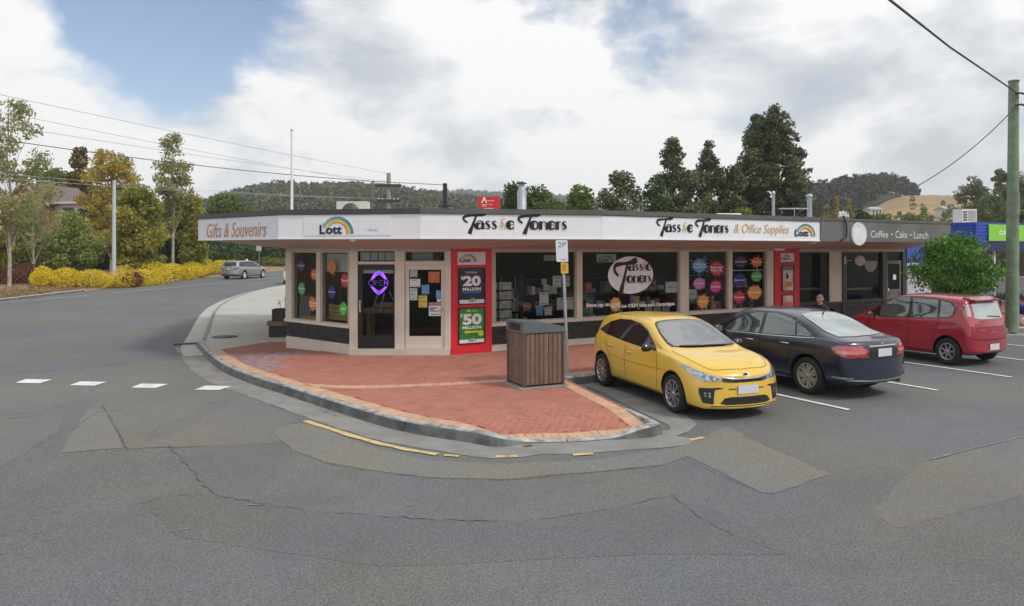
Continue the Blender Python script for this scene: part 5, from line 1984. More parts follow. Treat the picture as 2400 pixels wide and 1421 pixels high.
for v in 'LR':
 bc.line("door_seam", [(.92, .93), (.98, .7), (.94, .32)], v, .009, m_seam)
 bc.line("door_seam", [(-.25, .96), (-.25, .6), (-.23, .30)], v, .009, m_seam)
 bc.line("door_seam", [(-1.12, 1.0), (-1.06, .80), (-.98, .60), (-.95, .32)], v, .009, m_seam)
 bc.line("crease_shading", [(1.6, .80), (.5, .78), (-.6, .80), (-1.5, .83), (-2.1, .86)], v, .010, mat("blue_highlight_line", (.02, .035, .08), .3), .002)  # flat strip: the highlight along the shoulder crease is painted in
 bc.line("sill_chrome", [(.95, .235), (0, .24), (-.95, .255)], v, .022, mat("dull_chrome", (.42, .42, .40), .4, metal=.6), .006)
TL = [(.50, .80), (.62, .765), (.80, .755), (.90, .80), (.905, .93), (.80, .955), (.60, .945), (.40, .90), (.40, .86)]
for sgn in (1, -1):
 bc.skin("tail_lamp", [(sgn * p[0], p[1]) for p in ((.46, .775), (.62, .735), (.78, .725), (.84, .76), (.845, .90), (.76, .925), (.60, .915), (.40, .87), (.38, .83))], 'B', m_tail, .007, .06)
 bc.skin("tail_lamp_lens", [(sgn * p[0], p[1]) for p in ((.47, .80), (.62, .785), (.80, .79), (.81, .835), (.60, .845), (.43, .845))], 'B', m_tail_p, .011, .06)
bc.both("tail_lamp", [(-2.33, .735), (-2.18, .745), (-2.02, .80), (-1.92, .885), (-2.05, .935), (-2.28, .925)], m_tail, .007, spacing=.05)
bc.both("tail_lamp_lens", [(-2.30, .79), (-2.15, .795), (-2.03, .82), (-2.06, .845), (-2.30, .84)], m_tail_p, .011, spacing=.05)
bc.skin("number_plate_recess", [(-.37, .72), (.37, .72), (.34, .90), (-.34, .90)], 'B', m_trim, .005, .1)
bc.skin("boot_chrome_strip", [(-.36, .905), (.36, .905), (.36, .928), (-.36, .928)], 'B', mat("dull_chrome", (.42, .42, .40), .4, metal=.6), .010, .1)
bc.line("boot_seam", [(-.68, .99), (-.62, .74), (-.40, .70), (0, .695), (.40, .70), (.62, .74), (.68, .99)], 'B', .010, m_seam, .003)
bc.line("bumper_chrome", [(-.80, .355), (-.4, .335), (0, .33), (.4, .335), (.80, .355)], 'B', .022, mat("dull_chrome", (.42, .42, .40), .4, metal=.6), .006)
for v in 'LR':
 bc.line("bumper_chrome", [(-2.25, .385), (-2.1, .385), (-1.93, .39)], v, .03, m_chrome, .006)
bc.skin("bumper_valance", [(-.80, .24), (.80, .24), (.80, .315), (-.80, .315)], 'B', m_trim, .004, .1)
bc.plate('B', .805, .012)
bc.skin("badge", [(-.05, .95), (0, .975), (.05, .95), (.035, .945), (0, .962), (-.035, .945)], 'B', m_chrome, .006, None)
bc.wheels('petal', mat("dusty_alloy", (.40, .38, .34), .42, .12, 8, metal=.55), .1)
bc.mirrors(.78, .985, .89, m_blue, (.12, .21, .15))
bc.handle(.02, .845, m_chrome, .20)
bc.handle(-.88, .865, m_chrome, .20)
MB().tube([(-1.02, 0, 1.36), (-1.05, 0, 1.40), (-1.10, 0, 1.46)], [.02, .012, .006], 6).build("aerial", m_gloss, bc.root, False)
MB().tube([(-2.27, -.58, .25), (-2.1, -.58, .25)], .03, 12).build("exhaust_tip", m_chrome, bc.root, False)
# ------------------------------------------------------------------ red small hatch
m_redp = mat("red_car_paint", (0.32, 0.008, 0.025), 0.30, 0.06, 1, coat=.8, spec=.5)
MV = dict(x0=-1.92, x1=1.96, axles=(1.22, -1.28), tyre=.30, rim=.19, arch=.355, ytrack=.745, tumble=.24, twid=.185,
          bowx1=1.1, bowF=.40, bowx0=-1.45, bowR=.16, leanF=-.02, leanR=.06,
          top=[(-1.92, .88), (-1.895, .99), (-1.86, 1.10), (-1.76, 1.36), (-1.66, 1.49), (-1.2, 1.535), (-.5, 1.55), (-.05, 1.53), (.30, 1.45), (.75, 1.22), (1.15, 1.02), (1.4, .94), (1.7, .82), (1.85, .70), (1.93, .56), (1.96, .45)],
          belt=[(-1.92, .80), (-1.85, .95), (-1.6, 1.02), (-1.0, 1.00), (0, .945), (.8, .915), (1.3, .87), (1.7, .74), (1.96, .42)],
          bot=[(-1.92, .34), (-1.88, .28), (-1.7, .235), (-1.0, .20), (1.0, .19), (1.75, .20), (1.93, .25), (1.96, .32)],
          wid=[(-1.92, .77), (-1.85, .81), (-1.5, .84), (-1.0, .847), (.8, .845), (1.3, .83), (1.7, .77), (1.96, .62)])
f_ = Vector((-.485, .874)).normalized()
ra = Vector((10.50, 16.62))
c_ = ra + f_ * 1.28 * .95
rc = Car(MV, "small_hatchback_car", "dark red compact hatchback parked in the bay before the round street tree", PARK, (c_.x, c_.y, .012), yaw(f_.x, f_.y), m_redp, (.90, .985, 1))
WN = [(1.05, .935), (.75, 1.13), (.35, 1.37), (.02, 1.465), (-.5, 1.49), (-1.0, 1.465), (-1.34, 1.40), (-1.46, 1.28), (-1.42, 1.10), (-1.30, 1.045), (-.6, .995), (.2, .955)]
rc.both("window_surround", WN, m_gloss, .004)
rc.both("quarter_window", [(.98, .95), (.78, 1.08), (.60, 1.19), (.60, .962)], m_cglass, .009)
rc.both("side_window", [(.55, 1.20), (.32, 1.34), (.02, 1.43), (-.25, 1.448), (-.25, .995), (.55, .967)], m_cglass_g, .009)
rc.both("side_window", [(-.32, 1.45), (-.6, 1.452), (-.98, 1.43), (-1.02, 1.04), (-.6, 1.012), (-.32, 1.0)], m_cglass_g, .009)
rc.both("quarter_window", [(-1.06, 1.425), (-1.30, 1.375), (-1.41, 1.27), (-1.38, 1.12), (-1.28, 1.065), (-1.08, 1.045)], m_cglass_g, .009)
rc.skin("windscreen", [(1.12, -.62), (1.2, 0), (1.12, .62), (.8, .62), (.38, .54), (.30, 0), (.38, -.54), (.8, -.62)], 'T', m_cglass_w, .008, .12)
rc.skin("rear_window", [(-.56, 1.06), (-.3, 1.035), (.3, 1.035), (.56, 1.06), (.53, 1.36), (.46, 1.41), (-.46, 1.41), (-.53, 1.36)], 'B', m_cglass_r, .008, .1)
for sgn in (1, -1):
 rc.skin("tail_lamp", [(sgn * p[0], p[1]) for p in ((.615, .88), (.74, .90), (.745, 1.10), (.70, 1.38), (.60, 1.40), (.62, 1.2))], 'B', m_tail, .007, .06)
 rc.skin("tail_lamp_lens", [(sgn * p[0], p[1]) for p in ((.63, 1.10), (.72, 1.10), (.685, 1.36), (.615, 1.37))], 'B', mat("silver_lens", (.55, .5, .5), .1, .3, 14, spec=1), .011, .05)
rc.both("tail_lamp", [(-1.90, .90), (-1.72, 1.00), (-1.62, 1.16), (-1.66, 1.36), (-1.76, 1.34), (-1.84, 1.12)], m_tail, .007, spacing=.05)
for v in 'LR':
 rc.line("door_seam", [(.78, .93), (.82, .7), (.76, .32)], v, .009, m_seam)
 rc.line("door_seam", [(-.28, .97), (-.28, .6), (-.26, .30)], v, .009, m_seam)
 rc.line("door_seam", [(-1.06, 1.03), (-1.03, .82), (-.95, .64), (-.90, .32)], v, .009, m_seam)
 rc.line("fuel_flap", [(-1.45 + .075 * math.cos(t * .524), .86 + .075 * math.sin(t * .524)) for t in range(13)], v, .008, m_seam)
rc.line("hatch_seam", [(-.66, 1.10), (-.68, .80), (-.62, .62), (-.3, .595), (.3, .595), (.62, .62), (.68, .80), (.66, 1.10)], 'B', .010, m_seam, .003)
rc.line("bumper_seam", [(-.80, .66), (-.62, .60), (0, .575), (.62, .60), (.80, .66)], 'B', .009, m_seam, .004)
rc.skin("badge", [(-.06, .80), (.06, .80), (.06, .815), (-.06, .815)], 'B', m_chrome, .007, None)
rc.skin("badge", [(.28, .80), (.48, .80), (.48, .815), (.28, .815)], 'B', m_chrome, .007, None)
rc.skin("hatch_handle", [(-.10, .735), (.10, .735), (.10, .755), (-.10, .755)], 'B', m_chrome, .010, None)
rc.skin("bumper_valance", [(-.62, .235), (.62, .235), (.62, .30), (-.62, .30)], 'B', m_trim, .004, .1)
rc.plate('B', .42, .012)
rc.wheels('seven', m_alloy, .15)
rc.mirrors(.72, .99, .82, m_redp, (.11, .19, .15))
rc.handle(-.10, .84, m_redp)
rc.handle(-.92, .88, m_redp)
rc.wiper((-.38, 1.065), (.12, 1.10), 'B')
mbx = MB()
mbx.add([(-1.50, -.55, 1.512), (-1.50, .55, 1.512), (-1.80, .51, 1.462), (-1.80, -.51, 1.462), (-1.50, -.55, 1.46), (-1.50, .55, 1.46), (-1.79, .51, 1.43), (-1.79, -.51, 1.43)], [(0, 3, 2, 1), (4, 5, 6, 7), (2, 3, 7, 6), (0, 4, 7, 3), (1, 2, 6, 5)])
mbx.build("roof_spoiler", m_redp, rc.root, False)
# ------------------------------------------------------------------ two cars on the side street
m_silver = mat("silver_car_paint", (0.36, 0.37, 0.37), 0.30, 0.05, 1, metal=.55, coat=.5)
WG = dict(SD)
WG['top'] = [(-2.37, .74), (-2.34, .98), (-2.28, 1.12), (-2.12, 1.36), (-1.98, 1.44), (-1.4, 1.475), (-.4, 1.49), (.1, 1.475), (.45, 1.41), (.85, 1.22), (1.2, 1.04), (1.4, .985), (1.8, .90), (2.15, .80), (2.32, .68), (2.40, .5)]
q = P(566, 653)
f_ = Vector((.10, .995)).normalized()
sw = Car(WG, "wagon_car", "silver station wagon driving away on the side street by the yellow hedges", None, (q.x + .1, 61.5, gz(q.x, 61.5)), yaw(.22, .975), m_silver, (.98, .98, 1.02))
sw.both("window_surround", [(1.0, .945), (.70, 1.12), (.35, 1.30), (0, 1.40), (-.8, 1.42), (-1.7, 1.38), (-1.98, 1.25), (-2.02, 1.03), (-1.2, .995), (.4, .945)], m_cglass, .005)
sw.skin("rear_window", [(-.62, 1.06), (.62, 1.06), (.56, 1.34), (.4, 1.38), (-.4, 1.38), (-.56, 1.34)], 'B', mat("deep_green_glass", (.015, .04, .032), .05, .3, 3, spec=.6), .006, .1)
for sgn in (1, -1):
 sw.skin("tail_lamp", [(sgn * p[0], p[1]) for p in ((.60, .80), (.84, .80), (.85, 1.0), (.70, 1.02))], 'B', mat("grey_tail_lens", (.20, .16, .16), .15, .2), .007, .08)
sw.skin("number_plate_recess", [(-.5, .80), (.5, .80), (.5, .93), (-.5, .93)], 'B', mat("warm_grey_panel", (.26, .26, .26), .4), .005, .1)
sw.plate('B', .86)
sw.skin("bumper_valance", [(-.84, .25), (.84, .25), (.84, .40), (-.84, .40)], 'B', m_trim, .004, .1)
sw.wheels('star', mat("bright_hub", (.74, .74, .74), .3, metal=.5), .1)
sw.mirrors(.78, .985, .89, m_silver)
MB().lathe([(.10, 1.47), (.10, 1.56), (.06, 1.60), (0, 1.605)], 12, c=(.15, -.1, 0)).build("roof_lamp", mat("cream_plastic", (.72, .68, .45), .5), sw.root, False)
m_wcar = mat("white_car_paint", (0.72, 0.72, 0.72), 0.30, 0.03, 1, coat=.6)
e = P(655, 668)
wc = Car(MV, "white_hatchback_car", "white hatchback half hidden by the shop corner on the side street", None, (e.x + .82, e.y + 1.95, gz(e.x, e.y)), yaw(-.12, .99), m_wcar)
for sgn in (1, -1):
 wc.skin("tail_lamp", [(sgn * p[0], p[1]) for p in ((.615, .98), (.74, .96), (.745, 1.10), (.70, 1.36), (.60, 1.38), (.62, 1.2))], 'B', m_tail, .007, .06)
wc.skin("rear_window", [(-.56, 1.06), (.56, 1.06), (.53, 1.36), (.46, 1.41), (-.46, 1.41), (-.53, 1.36)], 'B', m_cglass, .008, .1)
wc.both("side_window", [(.55, 1.20), (.32, 1.34), (.02, 1.43), (-.6, 1.45), (-1.3, 1.38), (-1.3, 1.05), (-.25, .995), (.55, .967)], m_cglass, .009)
wc.skin("bumper_valance", [(-.70, .235), (.70, .235), (.70, .36), (-.70, .36)], 'B', m_trim, .004, .1)
wc.plate('B', .62)
wc.wheels('star', m_alloy)
# ================================================================== THE CAFE NEXT DOOR
m_grey_f = mat("grey_render", (0.145, 0.142, 0.138), 0.6, 0.18, 1.2, dirt=0.2, dscale=.9)
m_charcoal = mat("charcoal_frame", (0.035, 0.035, 0.037), 0.45, 0.1, 3)
m_cafe_int = mat("cafe_interior", (0.055, 0.048, 0.04), 0.8, 0.3, 1.5)
m_bluepaint = mat("blue_cladding", (0.015, 0.055, 0.42), 0.4, 0.06, 1.5)
m_blued = mat("deep_blue_paint", (0.008, 0.012, 0.10), 0.45, 0.05)
m_whitewall = mat("white_corrugated", (0.60, 0.62, 0.66), 0.5, 0.05, 2, dirt=.12)
m_lime = mat("lime_sign", (0.24, 0.62, 0.05), 0.5, 0.03)
cafe = thing("cafe", "grey cafe front with round white sign and Coffee Cake Lunch lettering", "cafe", (fac_R.at(12, 0, 0).x, fac_R.at(12, 0, 0).y, .15))
def cp(mb, name, m_, parent=None):
 return mb.build(name, m_, parent or cafe)
s_e = sg_DE.s(1922)
s_g = sg_DE.s(2226)
zt2, zb2 = 3.40, 2.83
mb = sg_DE.mb()
mb.prism([(s_e + .002, zb2), (s_g - .9, zb2 - .02), (s_g, zb2 + .20), (s_g, zt2), (s_e + .002, zt2)], -.03, .06, axis='y')
cp(mb, "fascia", m_grey_f)
cp(sg_DE.mb().box(s_e + .012, s_g + .02, -.05, .12, zt2, zt2 + .07), "roof_flashing", m_flash_r)
mb = MB()
c_end = fac_R.at(17.6, 0, 0)
qs = [(FE.x, FE.y, zb2), (FG.x, FG.y, zb2 + .1), (c_end.x, c_end.y, ZW), (Rend.x, Rend.y, ZW)]
mb.add(qs, [(3, 2, 1, 0)])
cp(mb, "soffit", m_soffit)
mb = MB()
bk0, bk1 = fac_R.at(11.98, 7, 0), fac_R.at(17.6, 7, 0)
mb.prism([(FE.x, FE.y), (FG.x, FG.y), (bk1.x, bk1.y), (bk0.x, bk0.y)], zt2 - .05, zt2 - .01)
cp(mb, "roof", m_roof)
# front
brick_band(fac_R, sR(1870.5), sR(2072), .12, .84, m_brown_brick, 10, .24, cafe, 0, 9)
cp(fac_R.mb().box(sR(1870.5), sR(2072), -.05, .1, .84, .90), "sill", m_charcoal)
cp(fac_R.mb().box(sR(1870.5), sR(2118), -.03, .1, 2.52, ZW + .02), "head_beam", m_cream_d)
cp(fac_R.mb().box(sR(1943), sR(1971), -.03, .1, .90, 2.52), "post", m_cream)
for a, b in ((1972, 1982), (2066, 2076), (2113, 2120)):
 cp(fac_R.mb().box(sR(a), sR(b), -.05, .1, .13, 2.52), "post", m_charcoal)
def cwin(a, b, z0, z1):
 mb = fac_R.mb()
 s0, s1, f = sR(a), sR(b), .04
 for bx in ((s0, s0 + f, z0, z1), (s1 - f, s1, z0, z1), (s0 + f, s1 - f, z0, z0 + f), (s0 + f, s1 - f, z1 - f, z1)):
  mb.box(bx[0], bx[1], 0, .06, bx[2], bx[3])
 w = cp(mb, "window", m_charcoal)
 fac_R.mb().box(s0 + f, s1 - f, .025, .032, z0 + f, z1 - f).build("pane", m_glass, w)
 return w
cw1 = cwin(1871, 1943, .90, 2.52)
cw2 = cwin(1982.5, 2066, .90, 2.52)
# cup print on the second pane and a rail along both
pts = [(sR(2026), fac_R.z(2040, 612)), (sR(2058), fac_R.z(2040, 612)), (sR(2055), fac_R.z(2040, 628)), (sR(2047), fac_R.z(2040, 637)), (sR(2036), fac_R.z(2040, 637)), (sR(2029), fac_R.z(2040, 628))]
flat(fac_R, fill(pts), .02, "cup_print", mat("frosted_print", (.30, .30, .28), .6), cw2)
for w, a, b in ((cw1, 1872, 1942), (cw2, 1985, 2065)):
 fac_R.mb().box(sR(a), sR(b), .35, .65, fac_R.z((a + b) / 2, 681), fac_R.z((a + b) / 2, 677)).build("window_bench", m_wood, w)
# dim room
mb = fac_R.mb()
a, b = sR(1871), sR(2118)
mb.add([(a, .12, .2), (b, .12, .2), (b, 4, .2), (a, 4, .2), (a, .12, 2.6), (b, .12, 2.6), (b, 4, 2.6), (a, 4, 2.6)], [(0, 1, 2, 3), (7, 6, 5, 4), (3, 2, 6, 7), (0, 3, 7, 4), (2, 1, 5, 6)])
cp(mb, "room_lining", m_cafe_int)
# door
mb = fac_R.mb()
a, b = sR(2077), sR(2112)
mb.box(a, a + .10, 0, .05, .15, 2.22)
mb.box(b - .10, b, 0, .05, .15, 2.22)
mb.box(a + .10, b - .10, 0, .05, 2.10, 2.22)
mb.box(a + .10, b - .10, 0, .05, 1.12, 1.22)
mb.box(a + .10, b - .10, 0, .05, .15, .30)
dr = cp(mb, "door", mat("grey_door_frame", (.13, .13, .12), .5))
fac_R.mb().box(a + .10, b - .10, .02, .027, 1.22, 2.10).build("pane", m_glass, dr)
fac_R.mb().box(a + .10, b - .10, .02, .03, .30, 1.12).build("kick_panel", mat("grey_door_frame", (.13, .13, .12), .5), dr)
fac_R.mb().box(a, b, 0, .05, 2.24, 2.52).build("transom_panel", m_glass, dr)
fac_R.mb().box(sR(2094), sR(2101), .012, .018, fac_R.z(2098, 656), fac_R.z(2098, 644)).build("notice", m_paper, dr)
mb = fac_R.mb()
mb.tube([(a + .05, -.01, 1.0), (a + .05, -.05, 1.0), (a + .05, -.05, 1.25), (a + .05, -.01, 1.25)], .011, 6)
mb.build("door_handle", m_chrome if 'm_chrome' in globals() else m_white, dr)
# round sign, lettering, hanging sign
s, z = sg_DE.sz(2009, 549)
mb = sg_DE.mb()
rw = (sg_DE.s(2027) - sg_DE.s(1991)) / 2
rh = 27.5 * (sg_DE.O.y + sg_DE.u.y * s) / 1700
mb.lathe([(0, -.075), (.97, -.075), (1.0, -.06), (1.0, -.04)], 40, 'y', (0, 0, 0))
mb2 = sg_DE.mb()
base = [sg_DE.M.inverted() @ Vector(p) for p in mb.v]
mb2.add([(s + p.x * rw, p.y, z + p.z * rh) for p in base], mb.f, 0, False)
o = cp(mb2, "round_sign", mat("plain_white_disc", (.72, .72, .73), .5))
flat(sg_DE, ribbon([(s + rw * .93 * math.cos(k * .157), z + rh * .93 * math.sin(k * .157), .012) for k in range(41)]), -.078, "sign_rim", mat("pale_grey_rim", (.5, .5, .5), .5), cafe)
for t, a, b, up, dn in (("Coffee", 2038, 2079, 541, 557.5), ("·", 2085, 2089.5, 547.5, 551.5), ("Cake", 2096, 2124, 541.5, 558.5), ("·", 2130, 2134.5, 549, 553), ("Lunch", 2139, 2173, 543, 560)):
 pm = (a + b) / 2
 flat(sg_DE, fit_text(t, sg_DE.s(a), sg_DE.s(b), sg_DE.z(pm, dn), sg_DE.z(pm, up), bold=.006), -.036, "cafe_lettering", mat("dim_white_ink", (.66, .66, .66), .5), cafe)
hs = thing("hanging_sign", "small round cafe sign on a bracket under the cafe canopy", "sign", fac_R.at(sR(1992), -.35, 2.3))
q = fac_R.at(sR(1985), -.05, fac_R.z(1990, 610))
mb = fac_R.mb()
mb.box(sR(1976), sR(1979), -.06, -.05, fac_R.z(1978, 620), fac_R.z(1978, 602))
mb.tube([(sR(1977), -.06, fac_R.z(1978, 611)), (sR(1977), -.30, fac_R.z(1978, 611))], .015, 6)
mb.build("bracket", m_white, hs)
cz = fac_R.z(1990, 611)
mb = MB(Matrix.Translation(fac_R.at(sR(1978) + .10, -.50, cz)) @ Matrix.Rotation(math.radians(12), 4, 'Z'))
mb.lathe([(0, -.05), (.155, -.05), (.17, -.04), (.17, .04), (.155, .05), (0, .05)], 28, 'y')
mb.build("sign_disc", mat("pinkish_white_disc", (.60, .52, .50), .5), hs)
# --- service bracket with insulators on the parapet
wh = thing("service_bracket", "galvanised cable bracket with insulators on the cafe parapet", "bracket", sg_DE.at(sg_DE.s(1980), 0, zt2 + .07))
s = sg_DE.s(1981)
mb = sg_DE.mb()
mb.tube([(s - .22, .05, zt2 + .08), (s, .05, zt2 + .30), (s + .22, .05, zt2 + .08)], .018, 6)
mb.tube([(s - .22, .05, zt2 + .08), (s + .22, .05, zt2 + .08)], .018, 6)
mb.build("frame", mat("galvanised_steel", (.42, .44, .45), .45, .1, 6, metal=.6), wh)
for dx in (-.16, -.05, .06, .16):
 sg_DE.mb().lathe([(0, .0), (.05, .0), (.055, .05), (.03, .09), (.045, .13), (.02, .17), (0, .17)], 10, 'z', (s + dx, .05, zt2 + .10)).build("insulator", mat("porcelain", (.66, .70, .72), .25), wh)
mb = sg_DE.mb()
mb.tube(smooth_line([(s - .12, -.02, zt2 + .15), (s - .08, -.08, zt2 - .05), (s - .06, -.09, 3.10), (s - .12, -.09, 2.92), (s - .30, -.08, 2.86)], .06), .022, 8)
mb.build("drop_cable", m_black, wh)
# ================================================================== THE BLUE SHOP
blue = thing("blue_shop", "bright blue fascia shop with lime green sign behind the street tree", "shop", (18, 29, .15))
BO = Q(2287, 520, 28.8)
fac_B = Facade((BO.x, BO.y), U)
zb_t, zb_b = BO.z, 2.88
Lb = 16
h_ = (zb_t - zb_b) / 6
for k in range(6):
 fac_B.mb().box(0, Lb, -.02 + .014 * (k % 2), .10, zb_b + k * h_ + .010, zb_b + (k + 1) * h_ - .010).build("cladding_board", m_bluepaint, blue)
mb = fac_B.mb()
mb.box(.02, Lb, .03, .16, zb_b, zb_t - .01)
mb.build("fascia_backing", m_blued, blue)
# return of the fascia, towards the cafe
sd = Facade((fac_B.at(0, 6.5, 0).x, fac_B.at(0, 6.5, 0).y), Vector((NO.x, NO.y)))
sd = Facade(fac_B.at(0, 7, 0).xy, fac_B.at(0, 0, 0).xy - fac_B.at(0, 7, 0).xy)
for k in range(6):
 sd.mb().box(0, 7.0 - .02, -.02 + .014 * (k % 2), .05, zb_b + k * h_ + .010, zb_b + (k + 1) * h_ - .010).build("cladding_board", m_bluepaint, blue)
fac_B.mb().box(.0, Lb, .0, 9, zb_t - .06, zb_t - .02).build("roof", m_roof, blue)
fac_B.mb().box(.05, Lb, -.0, 2.4, zb_b - .32, zb_b - .01).build("canopy_beam", m_blued, blue)
sg = fac_B.mb().box(fac_B.s(2314), fac_B.s(2396), -.07, -.03, fac_B.z(2350, 565), fac_B.z(2350, 527)).build("lime_sign", m_lime, blue)
flat(fac_B, fit_text("CARDS", fac_B.s(2337), fac_B.s(2376), fac_B.z(2355, 551), fac_B.z(2355, 541), bold=.03), -.075, "sign_lettering", m_white, blue)
# wall under the canopy
yb = 2.4
fac_B.mb().box(-1.2, Lb, yb, yb + .12, .0, 1.25).build("dado_wall", mat("pale_grey_wall", (.46, .48, .54), .6, .05, 2), blue)
for a in (1.0, 4.4, 7.8):
 mb = fac_B.mb()
 mb.box(a, a + .10, yb - .02, yb + .1, 1.25, 2.66)
 mb.box(a + 3.1, a + 3.2, yb - .02, yb + .1, 1.25, 2.66)
 mb.box(a + .1, a + 3.1, yb - .02, yb + .1, 2.58, 2.66)
 mb.box(a + .1, a + 3.1, yb - .02, yb + .1, 1.25, 1.31)
 w = mb.build("window", m_white, blue)
 fac_B.mb().box(a + .1, a + 3.1, yb + .03, yb + .04, 1.31, 2.58).build("pane", m_glass, w)
fac_B.mb().box(-1.2, Lb, yb + 3, yb + 3.1, 0, 2.7).build("inner_wall", m_int, blue)
for s in (1.75, 5.2, 9.0):
 fac_B.mb().box(s, s + .09, .2, .29, .1, zb_b - .3).build("canopy_post", m_white, blue)
# ribbed white side wall between cafe and blue shop
O2 = fac_R.at(17.62, -.02, 0)
fw = Facade((O2.x, O2.y), Vector((.80, .60)))
w_l = fw.s(2182)
fw.mb().box(0, w_l, 0, .12, 2.12, 2.86).build("upper_wall", m_bluepaint, blue)
fw.mb().box(0, w_l, -.012, .12, 1.90, 2.12).build("white_band", m_whitewall, blue)
n_ = 12
for k in range(n_):
 a = w_l * k / n_
 b = w_l * (k + 1) / n_
 mb = fw.mb()
 mb.prism([(a, .0), (a + (b - a) * .25, -.035), (a + (b - a) * .6, -.035), (a + (b - a) * .8, .0), (b, .0), (b, .10), (a, .10)], .10, 1.90)
 mb.build("wall_rib", m_whitewall, blue)
fw.mb().box(w_l, w_l + 5.5, .5, .6, 0, 2.9).build("back_wall", m_int, blue)
ac2 = thing("air_conditioner", "white boxed air conditioner on the blue shop roof", "air conditioner", fac_B.at(-.5, 1.2, zb_t))
q0, q1 = Q(2256, 490, 30.5), Q(2297, 521, 30.5)
fa = Facade((q0.x, q0.y), (1, .25))
mb = fa.mb()
wd = q1.x - q0.x
mb.box(0, wd, 0, .5, q1.z - .1, q0.z)
mb.build("casing", mat("white_metal", (.68, .68, .66), .45, .04), ac2)
fa.mb().box(.30, wd - .06, -.012, 0, q1.z + .05, q0.z - .06).build("front_grille", mat("grey_grille", (.38, .36, .33), .6), ac2)
mb = fa.mb()
for r in range(4):
 for c in range(2):
  mb.box(.04 + c * .11, .12 + c * .11, -.010, 0, q1.z + .06 + r * .11, q1.z + .13 + r * .11)
o = mb.build("side_louvre", m_trim if 'm_trim' in globals() else m_black, ac2)
o["kind"] = "stuff"
# ================================================================== STREET FURNITURE
m_galv = mat("galvanised_steel", (.42, .44, .45), .45, .1, 6, metal=.6)
m_slat = mat("composite_timber", (0.170, 0.108, 0.080), 0.65, 0.16, 9, 0.15, island=0.14)
m_binlid = mat("grey_powdercoat", (0.105, 0.125, 0.13), 0.4, 0.06, 3)
# --- litter bin enclosure
A_, B_, C_ = P(1228, 911, .17), P(1317, 903, .17), P(1194, 896, .17)
ub = Vector((B_.x - A_.x, B_.y - A_.y)).normalized()
bw_, bd_ = .78, .66
bin_ = thing("litter_bin", "brown timber slatted litter bin enclosure with sloping grey lid", "litter bin", (A_.x, A_.y, hp(A_.x, A_.y)))
fb = Facade((A_.x, A_.y), ub)
zb0 = hp(A_.x, A_.y)
fb.mb().bevbox(-.10, bw_ + .06, -.09, bd_ + .08, zb0 - .06, zb0 + .035, .012).build("concrete_base", m_conc, bin_)
H0, H1 = zb0 + .07, zb0 + .97
fb.mb().box(.015, bw_ - .015, .02, bd_ - .02, zb0 + .035, H1).build("inner_case", m_black, bin_)
n_ = 8
for k in range(n_):
 w = (bw_ - .06) / n_
 fb.mb().bevbox(.03 + k * w + .005, .03 + (k + 1) * w - .005, -.008, .016, H0, H1, .004).build("slat", m_slat, bin_)
n_ = 7
for k in range(n_):
 w = (bd_ - .06) / n_
 for x0, x1 in ((-.008, .016), (bw_ - .016, bw_ + .008)):
  fb.mb().bevbox(x0, x1, .03 + k * w + .005, .03 + (k + 1) * w - .005, H0, H1, .004).build("slat", m_slat, bin_)
for x in (0, bw_):
 for y in (0, bd_):
  fb.mb().bevbox(x - .022, x + .022, y - .022, y + .022, zb0 + .03, H1 + .01, .006).build("corner_post", mat("bronze_post", (.10, .085, .075), .5, .1), bin_)
# lid: high at the left edge, sloping down to the right
z1 = H1 + .01
e = .03
prof = [(-e, z1), (bw_ + e, z1), (bw_ + e, z1 + .085), (bw_ * .72, z1 + .15), (bw_ * .3, z1 + .185), (-e, z1 + .20)]
mb = fb.mb()
mb.prism(prof, -e, bd_ + e, axis='y')
lid = mb.build("lid", m_binlid, bin_)
fb.mb().box(-e - .004, -e, .10, bd_ - .10, z1 + .035, z1 + .16).build("disposal_opening", m_black, bin_)
fb.mb().box(bw_ + e, bw_ + e + .03, .02, .06, z1 + .02, z1 + .07).build("lid_latch", m_white, bin_)
# --- parking sign on its leaning post
base = P(1331, 880, .15)
dS = base.y
top = Q(1316, 562, dS)
sign = thing("parking_sign", "leaning steel post with white two hour parking sign and yellow plate", "sign post", base)
mb = MB()
mb.tube([base + Vector((0, 0, -.02)), Q(1327, 780, dS), Q(1322, 660, dS), top + Vector((.0, 0, -.05))], .03, 12)
mb.build("post", m_galv, sign)
MB().lathe([(.03, .012), (.09, .010), (.10, 0)], 16, c=tuple(base + Vector((0, 0, .008)))).build("base_collar", m_conc, sign)
fs_ = Facade((0, dS - .04), (1, 0))
def tilt_rect(px0, px1, py0, py1, lean, r=.02):
 a0, a1 = fs_.s(px0), fs_.s(px1)
 z1, z0 = fs_.z(px0, py0), fs_.z(px0, py1)
 pts = []
 for cx, cz, t0 in ((a1 - r, z1 - r, 0), (a0 + r, z1 - r, 90), (a0 + r, z0 + r, 180), (a1 - r, z0 + r, 270)):
  for k in range(5):
   t = math.radians(t0 + 22.5 * k)
   pts.append((cx + r * math.cos(t), cz + r * math.sin(t)))
 zc = (z0 + z1) / 2
 return [(p[0] + lean * (zc - p[1]), p[1]) for p in pts]
mb = fs_.mb()
mb.prism(tilt_rect(1303, 1331, 563, 614, .04, .025), -.004, .004, axis='y')
mb.build("sign_plate", mat("sign_white_sheet", (.72, .75, .80), .35, .02), sign)
mb = fs_.mb()
mb.prism(tilt_rect(1314.5, 1332, 616, 641, .03, .012), -.004, .004, axis='y')
mb.build("yellow_plate", mat("sign_yellow", (.68, .43, .05), .45, .05), sign)
flat(fs_, fit_text("2P", fs_.s(1308), fs_.s(1326), fs_.z(1316, 580), fs_.z(1316, 568), bold=.0), -.008, "sign_lettering", mat("sign_green", (.07, .27, .20), .5), sign)
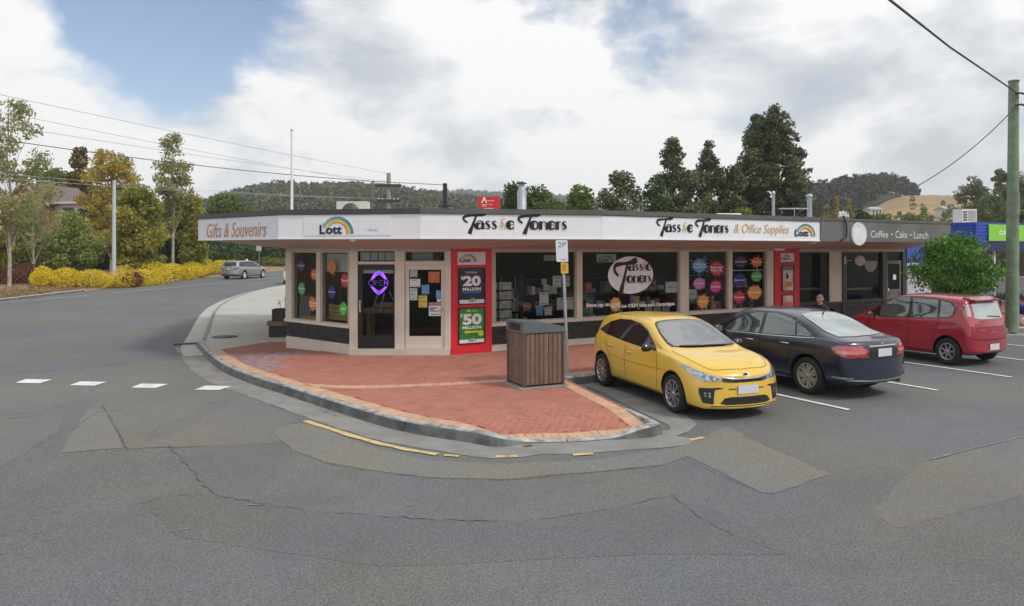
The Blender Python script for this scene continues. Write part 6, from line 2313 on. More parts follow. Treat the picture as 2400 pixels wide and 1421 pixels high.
v, f = fit_text("←→", fs_.s(1314), fs_.s(1328), fs_.z(1320, 611), fs_.z(1320, 607))
flat(fs_, ribbon([(fs_.s(1314), fs_.z(1320, 609), .008), (fs_.s(1327), fs_.z(1320, 609), .008)]), -.008, "sign_arrow", m_ink, sign)
for k, yy_ in enumerate((622, 628, 633)):
 flat(fs_, rect(fs_.s(1318), fs_.s(1328 - k), fs_.z(1322, yy_ + 1.4), fs_.z(1322, yy_ - 1.4)), -.009, "plate_print", mat("amber_print", (.40, .22, .03), .5), sign)
# --- planter beside the shop's side wall
q = P(646, 793, .10)
pl = thing("planter", "two stacked black planter tubs with a spindly plant beside the side wall", "planter", (q.x, q.y, q.z))
m_blackpl = mat("black_plastic_tub", (.016, .016, .018), .5, .2, 5)
fp = Facade((P(623, 795, .1).x, q.y), (1, -.15))
sw_ = .95
for z0, z1, x0 in ((.02, .36, .02), (.50, .86, .12)):
 fp.mb().bevbox(x0, sw_, 0, .42, q.z + z0, q.z + z1, .03).build("tub", m_blackpl, pl)
fp.mb().bevbox(-.02, sw_ + .02, -.03, .45, q.z + .36, q.z + .50, .02).build("timber_shelf", mat("weathered_timber", (.16, .12, .09), .8, .2), pl)
fp.mb().bevbox(-.02, sw_, -.03, .45, q.z - .06, q.z + .02, .01).build("timber_base", mat("weathered_timber", (.16, .12, .09), .8, .2), pl)
mb = fp.mb()
rnd = random.Random(4)
for k in range(9):
 x = .35 + .08 * k + rnd.uniform(-.05, .05)
 h = rnd.uniform(.25, .62)
 tp = (x - rnd.uniform(-.1, .22), .2 + rnd.uniform(-.12, .12), q.z + .84 + h)
 mb.tube([(x, .2, q.z + .84), tuple((a + b) / 2 for a, b in zip((x, .2, q.z + .84), tp)), tp], .006, 4, mi=1)
 for j in range(10):
  t = rnd.uniform(.3, 1)
  c = Vector((x, .2, q.z + .84)).lerp(Vector(tp), t) + Vector((rnd.uniform(-.06, .06), rnd.uniform(-.06, .06), rnd.uniform(-.04, .04)))
  a = rnd.uniform(0, 6.28)
  l = Vector((math.cos(a), math.sin(a), rnd.uniform(-.5, .5))) * .05
  p_ = Vector((-math.sin(a), math.cos(a), .2)) * .022
  mb.add([c - l, c - p_, c + l, c + p_], [(0, 1, 2, 3)], 0)
mb.build("plant", [leaf("planter_leaf", [(.02, .035, .015), (.05, .06, .03), (.30, .24, .22)]), mat("stem", (.08, .06, .03), .8)], pl)
# --- timber power pole on the footpath
pb = P(2372, 771, .15)
pole = thing("power_pole", "green treated timber power pole at the kerb beside the red car", "power pole", pb)
dP = pb.y
zt = Q(2375, 189, dP).z
mb = MB()
mb.tube([pb + Vector((0, 0, -.1)), pb + Vector((0.01, 0, 2)), pb + Vector((.03, 0, 4.5)), Vector((pb.x + .05, pb.y, zt))], [.185, .175, .155, .135], 20)
mb.build("shaft", mat("green_treated_timber", (.19, .26, .165), .85, .22, 3.5, .35, bscale=14, dirt=.35, dscale=2), pole)
mb = MB()
mb.tube([Vector((pb.x + .04, pb.y, 3.65)), Vector((pb.x + .04, pb.y, 4.35))], .172, 20)
mb.build("sleeve", mat("faded_band", (.17, .21, .15), .8, .2, 6), pole)
MB().lathe([(.155, .0), (.155, -.05), (.0, .02)], 20, c=(pb.x + .05, pb.y, zt)).build("cap", m_galv, pole)
for z in (zt - .45, zt - .80):
 MB().tube([(pb.x, pb.y - .16, z), (pb.x + .05, pb.y - .30, z), (pb.x + .15, pb.y - .2, z + .02), (pb.x + .32, pb.y - .12, z)], .03, 6).build("cable_hook", m_trim, pole)
def wire(name, label, pts, r, group=None, sag=0.0, m_=None):
 line = []
 pts = [Vector(p) for p in pts]
 n = 24
 for i in range(len(pts) - 1):
  for k in range(n):
   t = k / n
   p = pts[i].lerp(pts[i + 1], t)
   p.z -= sag * 4 * t * (1 - t)
   line.append(p)
 line.append(pts[-1])
 return tag(MB().tube(line, r, 5).build(name, m_ or mat("cable_black", (.03, .03, .032), .6)), label, "cable", group)
h0 = Vector((pb.x, pb.y - .25, zt - .45))
h1 = Vector((pb.x, pb.y - .25, zt - .80))
wire("overhead_cable", "thick black overhead cable running from the green pole out over the road", [h0, Q(2225, 110, 16), Q(2085, 0, 11.5), Q(1960, -95, 9)], .022)
br = sg_DE.at(sg_DE.s(1985), .02, zt2 + .24)
wire("service_cable", "thin service cable drooping from the green pole to the cafe parapet", [h1, br], .014, sag=.55)
wire("overhead_cable", "short cable leaving the green pole past the edge of the picture", [h0 + Vector((.3, .1, 0)), h0 + Vector((5, 3, -.1))], .02)
# --- far utility poles and wires along the side street
up = Q(911, 406, 60)
upole = thing("utility_pole", "grey timber utility pole with crossarm rising behind the shop roof", "utility pole", (up.x, up.y, 0))
MB().tube([(up.x, up.y, -.3), (up.x, up.y, up.z)], [.22, .17], 10).build("shaft", mat("silvery_timber", (.30, .29, .24), .85, .2, 3), upole)
zc = Q(911, 436, 60).z
for z, hw in ((zc, 1.08), (Q(911, 472, 60).z, .95)):
 MB().box(up.x - hw, up.x + hw, up.y - .30, up.y - .18, z - .12, z + .12).build("crossarm", mat("dark_timber", (.05, .05, .045), .85), upole)
 for dx in (-.9, -.55, .55, .9):
  MB().lathe([(.03, .05), (.06, .10), (.04, .16), (.06, .20), (0, .24)], 8, c=(up.x + dx * hw / 1.08, up.y - .24, z + .03)).build("insulator", mat("porcelain", (.66, .70, .72), .25), upole)
mp = Q(1043, 430, 50)
mast = thing("service_mast", "slim mast with dark upper half behind the shop roof", "mast", (mp.x, mp.y, 0))
MB().tube([(mp.x, mp.y, -.3), (mp.x, mp.y, 5.2)], .09, 8).build("lower_tube", m_white, mast)
MB().tube([(mp.x, mp.y, 5.2), (mp.x, mp.y, mp.z)], .15, 8).build("upper_post", m_trim, mast)
MB().box(mp.x - .45, mp.x + .45, mp.y - .06, mp.y + .06, 5.55, 5.65).build("crossarm", m_trim, mast)
WG_ = "overhead wires along the side street"
for k, (py0, tgt, r, sg_) in enumerate(((222, (up.x, up.y, up.z - .05), .011, .25), (262, (up.x - .95, up.y - .16, zc + .22), .010, .3), (293, (up.x + .9, up.y - .16, zc + .22), .010, .3))):
 a = Q(0, py0, 34)
 b = Vector(tgt)
 out = a + (a - b) * .55
 wire("power_line", ["topmost thin power line from the left to the tip of the utility pole", "second thin power line from the top, reaching the crossarm", "third thin power line from the top, sagging below the other two"][k], [out, a, b], r, WG_, sg_ * .4, mat("faded_wire", (.22, .23, .25), .6))
a = Q(0, 327, 34)
b = Vector((mp.x, mp.y, mp.z - .1))
wire("power_line", "thick dark cable crossing the side street to the slim mast", [a + (a - b) * .5, a, b], .020, WG_, .35)
for k, (pa, pb_) in enumerate(((407, 470), (418, 476))):
 a = Q(0, pa, 34)
 b = Vector((up.x - .6 + k * 1.0, up.y - .16, Q(911, 472, 60).z + .22))
 wire("power_line", ["upper of the two low pale wires in front of the autumn trees", "lower of the two low pale wires in front of the autumn trees"][k], [a + (a - b) * .5, a, b], .010, WG_, .2, mat("pale_wire", (.42, .42, .40), .6))
lp = Q(267, 426, 50)
lpole = thing("lamp_post", "plain pale grey steel lamp post between the yellow hedges", "lamp post", (lp.x, lp.y, bankz(lp.x, lp.y)))
MB().tube([(lp.x, lp.y, 0), (lp.x, lp.y, 4), (lp.x + .02, lp.y, lp.z)], [.135, .125, .10], 12).build("shaft", mat("pale_steel", (.50, .54, .58), .45, .05), lpole)
MB().lathe([(.15, 0), (.15, .25), (.13, .3)], 12, c=(lp.x, lp.y, bankz(lp.x, lp.y) - .05)).build("base_cover", mat("pale_steel", (.50, .54, .58), .45, .05), lpole)
MB().lathe([(.10, 0), (.11, .04), (0, .12)], 12, c=(lp.x + .02, lp.y, lp.z)).build("cap", m_galv, lpole)
fpz = Q(684, 308, 24)
flagp = thing("flagpole", "tall bare white flagpole rising behind the shop roof", "flagpole", (fpz.x, fpz.y, ZT + .03))
MB().tube([(fpz.x, fpz.y, ZT + .03), (fpz.x, fpz.y, fpz.z)], [.048, .034], 10).build("pole", mat("white_pole", (.74, .74, .73), .4), flagp)
MB().lathe([(.034, 0), (.05, .04), (0, .09)], 10, c=(fpz.x, fpz.y, fpz.z)).build("finial", m_galv, flagp)
MB().lathe([(.14, 0), (.14, .05), (.05, .12)], 10, c=(fpz.x, fpz.y, ZT + .02)).build("foot", m_galv, flagp)
# --- on the roof
q0, q1 = Q(788, 472, 21), Q(861, 491, 21)
ac = thing("air_conditioner", "cream air conditioner with round fan grille on the shop roof", "air conditioner", (q0.x, 21, ZT + .03))
m_accream = mat("cream_metal", (.60, .58, .50), .5, .05)
zr_ = ZT + .03
mb = MB()
cx = (q0.x + q1.x) / 2 - .04
zcx = zr_ + .30
n_ = 28
pts_o = [(q0.x, zr_ + .04), (q1.x, zr_ + .04), (q1.x, q0.z), (q0.x, q0.z)]
mb.box(q0.x, q1.x, 21.02, 21.40, zr_ + .04, q0.z)
mb.build("casing", m_accream, ac)
mb = MB()
mb.lathe([(0.0, -.012), (.245, -.012), (.245, 0)], 32, 'y', (cx, 21.02, zcx))
mb.build("fan_opening", m_trim, ac)
for r in (.08, .13, .18, .23):
 MB().lathe([(r, -.02), (r + .006, -.026), (r + .012, -.02)], 28, 'y', (cx, 21.01, zcx)).build("grille_ring", m_galv, ac)
for x in (q0.x + .05, q1.x - .11):
 MB().box(x, x + .06, 21.02, 21.40, zr_, zr_ + .04).build("foot", m_trim, ac)
ch = Q(1223, 426, 22)
flue = thing("chimney_flue", "galvanised chimney flue with conical cowl on the shop roof", "chimney", (ch.x, 22, zr_))
z = lambda py: Q(1223, py, 22).z
MB().lathe([(.14, zr_), (.14, z(447)), (.12, z(447)), (.105, z(446)), (.105, z(440)), (.085, z(438)), (.085, z(431))], 20, c=(ch.x, 22, 0)).build("pipe", mat("flue_steel", (.36, .39, .42), .5, .1, 5, metal=.4), flue)
MB().lathe([(.16, z(431)), (.15, z(429.5)), (.03, z(426)), (0, z(425))], 20, c=(ch.x, 22, 0)).build("cowl", m_trim, flue)
MB().lathe([(.20, zr_), (.145, zr_ + .1)], 20, c=(ch.x, 22, 0)).build("roof_collar", m_galv, flue)
for nm, lb, px, py, r, d in (("vent_pipe", "slim grey vent pipe with round cap above the second shop sign", 1812.5, 452, .055, 27), ("flue_pipe", "wider dull steel flue at the end of the shop roof", 1897, 459, .095, 27.5)):
 p = Q(px, py, d)
 t = thing(nm, lb, "pipe", (p.x, p.y, zr_))
 MB().tube([(p.x, p.y, zr_), (p.x, p.y, p.z)], r, 12).build("pipe", mat("flue_steel", (.36, .39, .42), .5, .1, 5, metal=.4), t)
 MB().lathe([(r * 1.05, -.10), (r * 1.35, -.04), (r * 1.25, .03), (0, .08)], 12, c=(p.x, p.y, p.z)).build("cap", m_galv, t)
p = Q(1862, 490, 26)
tv = thing("tv_antenna", "flat rooftop television antenna beside the steel flue", "antenna", (p.x, p.y, zr_))
MB().tube([(p.x, p.y, zr_), (p.x, p.y, p.z + .05)], .015, 6).build("mast", m_galv, tv)
MB().tube([(p.x - .55, p.y, p.z), (p.x + .52, p.y, p.z)], .018, 6).build("boom", m_galv, tv)
for k in range(9):
 x = p.x - .5 + k * .125
 MB().tube([(x, p.y - .3, p.z + .02), (x, p.y + .3, p.z + .02)], .008, 4).build("element", m_galv, tv)
p0, p1 = Q(1683, 502, 21.5), Q(1735, 506, 21.5)
sky_l = thing("roof_skylight", "low white skylight lid lying on the shop roof", "skylight", (p0.x, 21.5, zr_))
MB().box(p0.x, p1.x, 21.5, 22.1, zr_, p0.z - .03).build("upstand", m_galv, sky_l)
MB().bevbox(p0.x - .03, p1.x + .03, 21.47, 22.13, p0.z - .03, p0.z + .02, .015).build("lid", m_white, sky_l)
p0, p1 = Q(1120, 461, 44), Q(1172, 492, 44)
rs = thing("red_billboard", "red sign board with white logo standing beyond the shop roof", "sign", ((p0.x + p1.x) / 2, 44, 0))
MB().box(p0.x, p1.x, 44, 44.1, p1.z - .3, p0.z).build("board", mat("red_sign", (.62, .02, .03), .5, .04), rs)
for x in (p0.x + .15, p1.x - .2):
 MB().box(x, x + .07, 44.02, 44.09, 0, p1.z - .3).build("post", m_galv, rs)
fr_ = Facade((0, 43.99), (1, 0))
flat(fr_, ([(fr_.s(1128), fr_.z(1, 476)), (fr_.s(1131), fr_.z(1, 476)), (fr_.s(1135), fr_.z(1, 468)), (fr_.s(1139), fr_.z(1, 476)), (fr_.s(1142), fr_.z(1, 476)), (fr_.s(1136), fr_.z(1, 462)), (fr_.s(1134), fr_.z(1, 462))], [(0, 1, 2, 5, 6), (2, 3, 4, 5)]), -.004, "logo", m_white, rs)
flat(fr_, fit_text("Aurora", fr_.s(1140), fr_.s(1159), fr_.z(1, 474), fr_.z(1, 469), bold=.02), -.004, "sign_lettering", m_white, rs) if False else None
for a, b, y in ((1142, 1158, 471), (1129, 1142, 480), (1146, 1154, 480), (1129, 1140, 483.5), (1135, 1157, 489)):
 flat(fr_, rect(fr_.s(a), fr_.s(b), fr_.z(1, y + 1), fr_.z(1, y - 1)), -.004, "print_line", mat("pale_pink_print", (.72, .45, .45), .5), rs)
# road sign at the far bend
q = Q(607, 582, 78)
t = thing("road_sign", "small square pale road sign seen from behind at the far bend", "road sign", (q.x, 78, .2))
MB().box(q.x - .03, q.x + .03, 78, 78.05, .1, q.z + .25).build("post", m_galv, t)
MB().box(q.x - .28, q.x + .28, 77.97, 78, q.z - .30, q.z + .28).build("plate", mat("aluminium_back", (.50, .50, .49), .5), t)
# ================================================================== INSIDE THE WINDOWS
def tri_label(i, arr):
 return arr[i % len(arr)]
# wire card rack with rows of cards
s0 = sR(1166)
rk = thing("card_rack", "black wire rack of greeting cards behind the first shop window", "card rack", fac_R.at(s0 + .3, .45, .30))
m_card = mat("card_print", (.60, .50, .46), .6, .35, 8)
for x in (s0, s0 + .24, s0 + .62):
 fac_R.mb().tube([(x, .45, .30), (x, .45, 2.0)], .010, 6).build("upright", m_black, rk)
for k, py in enumerate((672, 695, 717, 739, 757)):
 z = fac_R.z(1185, py)
 fac_R.mb().box(s0, s0 + .62, .36, .45, z - .13, z - .11).build("tray", m_black, rk)
 fac_R.mb().box(s0 + .02, s0 + .20, .37, .385, z - .10, z + .09).build("card", m_pgrey, rk)
 fac_R.mb().box(s0 + .25, s0 + .60, .37, .385, z - .10, z + .09).build("card", m_card, rk)
# pine ladder shelf with books
s0 = sR(1212)
ld = thing("ladder_shelf", "pine ladder shelf holding books in the first shop window", "shelf", fac_R.at(s0 + .3, .8, .30))
fac_R.mb().tube([(s0 - .08, .8, .30), (s0 + .06, .9, fac_R.z(1220, 650))], .022, 6).build("rail", m_wood, ld)
fac_R.mb().tube([(s0 + .58, .8, .30), (s0 + .44, .9, fac_R.z(1235, 650))], .022, 6).build("rail", m_wood, ld)
rnd = random.Random(12)
for py in (704, 735, 765):
 z = fac_R.z(1225, py)
 fac_R.mb().box(s0 - .02, s0 + .52, .72, .98, z - .02, z).build("board", m_wood, ld)
 x = s0 + .03
 while x < s0 + .46:
  w = rnd.uniform(.02, .05)
  h = rnd.uniform(.16, .26)
  o = fac_R.mb().box(x, x + w, .74, .92, z + .002, z + h)
  o.build("book", mat("book_%d" % rnd.randrange(5), [(.55, .55, .50), (.20, .08, .09), (.10, .14, .22), (.42, .36, .24), (.06, .06, .07)][rnd.randrange(5)], .7), ld)
  x += w + .006
# shelving along the back of the shop
COLS = [(.62, .16, .12), (.20, .36, .66), (.75, .70, .62), (.20, .48, .24), (.75, .48, .12), (.48, .22, .48), (.22, .22, .25), (.80, .80, .80)]
CN = ['red', 'blue', 'cream', 'green', 'orange', 'purple', 'dark grey', 'white']
PROD = "stationery boxes on the shop shelves"
for bi, (s0, s1, y) in enumerate(((sR(1250), sR(1345), .55), (sR(1370), sR(1465), .45), (sR(1500), sR(1588), .45), (sR(1622), sR(1700), .42), (sR(1720), sR(1790), .42))):
 sh = thing("display_shelf", ["dark display shelf behind the taped notices of the first window", "display shelf left of the round sign in the second window", "display shelf right of the round sign in the second window",
                                 "display shelf behind the blue and pink splats", "display shelf behind the purple and navy splats"][bi], "shelf", fac_R.at((s0 + s1) / 2, y, .3), 0, "display shelves in the shop windows")
 m_sh = mat("dark_shelf", (.07, .06, .055), .7, .2)
 for x in (s0, s1 - .03):
  fac_R.mb().box(x, x + .03, y, y + .35, .30, 1.95).build("side_panel", m_sh, sh)
 for k, z in enumerate((.55, 1.0, 1.42, 1.82)):
  fac_R.mb().box(s0 + .03, s1 - .03, y, y + .35, z, z + .025).build("shelf_board", m_sh, sh)
  x = s0 + .06
  free = list(range(8))
  rnd.shuffle(free)
  while x < s1 - .22:
   w, h = rnd.uniform(.09, .24), rnd.uniform(.10, .30)
   if rnd.random() < .85 and k < 3 and free:
    ci = free.pop()
    o = fac_R.mb().box(x, x + w, y + rnd.uniform(.02, .1), y + .3, z + .026, z + .026 + h).build("stationery_box", mat("box_%d" % ci, COLS[ci], .6, .3, 9))
    tag(o, "%s stationery box on the %s tier of the %s" % (CN[ci], ["bottom", "second", "third"][k], ["shelf behind the taped notices", "shelf left of the round sign", "shelf right of the round sign", "shelf behind the pink splats", "shelf behind the navy splat"][bi]), "box", PROD)
   x += w + rnd.uniform(.02, .12)
# window-sill display: gift items along the bottom of the windows
for i, (px, kind, col) in enumerate(((1372, 'ball', (.50, .10, .13)), (1386, 'tin', (.10, .35, .16)), (1398, 'tin', (.30, .32, .33)), (1466, 'ball', (.08, .32, .20)), (1536, 'box', (.50, .40, .34)), (1557, 'box', (.46, .34, .32)), (1577, 'box', (.52, .42, .40)), (1625, 'ball', (.06, .10, .06)),
                                     (1668, 'figure', (.52, .28, .27)), (1686, 'figure', (.55, .36, .34)), (1699, 'box', (.36, .10, .10)), (1722, 'ball', (.46, .17, .18)), (1735, 'figure', (.48, .22, .20)), (1752, 'flower', (.60, .62, .52)), (1778, 'flower', (.35, .40, .32)))):
 s = sR(px)
 nm = {'ball': "plush_toy", 'tin': "gift_tin", 'box': "picture_card", 'figure': "figurine", 'flower': "flower_pot"}[kind]
 colour = {'ball': "round plush toy", 'tin': "small gift tin", 'box': "small picture card", 'figure': "pale pink figurine", 'flower': "little pot of white flowers"}[kind]
 spot = ["at the foot of the first post", "in the second window, left end", "beside the first gift tin", "under the save up sign", "third from the right under the Cartridges lettering", "second from the right under the Cartridges lettering", "rightmost under the Cartridges lettering", "under the yellow fax splat",
   "left of its twin under the pink splats", "right of its twin under the pink splats", "dark red, by the thin mullion", "at the foot of the red posters splat", "under the red posters splat", "left one under the orange splat", "right one under the orange splat"][i]
 g = thing(nm, "%s on the shop window sill, %s" % (colour, spot), nm.replace("_", " "), fac_R.at(s, .28, .86), 0, "gifts on the window sill")
 m_ = mat("gift_%d" % i, col, .6, .25, 12)
 T = Matrix.Translation((s, .28, .835))
 if kind == 'ball':
  mb = MB(fac_R.M @ T)
  mb.lathe([(0, 0), (.07, .01), (.11, .07), (.10, .15), (.05, .20), (.06, .25), (.04, .31), (0, .33)], 14)
  mb.build("body", m_, g)
  for dx in (-.05, .05):
   MB(fac_R.M @ T).lathe([(0, .28), (.03, .30), (.03, .34), (0, .36)], 8, c=(dx, 0, 0)).build("ear", m_, g)
 elif kind == 'tin':
  MB(fac_R.M @ T).lathe([(0, 0), (.07, 0), (.07, .20), (0, .205)], 16).build("can", m_, g)
  MB(fac_R.M @ T).lathe([(.075, .19), (.075, .225), (0, .23)], 16).build("lid", m_pgrey, g)
 elif kind == 'box':
  MB(fac_R.M @ T).box(-.12, .12, 0, .015, 0, .22).build("frame", m_paper, g)
  MB(fac_R.M @ T).box(-.10, .10, -.004, 0, .02, .20).build("picture", m_, g)
 elif kind == 'figure':
  MB(fac_R.M @ T).lathe([(0, 0), (.09, .0), (.08, .08), (.04, .20), (.05, .26), (.03, .30), (0, .31)], 12).build("dress", m_, g)
  MB(fac_R.M @ T).lathe([(0, .29), (.04, .32), (.045, .36), (.03, .40), (0, .41)], 12).build("head", m_ppink, g)
 else:
  MB(fac_R.M @ T).lathe([(0, 0), (.05, 0), (.07, .10), (0, .10)], 12).build("pot", m_wood_d, g)
  mb = MB(fac_R.M @ T)
  for k in range(26):
   a, r, h = rnd.uniform(0, 6.28), rnd.uniform(0, .11), rnd.uniform(.12, .24)
   mb.add([(r * math.cos(a) - .02, r * math.sin(a), h), (r * math.cos(a), r * math.sin(a) - .02, h + .01), (r * math.cos(a) + .02, r * math.sin(a), h), (r * math.cos(a), r * math.sin(a) + .02, h + .015)], [(0, 1, 2, 3)])
  mb.build("blossoms", m_, g)
# cone-shaped lamp/umbrella stand seen in window two
um = thing("display_umbrella", "open grey green umbrella displayed low in the second window", "umbrella", fac_R.at(sR(1385), .9, .9))
mb = fac_R.mb()
mb.lathe([(.62, .0), (.48, .20), (.25, .36), (0, .42)], 8, c=(sR(1392), .95, fac_R.z(1392, 705)), smooth=False)
mb.build("canopy", mat("umbrella_cloth", (.16, .19, .16), .7, .4, 4), um)
fac_R.mb().tube([(sR(1392), .95, .35), (sR(1392), .95, fac_R.z(1392, 700))], .012, 6).build("shaft", m_black, um)
# left window and door: rustic table, baskets, easel
tb = thing("wooden_table", "rustic timber table with legs seen through the black door", "table", (X(885), 18.0, .3))
z_ = fac_F.z(885, 730)
MB().bevbox(X(838), X(935), 17.5, 18.1, z_ - .10, z_ + .02, .01).build("top", m_wood_d, tb)
for x in (X(851), X(918)):
 for y in (17.54, 18.0):
  MB().box(x - .05, x + .05, y, y + .07, .30, z_ - .10).build("leg", m_wood_d, tb)
bk = thing("basket", "low woven basket with white cloth on the table behind the black door", "basket", (X(885), 17.7, z_ + .02))
MB().lathe([(0, 0), (.26, 0), (.30, .10), (.27, .10), (.24, .03)], 18, c=(X(890), 17.75, z_ + .022)).build("bowl", m_wood, bk)
MB().bevbox(X(872), X(908), 17.65, 17.85, z_ + .05, z_ + .14, .03).build("cloth", m_pgrey, bk)
ea = thing("easel", "slim white tripod easel behind the neon sign in the black door", "easel", (X(885), 17.35, .3))
for p, q in (((X(878), fac_F.z(885, 690)), (X(863), fac_F.z(885, 730))), ((X(893), fac_F.z(885, 690)), (X(881), fac_F.z(885, 735))), ((X(905), fac_F.z(885, 685)), (X(916), fac_F.z(885, 715)))):
 MB().tube([(p[0], 17.3, p[1]), (q[0], 17.42, q[1])], .014, 6).build("leg", m_pgrey, ea)
ct = thing("timber_crate", "pale timber crate stand low in the left windows", "crate", fac_L.at(LL * .65, .5, .9))
for k in range(4):
 fac_L.mb().box(sL(755), sL(816), .19, .21, .90 + k * .095, .98 + k * .095).build("slat", m_wood, ct)
for x in (sL(756), sL(812)):
 fac_L.mb().box(x, x + .05, .21, .25, .86, 1.30).build("batten", m_wood_d, ct)
wb = thing("white_board", "plain pale board hanging behind the second left window", "board", fac_L.at(sL(775), .6, 2.2))
fac_L.mb().box(sL(754), sL(817), .14, .16, fac_L.z(785, 638), 2.5).build("sheet", mat("pale_board", (.62, .68, .70), .6, .04), wb)
fac_L.mb().tube([(sL(784), .15, 2.5), (sL(784), .15, 2.6)], .006, 4).build("cord", m_black, wb)
bq = thing("wicker_chair", "pale wicker chair in the corner of the left window", "chair", fac_L.at(sL(705), .5, .85))
for k in range(7):
 fac_L.mb().tube([(sL(690) + k * .075, .16, .88), (sL(690) + k * .07, .2, 1.42)], .012, 5).build("cane", m_pgrey, bq)
fac_L.mb().bevbox(sL(689), sL(742), .12, .5, .85, .93, .02).build("seat", m_wood, bq)
# --- neon OPEN sign in the door
m_neon = mat("violet_neon", (.30, .07, .95), .4, 0, emit=3.2)
m_neon2 = mat("dim_neon", (.22, .15, .55), .4, 0, emit=.7)
ne = thing("neon_sign", "violet neon OPEN sign of nested diamonds in the black door", "neon sign", (X(887), 16.92, 1.5))
def npt(px, py):
 return (X(px), 16.915, fac_F.z(887, py))
for k in range(3):
 t = k * 4
 MB().tube([npt(868 + t * .6, 656 - t * .2), npt(879 + t * .3, 641 + t * .6), npt(887, 635.5 + t), npt(895 - t * .3, 641 + t * .6), npt(906 - t * .6, 656 - t * .2)], .008, 6).build("neon_tube", m_neon, ne)
 MB().tube([npt(868 + t * .6, 672 + t * .2), npt(879 + t * .3, 686 - t * .6), npt(887, 691 - t), npt(895 - t * .3, 686 - t * .6), npt(906 - t * .6, 672 + t * .2)], .008, 6).build("neon_tube", m_neon, ne)
MB().tube([npt(880, 637), npt(871, 650)], .007, 6).build("neon_tube", m_neon, ne)
MB().tube([npt(894, 637), npt(903, 650)], .007, 6).build("neon_tube", m_neon, ne)
cxs = {'O': (869.5, 664), 'P': (881, 664), 'E': (892, 664), 'N': (903, 664)}
MB().tube([npt(869 + 6.2 * math.cos(k * .35), 663.5 + 6.2 * math.sin(k * .35)) for k in range(19)], .006, 6).build("letter", m_neon2, ne)
MB().tube([npt(878, 669), npt(878, 658), npt(884, 658.5), npt(884.5, 663), npt(879, 664)], .005, 6).build("letter", m_neon2, ne)
MB().tube([npt(896, 658), npt(888.5, 658.5), npt(888.5, 663.5), npt(894, 663.5), npt(888.5, 663.6), npt(888.5, 669), npt(896, 669)], .005, 6).build("letter", m_neon2, ne)
MB().tube([npt(900, 669), npt(900, 658), npt(908, 669), npt(908, 658)], .006, 6).build("letter", m_neon, ne)
# ================================================================== A PERSON seated outside the cafe
def skin_body(name, verts, edges, rad, m_, parent, root=0, sub=2):
 me = bpy.data.meshes.new(name)
 me.from_pydata(verts, edges, [])
 o = bpy.data.objects.new(name, me)
 COL.objects.link(o)
 sk = o.modifiers.new("s", 'SKIN')
 for i, r in enumerate(rad):
  me.skin_vertices[0].data[i].radius = (r, r) if not isinstance(r, tuple) else r
 me.skin_vertices[0].data[root].use_root = True
 sb = o.modifiers.new("d", 'SUBSURF')
 sb.levels = sb.render_levels = sub
 bpy.context.view_layer.update()
 res = bpy.data.meshes.new_from_object(o.evaluated_get(bpy.context.evaluated_depsgraph_get()))
 bpy.data.objects.remove(o)
 res.name = name
 res.materials.clear()
 res.materials.append(m_)
 for p in res.polygons:
  p.use_smooth = True
 ob = bpy.data.objects.new(name, res)
 COL.objects.link(ob)
 ob.parent = parent
 return ob
dpz = 18.6
hd = Q(1926, 700, dpz)
gp = hp(hd.x, hd.y)
ps = thing("person", "person in dark clothing seated outside the cafe behind the blue sedan", "person", (hd.x, hd.y, gp), math.radians(200))
m_skin = mat("skin", (.42, .24, .17), .55, .08, 12)
m_cloth = mat("dark_jacket", (.014, .014, .02), .85, .2, 6)
m_trous = mat("dark_trousers", (.02, .022, .03), .85, .2, 6)
zh = hd.z - gp
hip = zh - .62
V = [(0, 0, hip), (0, -.02, hip + .22), (.02, 0, hip + .40), (.05, 0, hip + .47), (.01, .19, hip + .37), (.06, .27, hip + .14), (.28, .20, hip + .12), (.01, -.19, hip + .37), (.06, -.27, hip + .14), (.28, -.20, hip + .12),
     (.02, .10, hip - .02), (.42, .12, hip + .02), (.44, .12, .09), (.58, .13, .05), (.02, -.10, hip - .02), (.42, -.12, hip + .02), (.44, -.12, .09), (.58, -.13, .05)]
E = [(0, 1), (1, 2), (2, 3), (2, 4), (4, 5), (5, 6), (2, 7), (7, 8), (8, 9), (0, 10), (10, 11), (11, 12), (12, 13), (0, 14), (14, 15), (15, 16), (16, 17)]
R = [.15, (.14, .16), (.10, .12), .06, .07, .05, .04, .07, .05, .04, .10, .075, .05, .045, .10, .075, .05, .045]
skin_body("body", V, E, R, m_cloth, ps)
mb = MB()
hc = Vector((.06, 0, hip + .60))
nseg, nring = 16, 14
vs, fs = [], []
for i in range(nring + 1):
 t = math.pi * i / nring
 for k in range(nseg):
  a = 2 * math.pi * k / nseg
  rx, ry, rz_ = .098, .076, .122
  x, y, z = math.sin(t) * math.cos(a), math.sin(t) * math.sin(a), math.cos(t)
  jaw = 1 - .22 * max(0, -z)
  px_ = rx * x * jaw
  if x > .85 and -.35 < z < .15:
   px_ += .02 * (1 - abs(y) * 3 if abs(y) < .33 else 0)
  vs.append((hc.x + px_, hc.y + ry * y * jaw, hc.z + rz_ * z))
for i in range(nring):
 for k in range(nseg):
  fs.append((i * nseg + k, (i + 1) * nseg + k, (i + 1) * nseg + (k + 1) % nseg, i * nseg + (k + 1) % nseg))
mb.add(vs, fs, 0, True)
mb.tube([(hc.x - .02, 0, hc.z - .16), (hc.x - .01, 0, hc.z - .07)], .055, 12)
for sgn in (-1, 1):
 mb.lathe([(0, -.012), (.024, -.006), (.028, .006), (0, .010)], 10, 'y', (hc.x - .005, sgn * .078, hc.z - .005))
head = mb.build("head", m_skin, ps, False)
mb = MB()
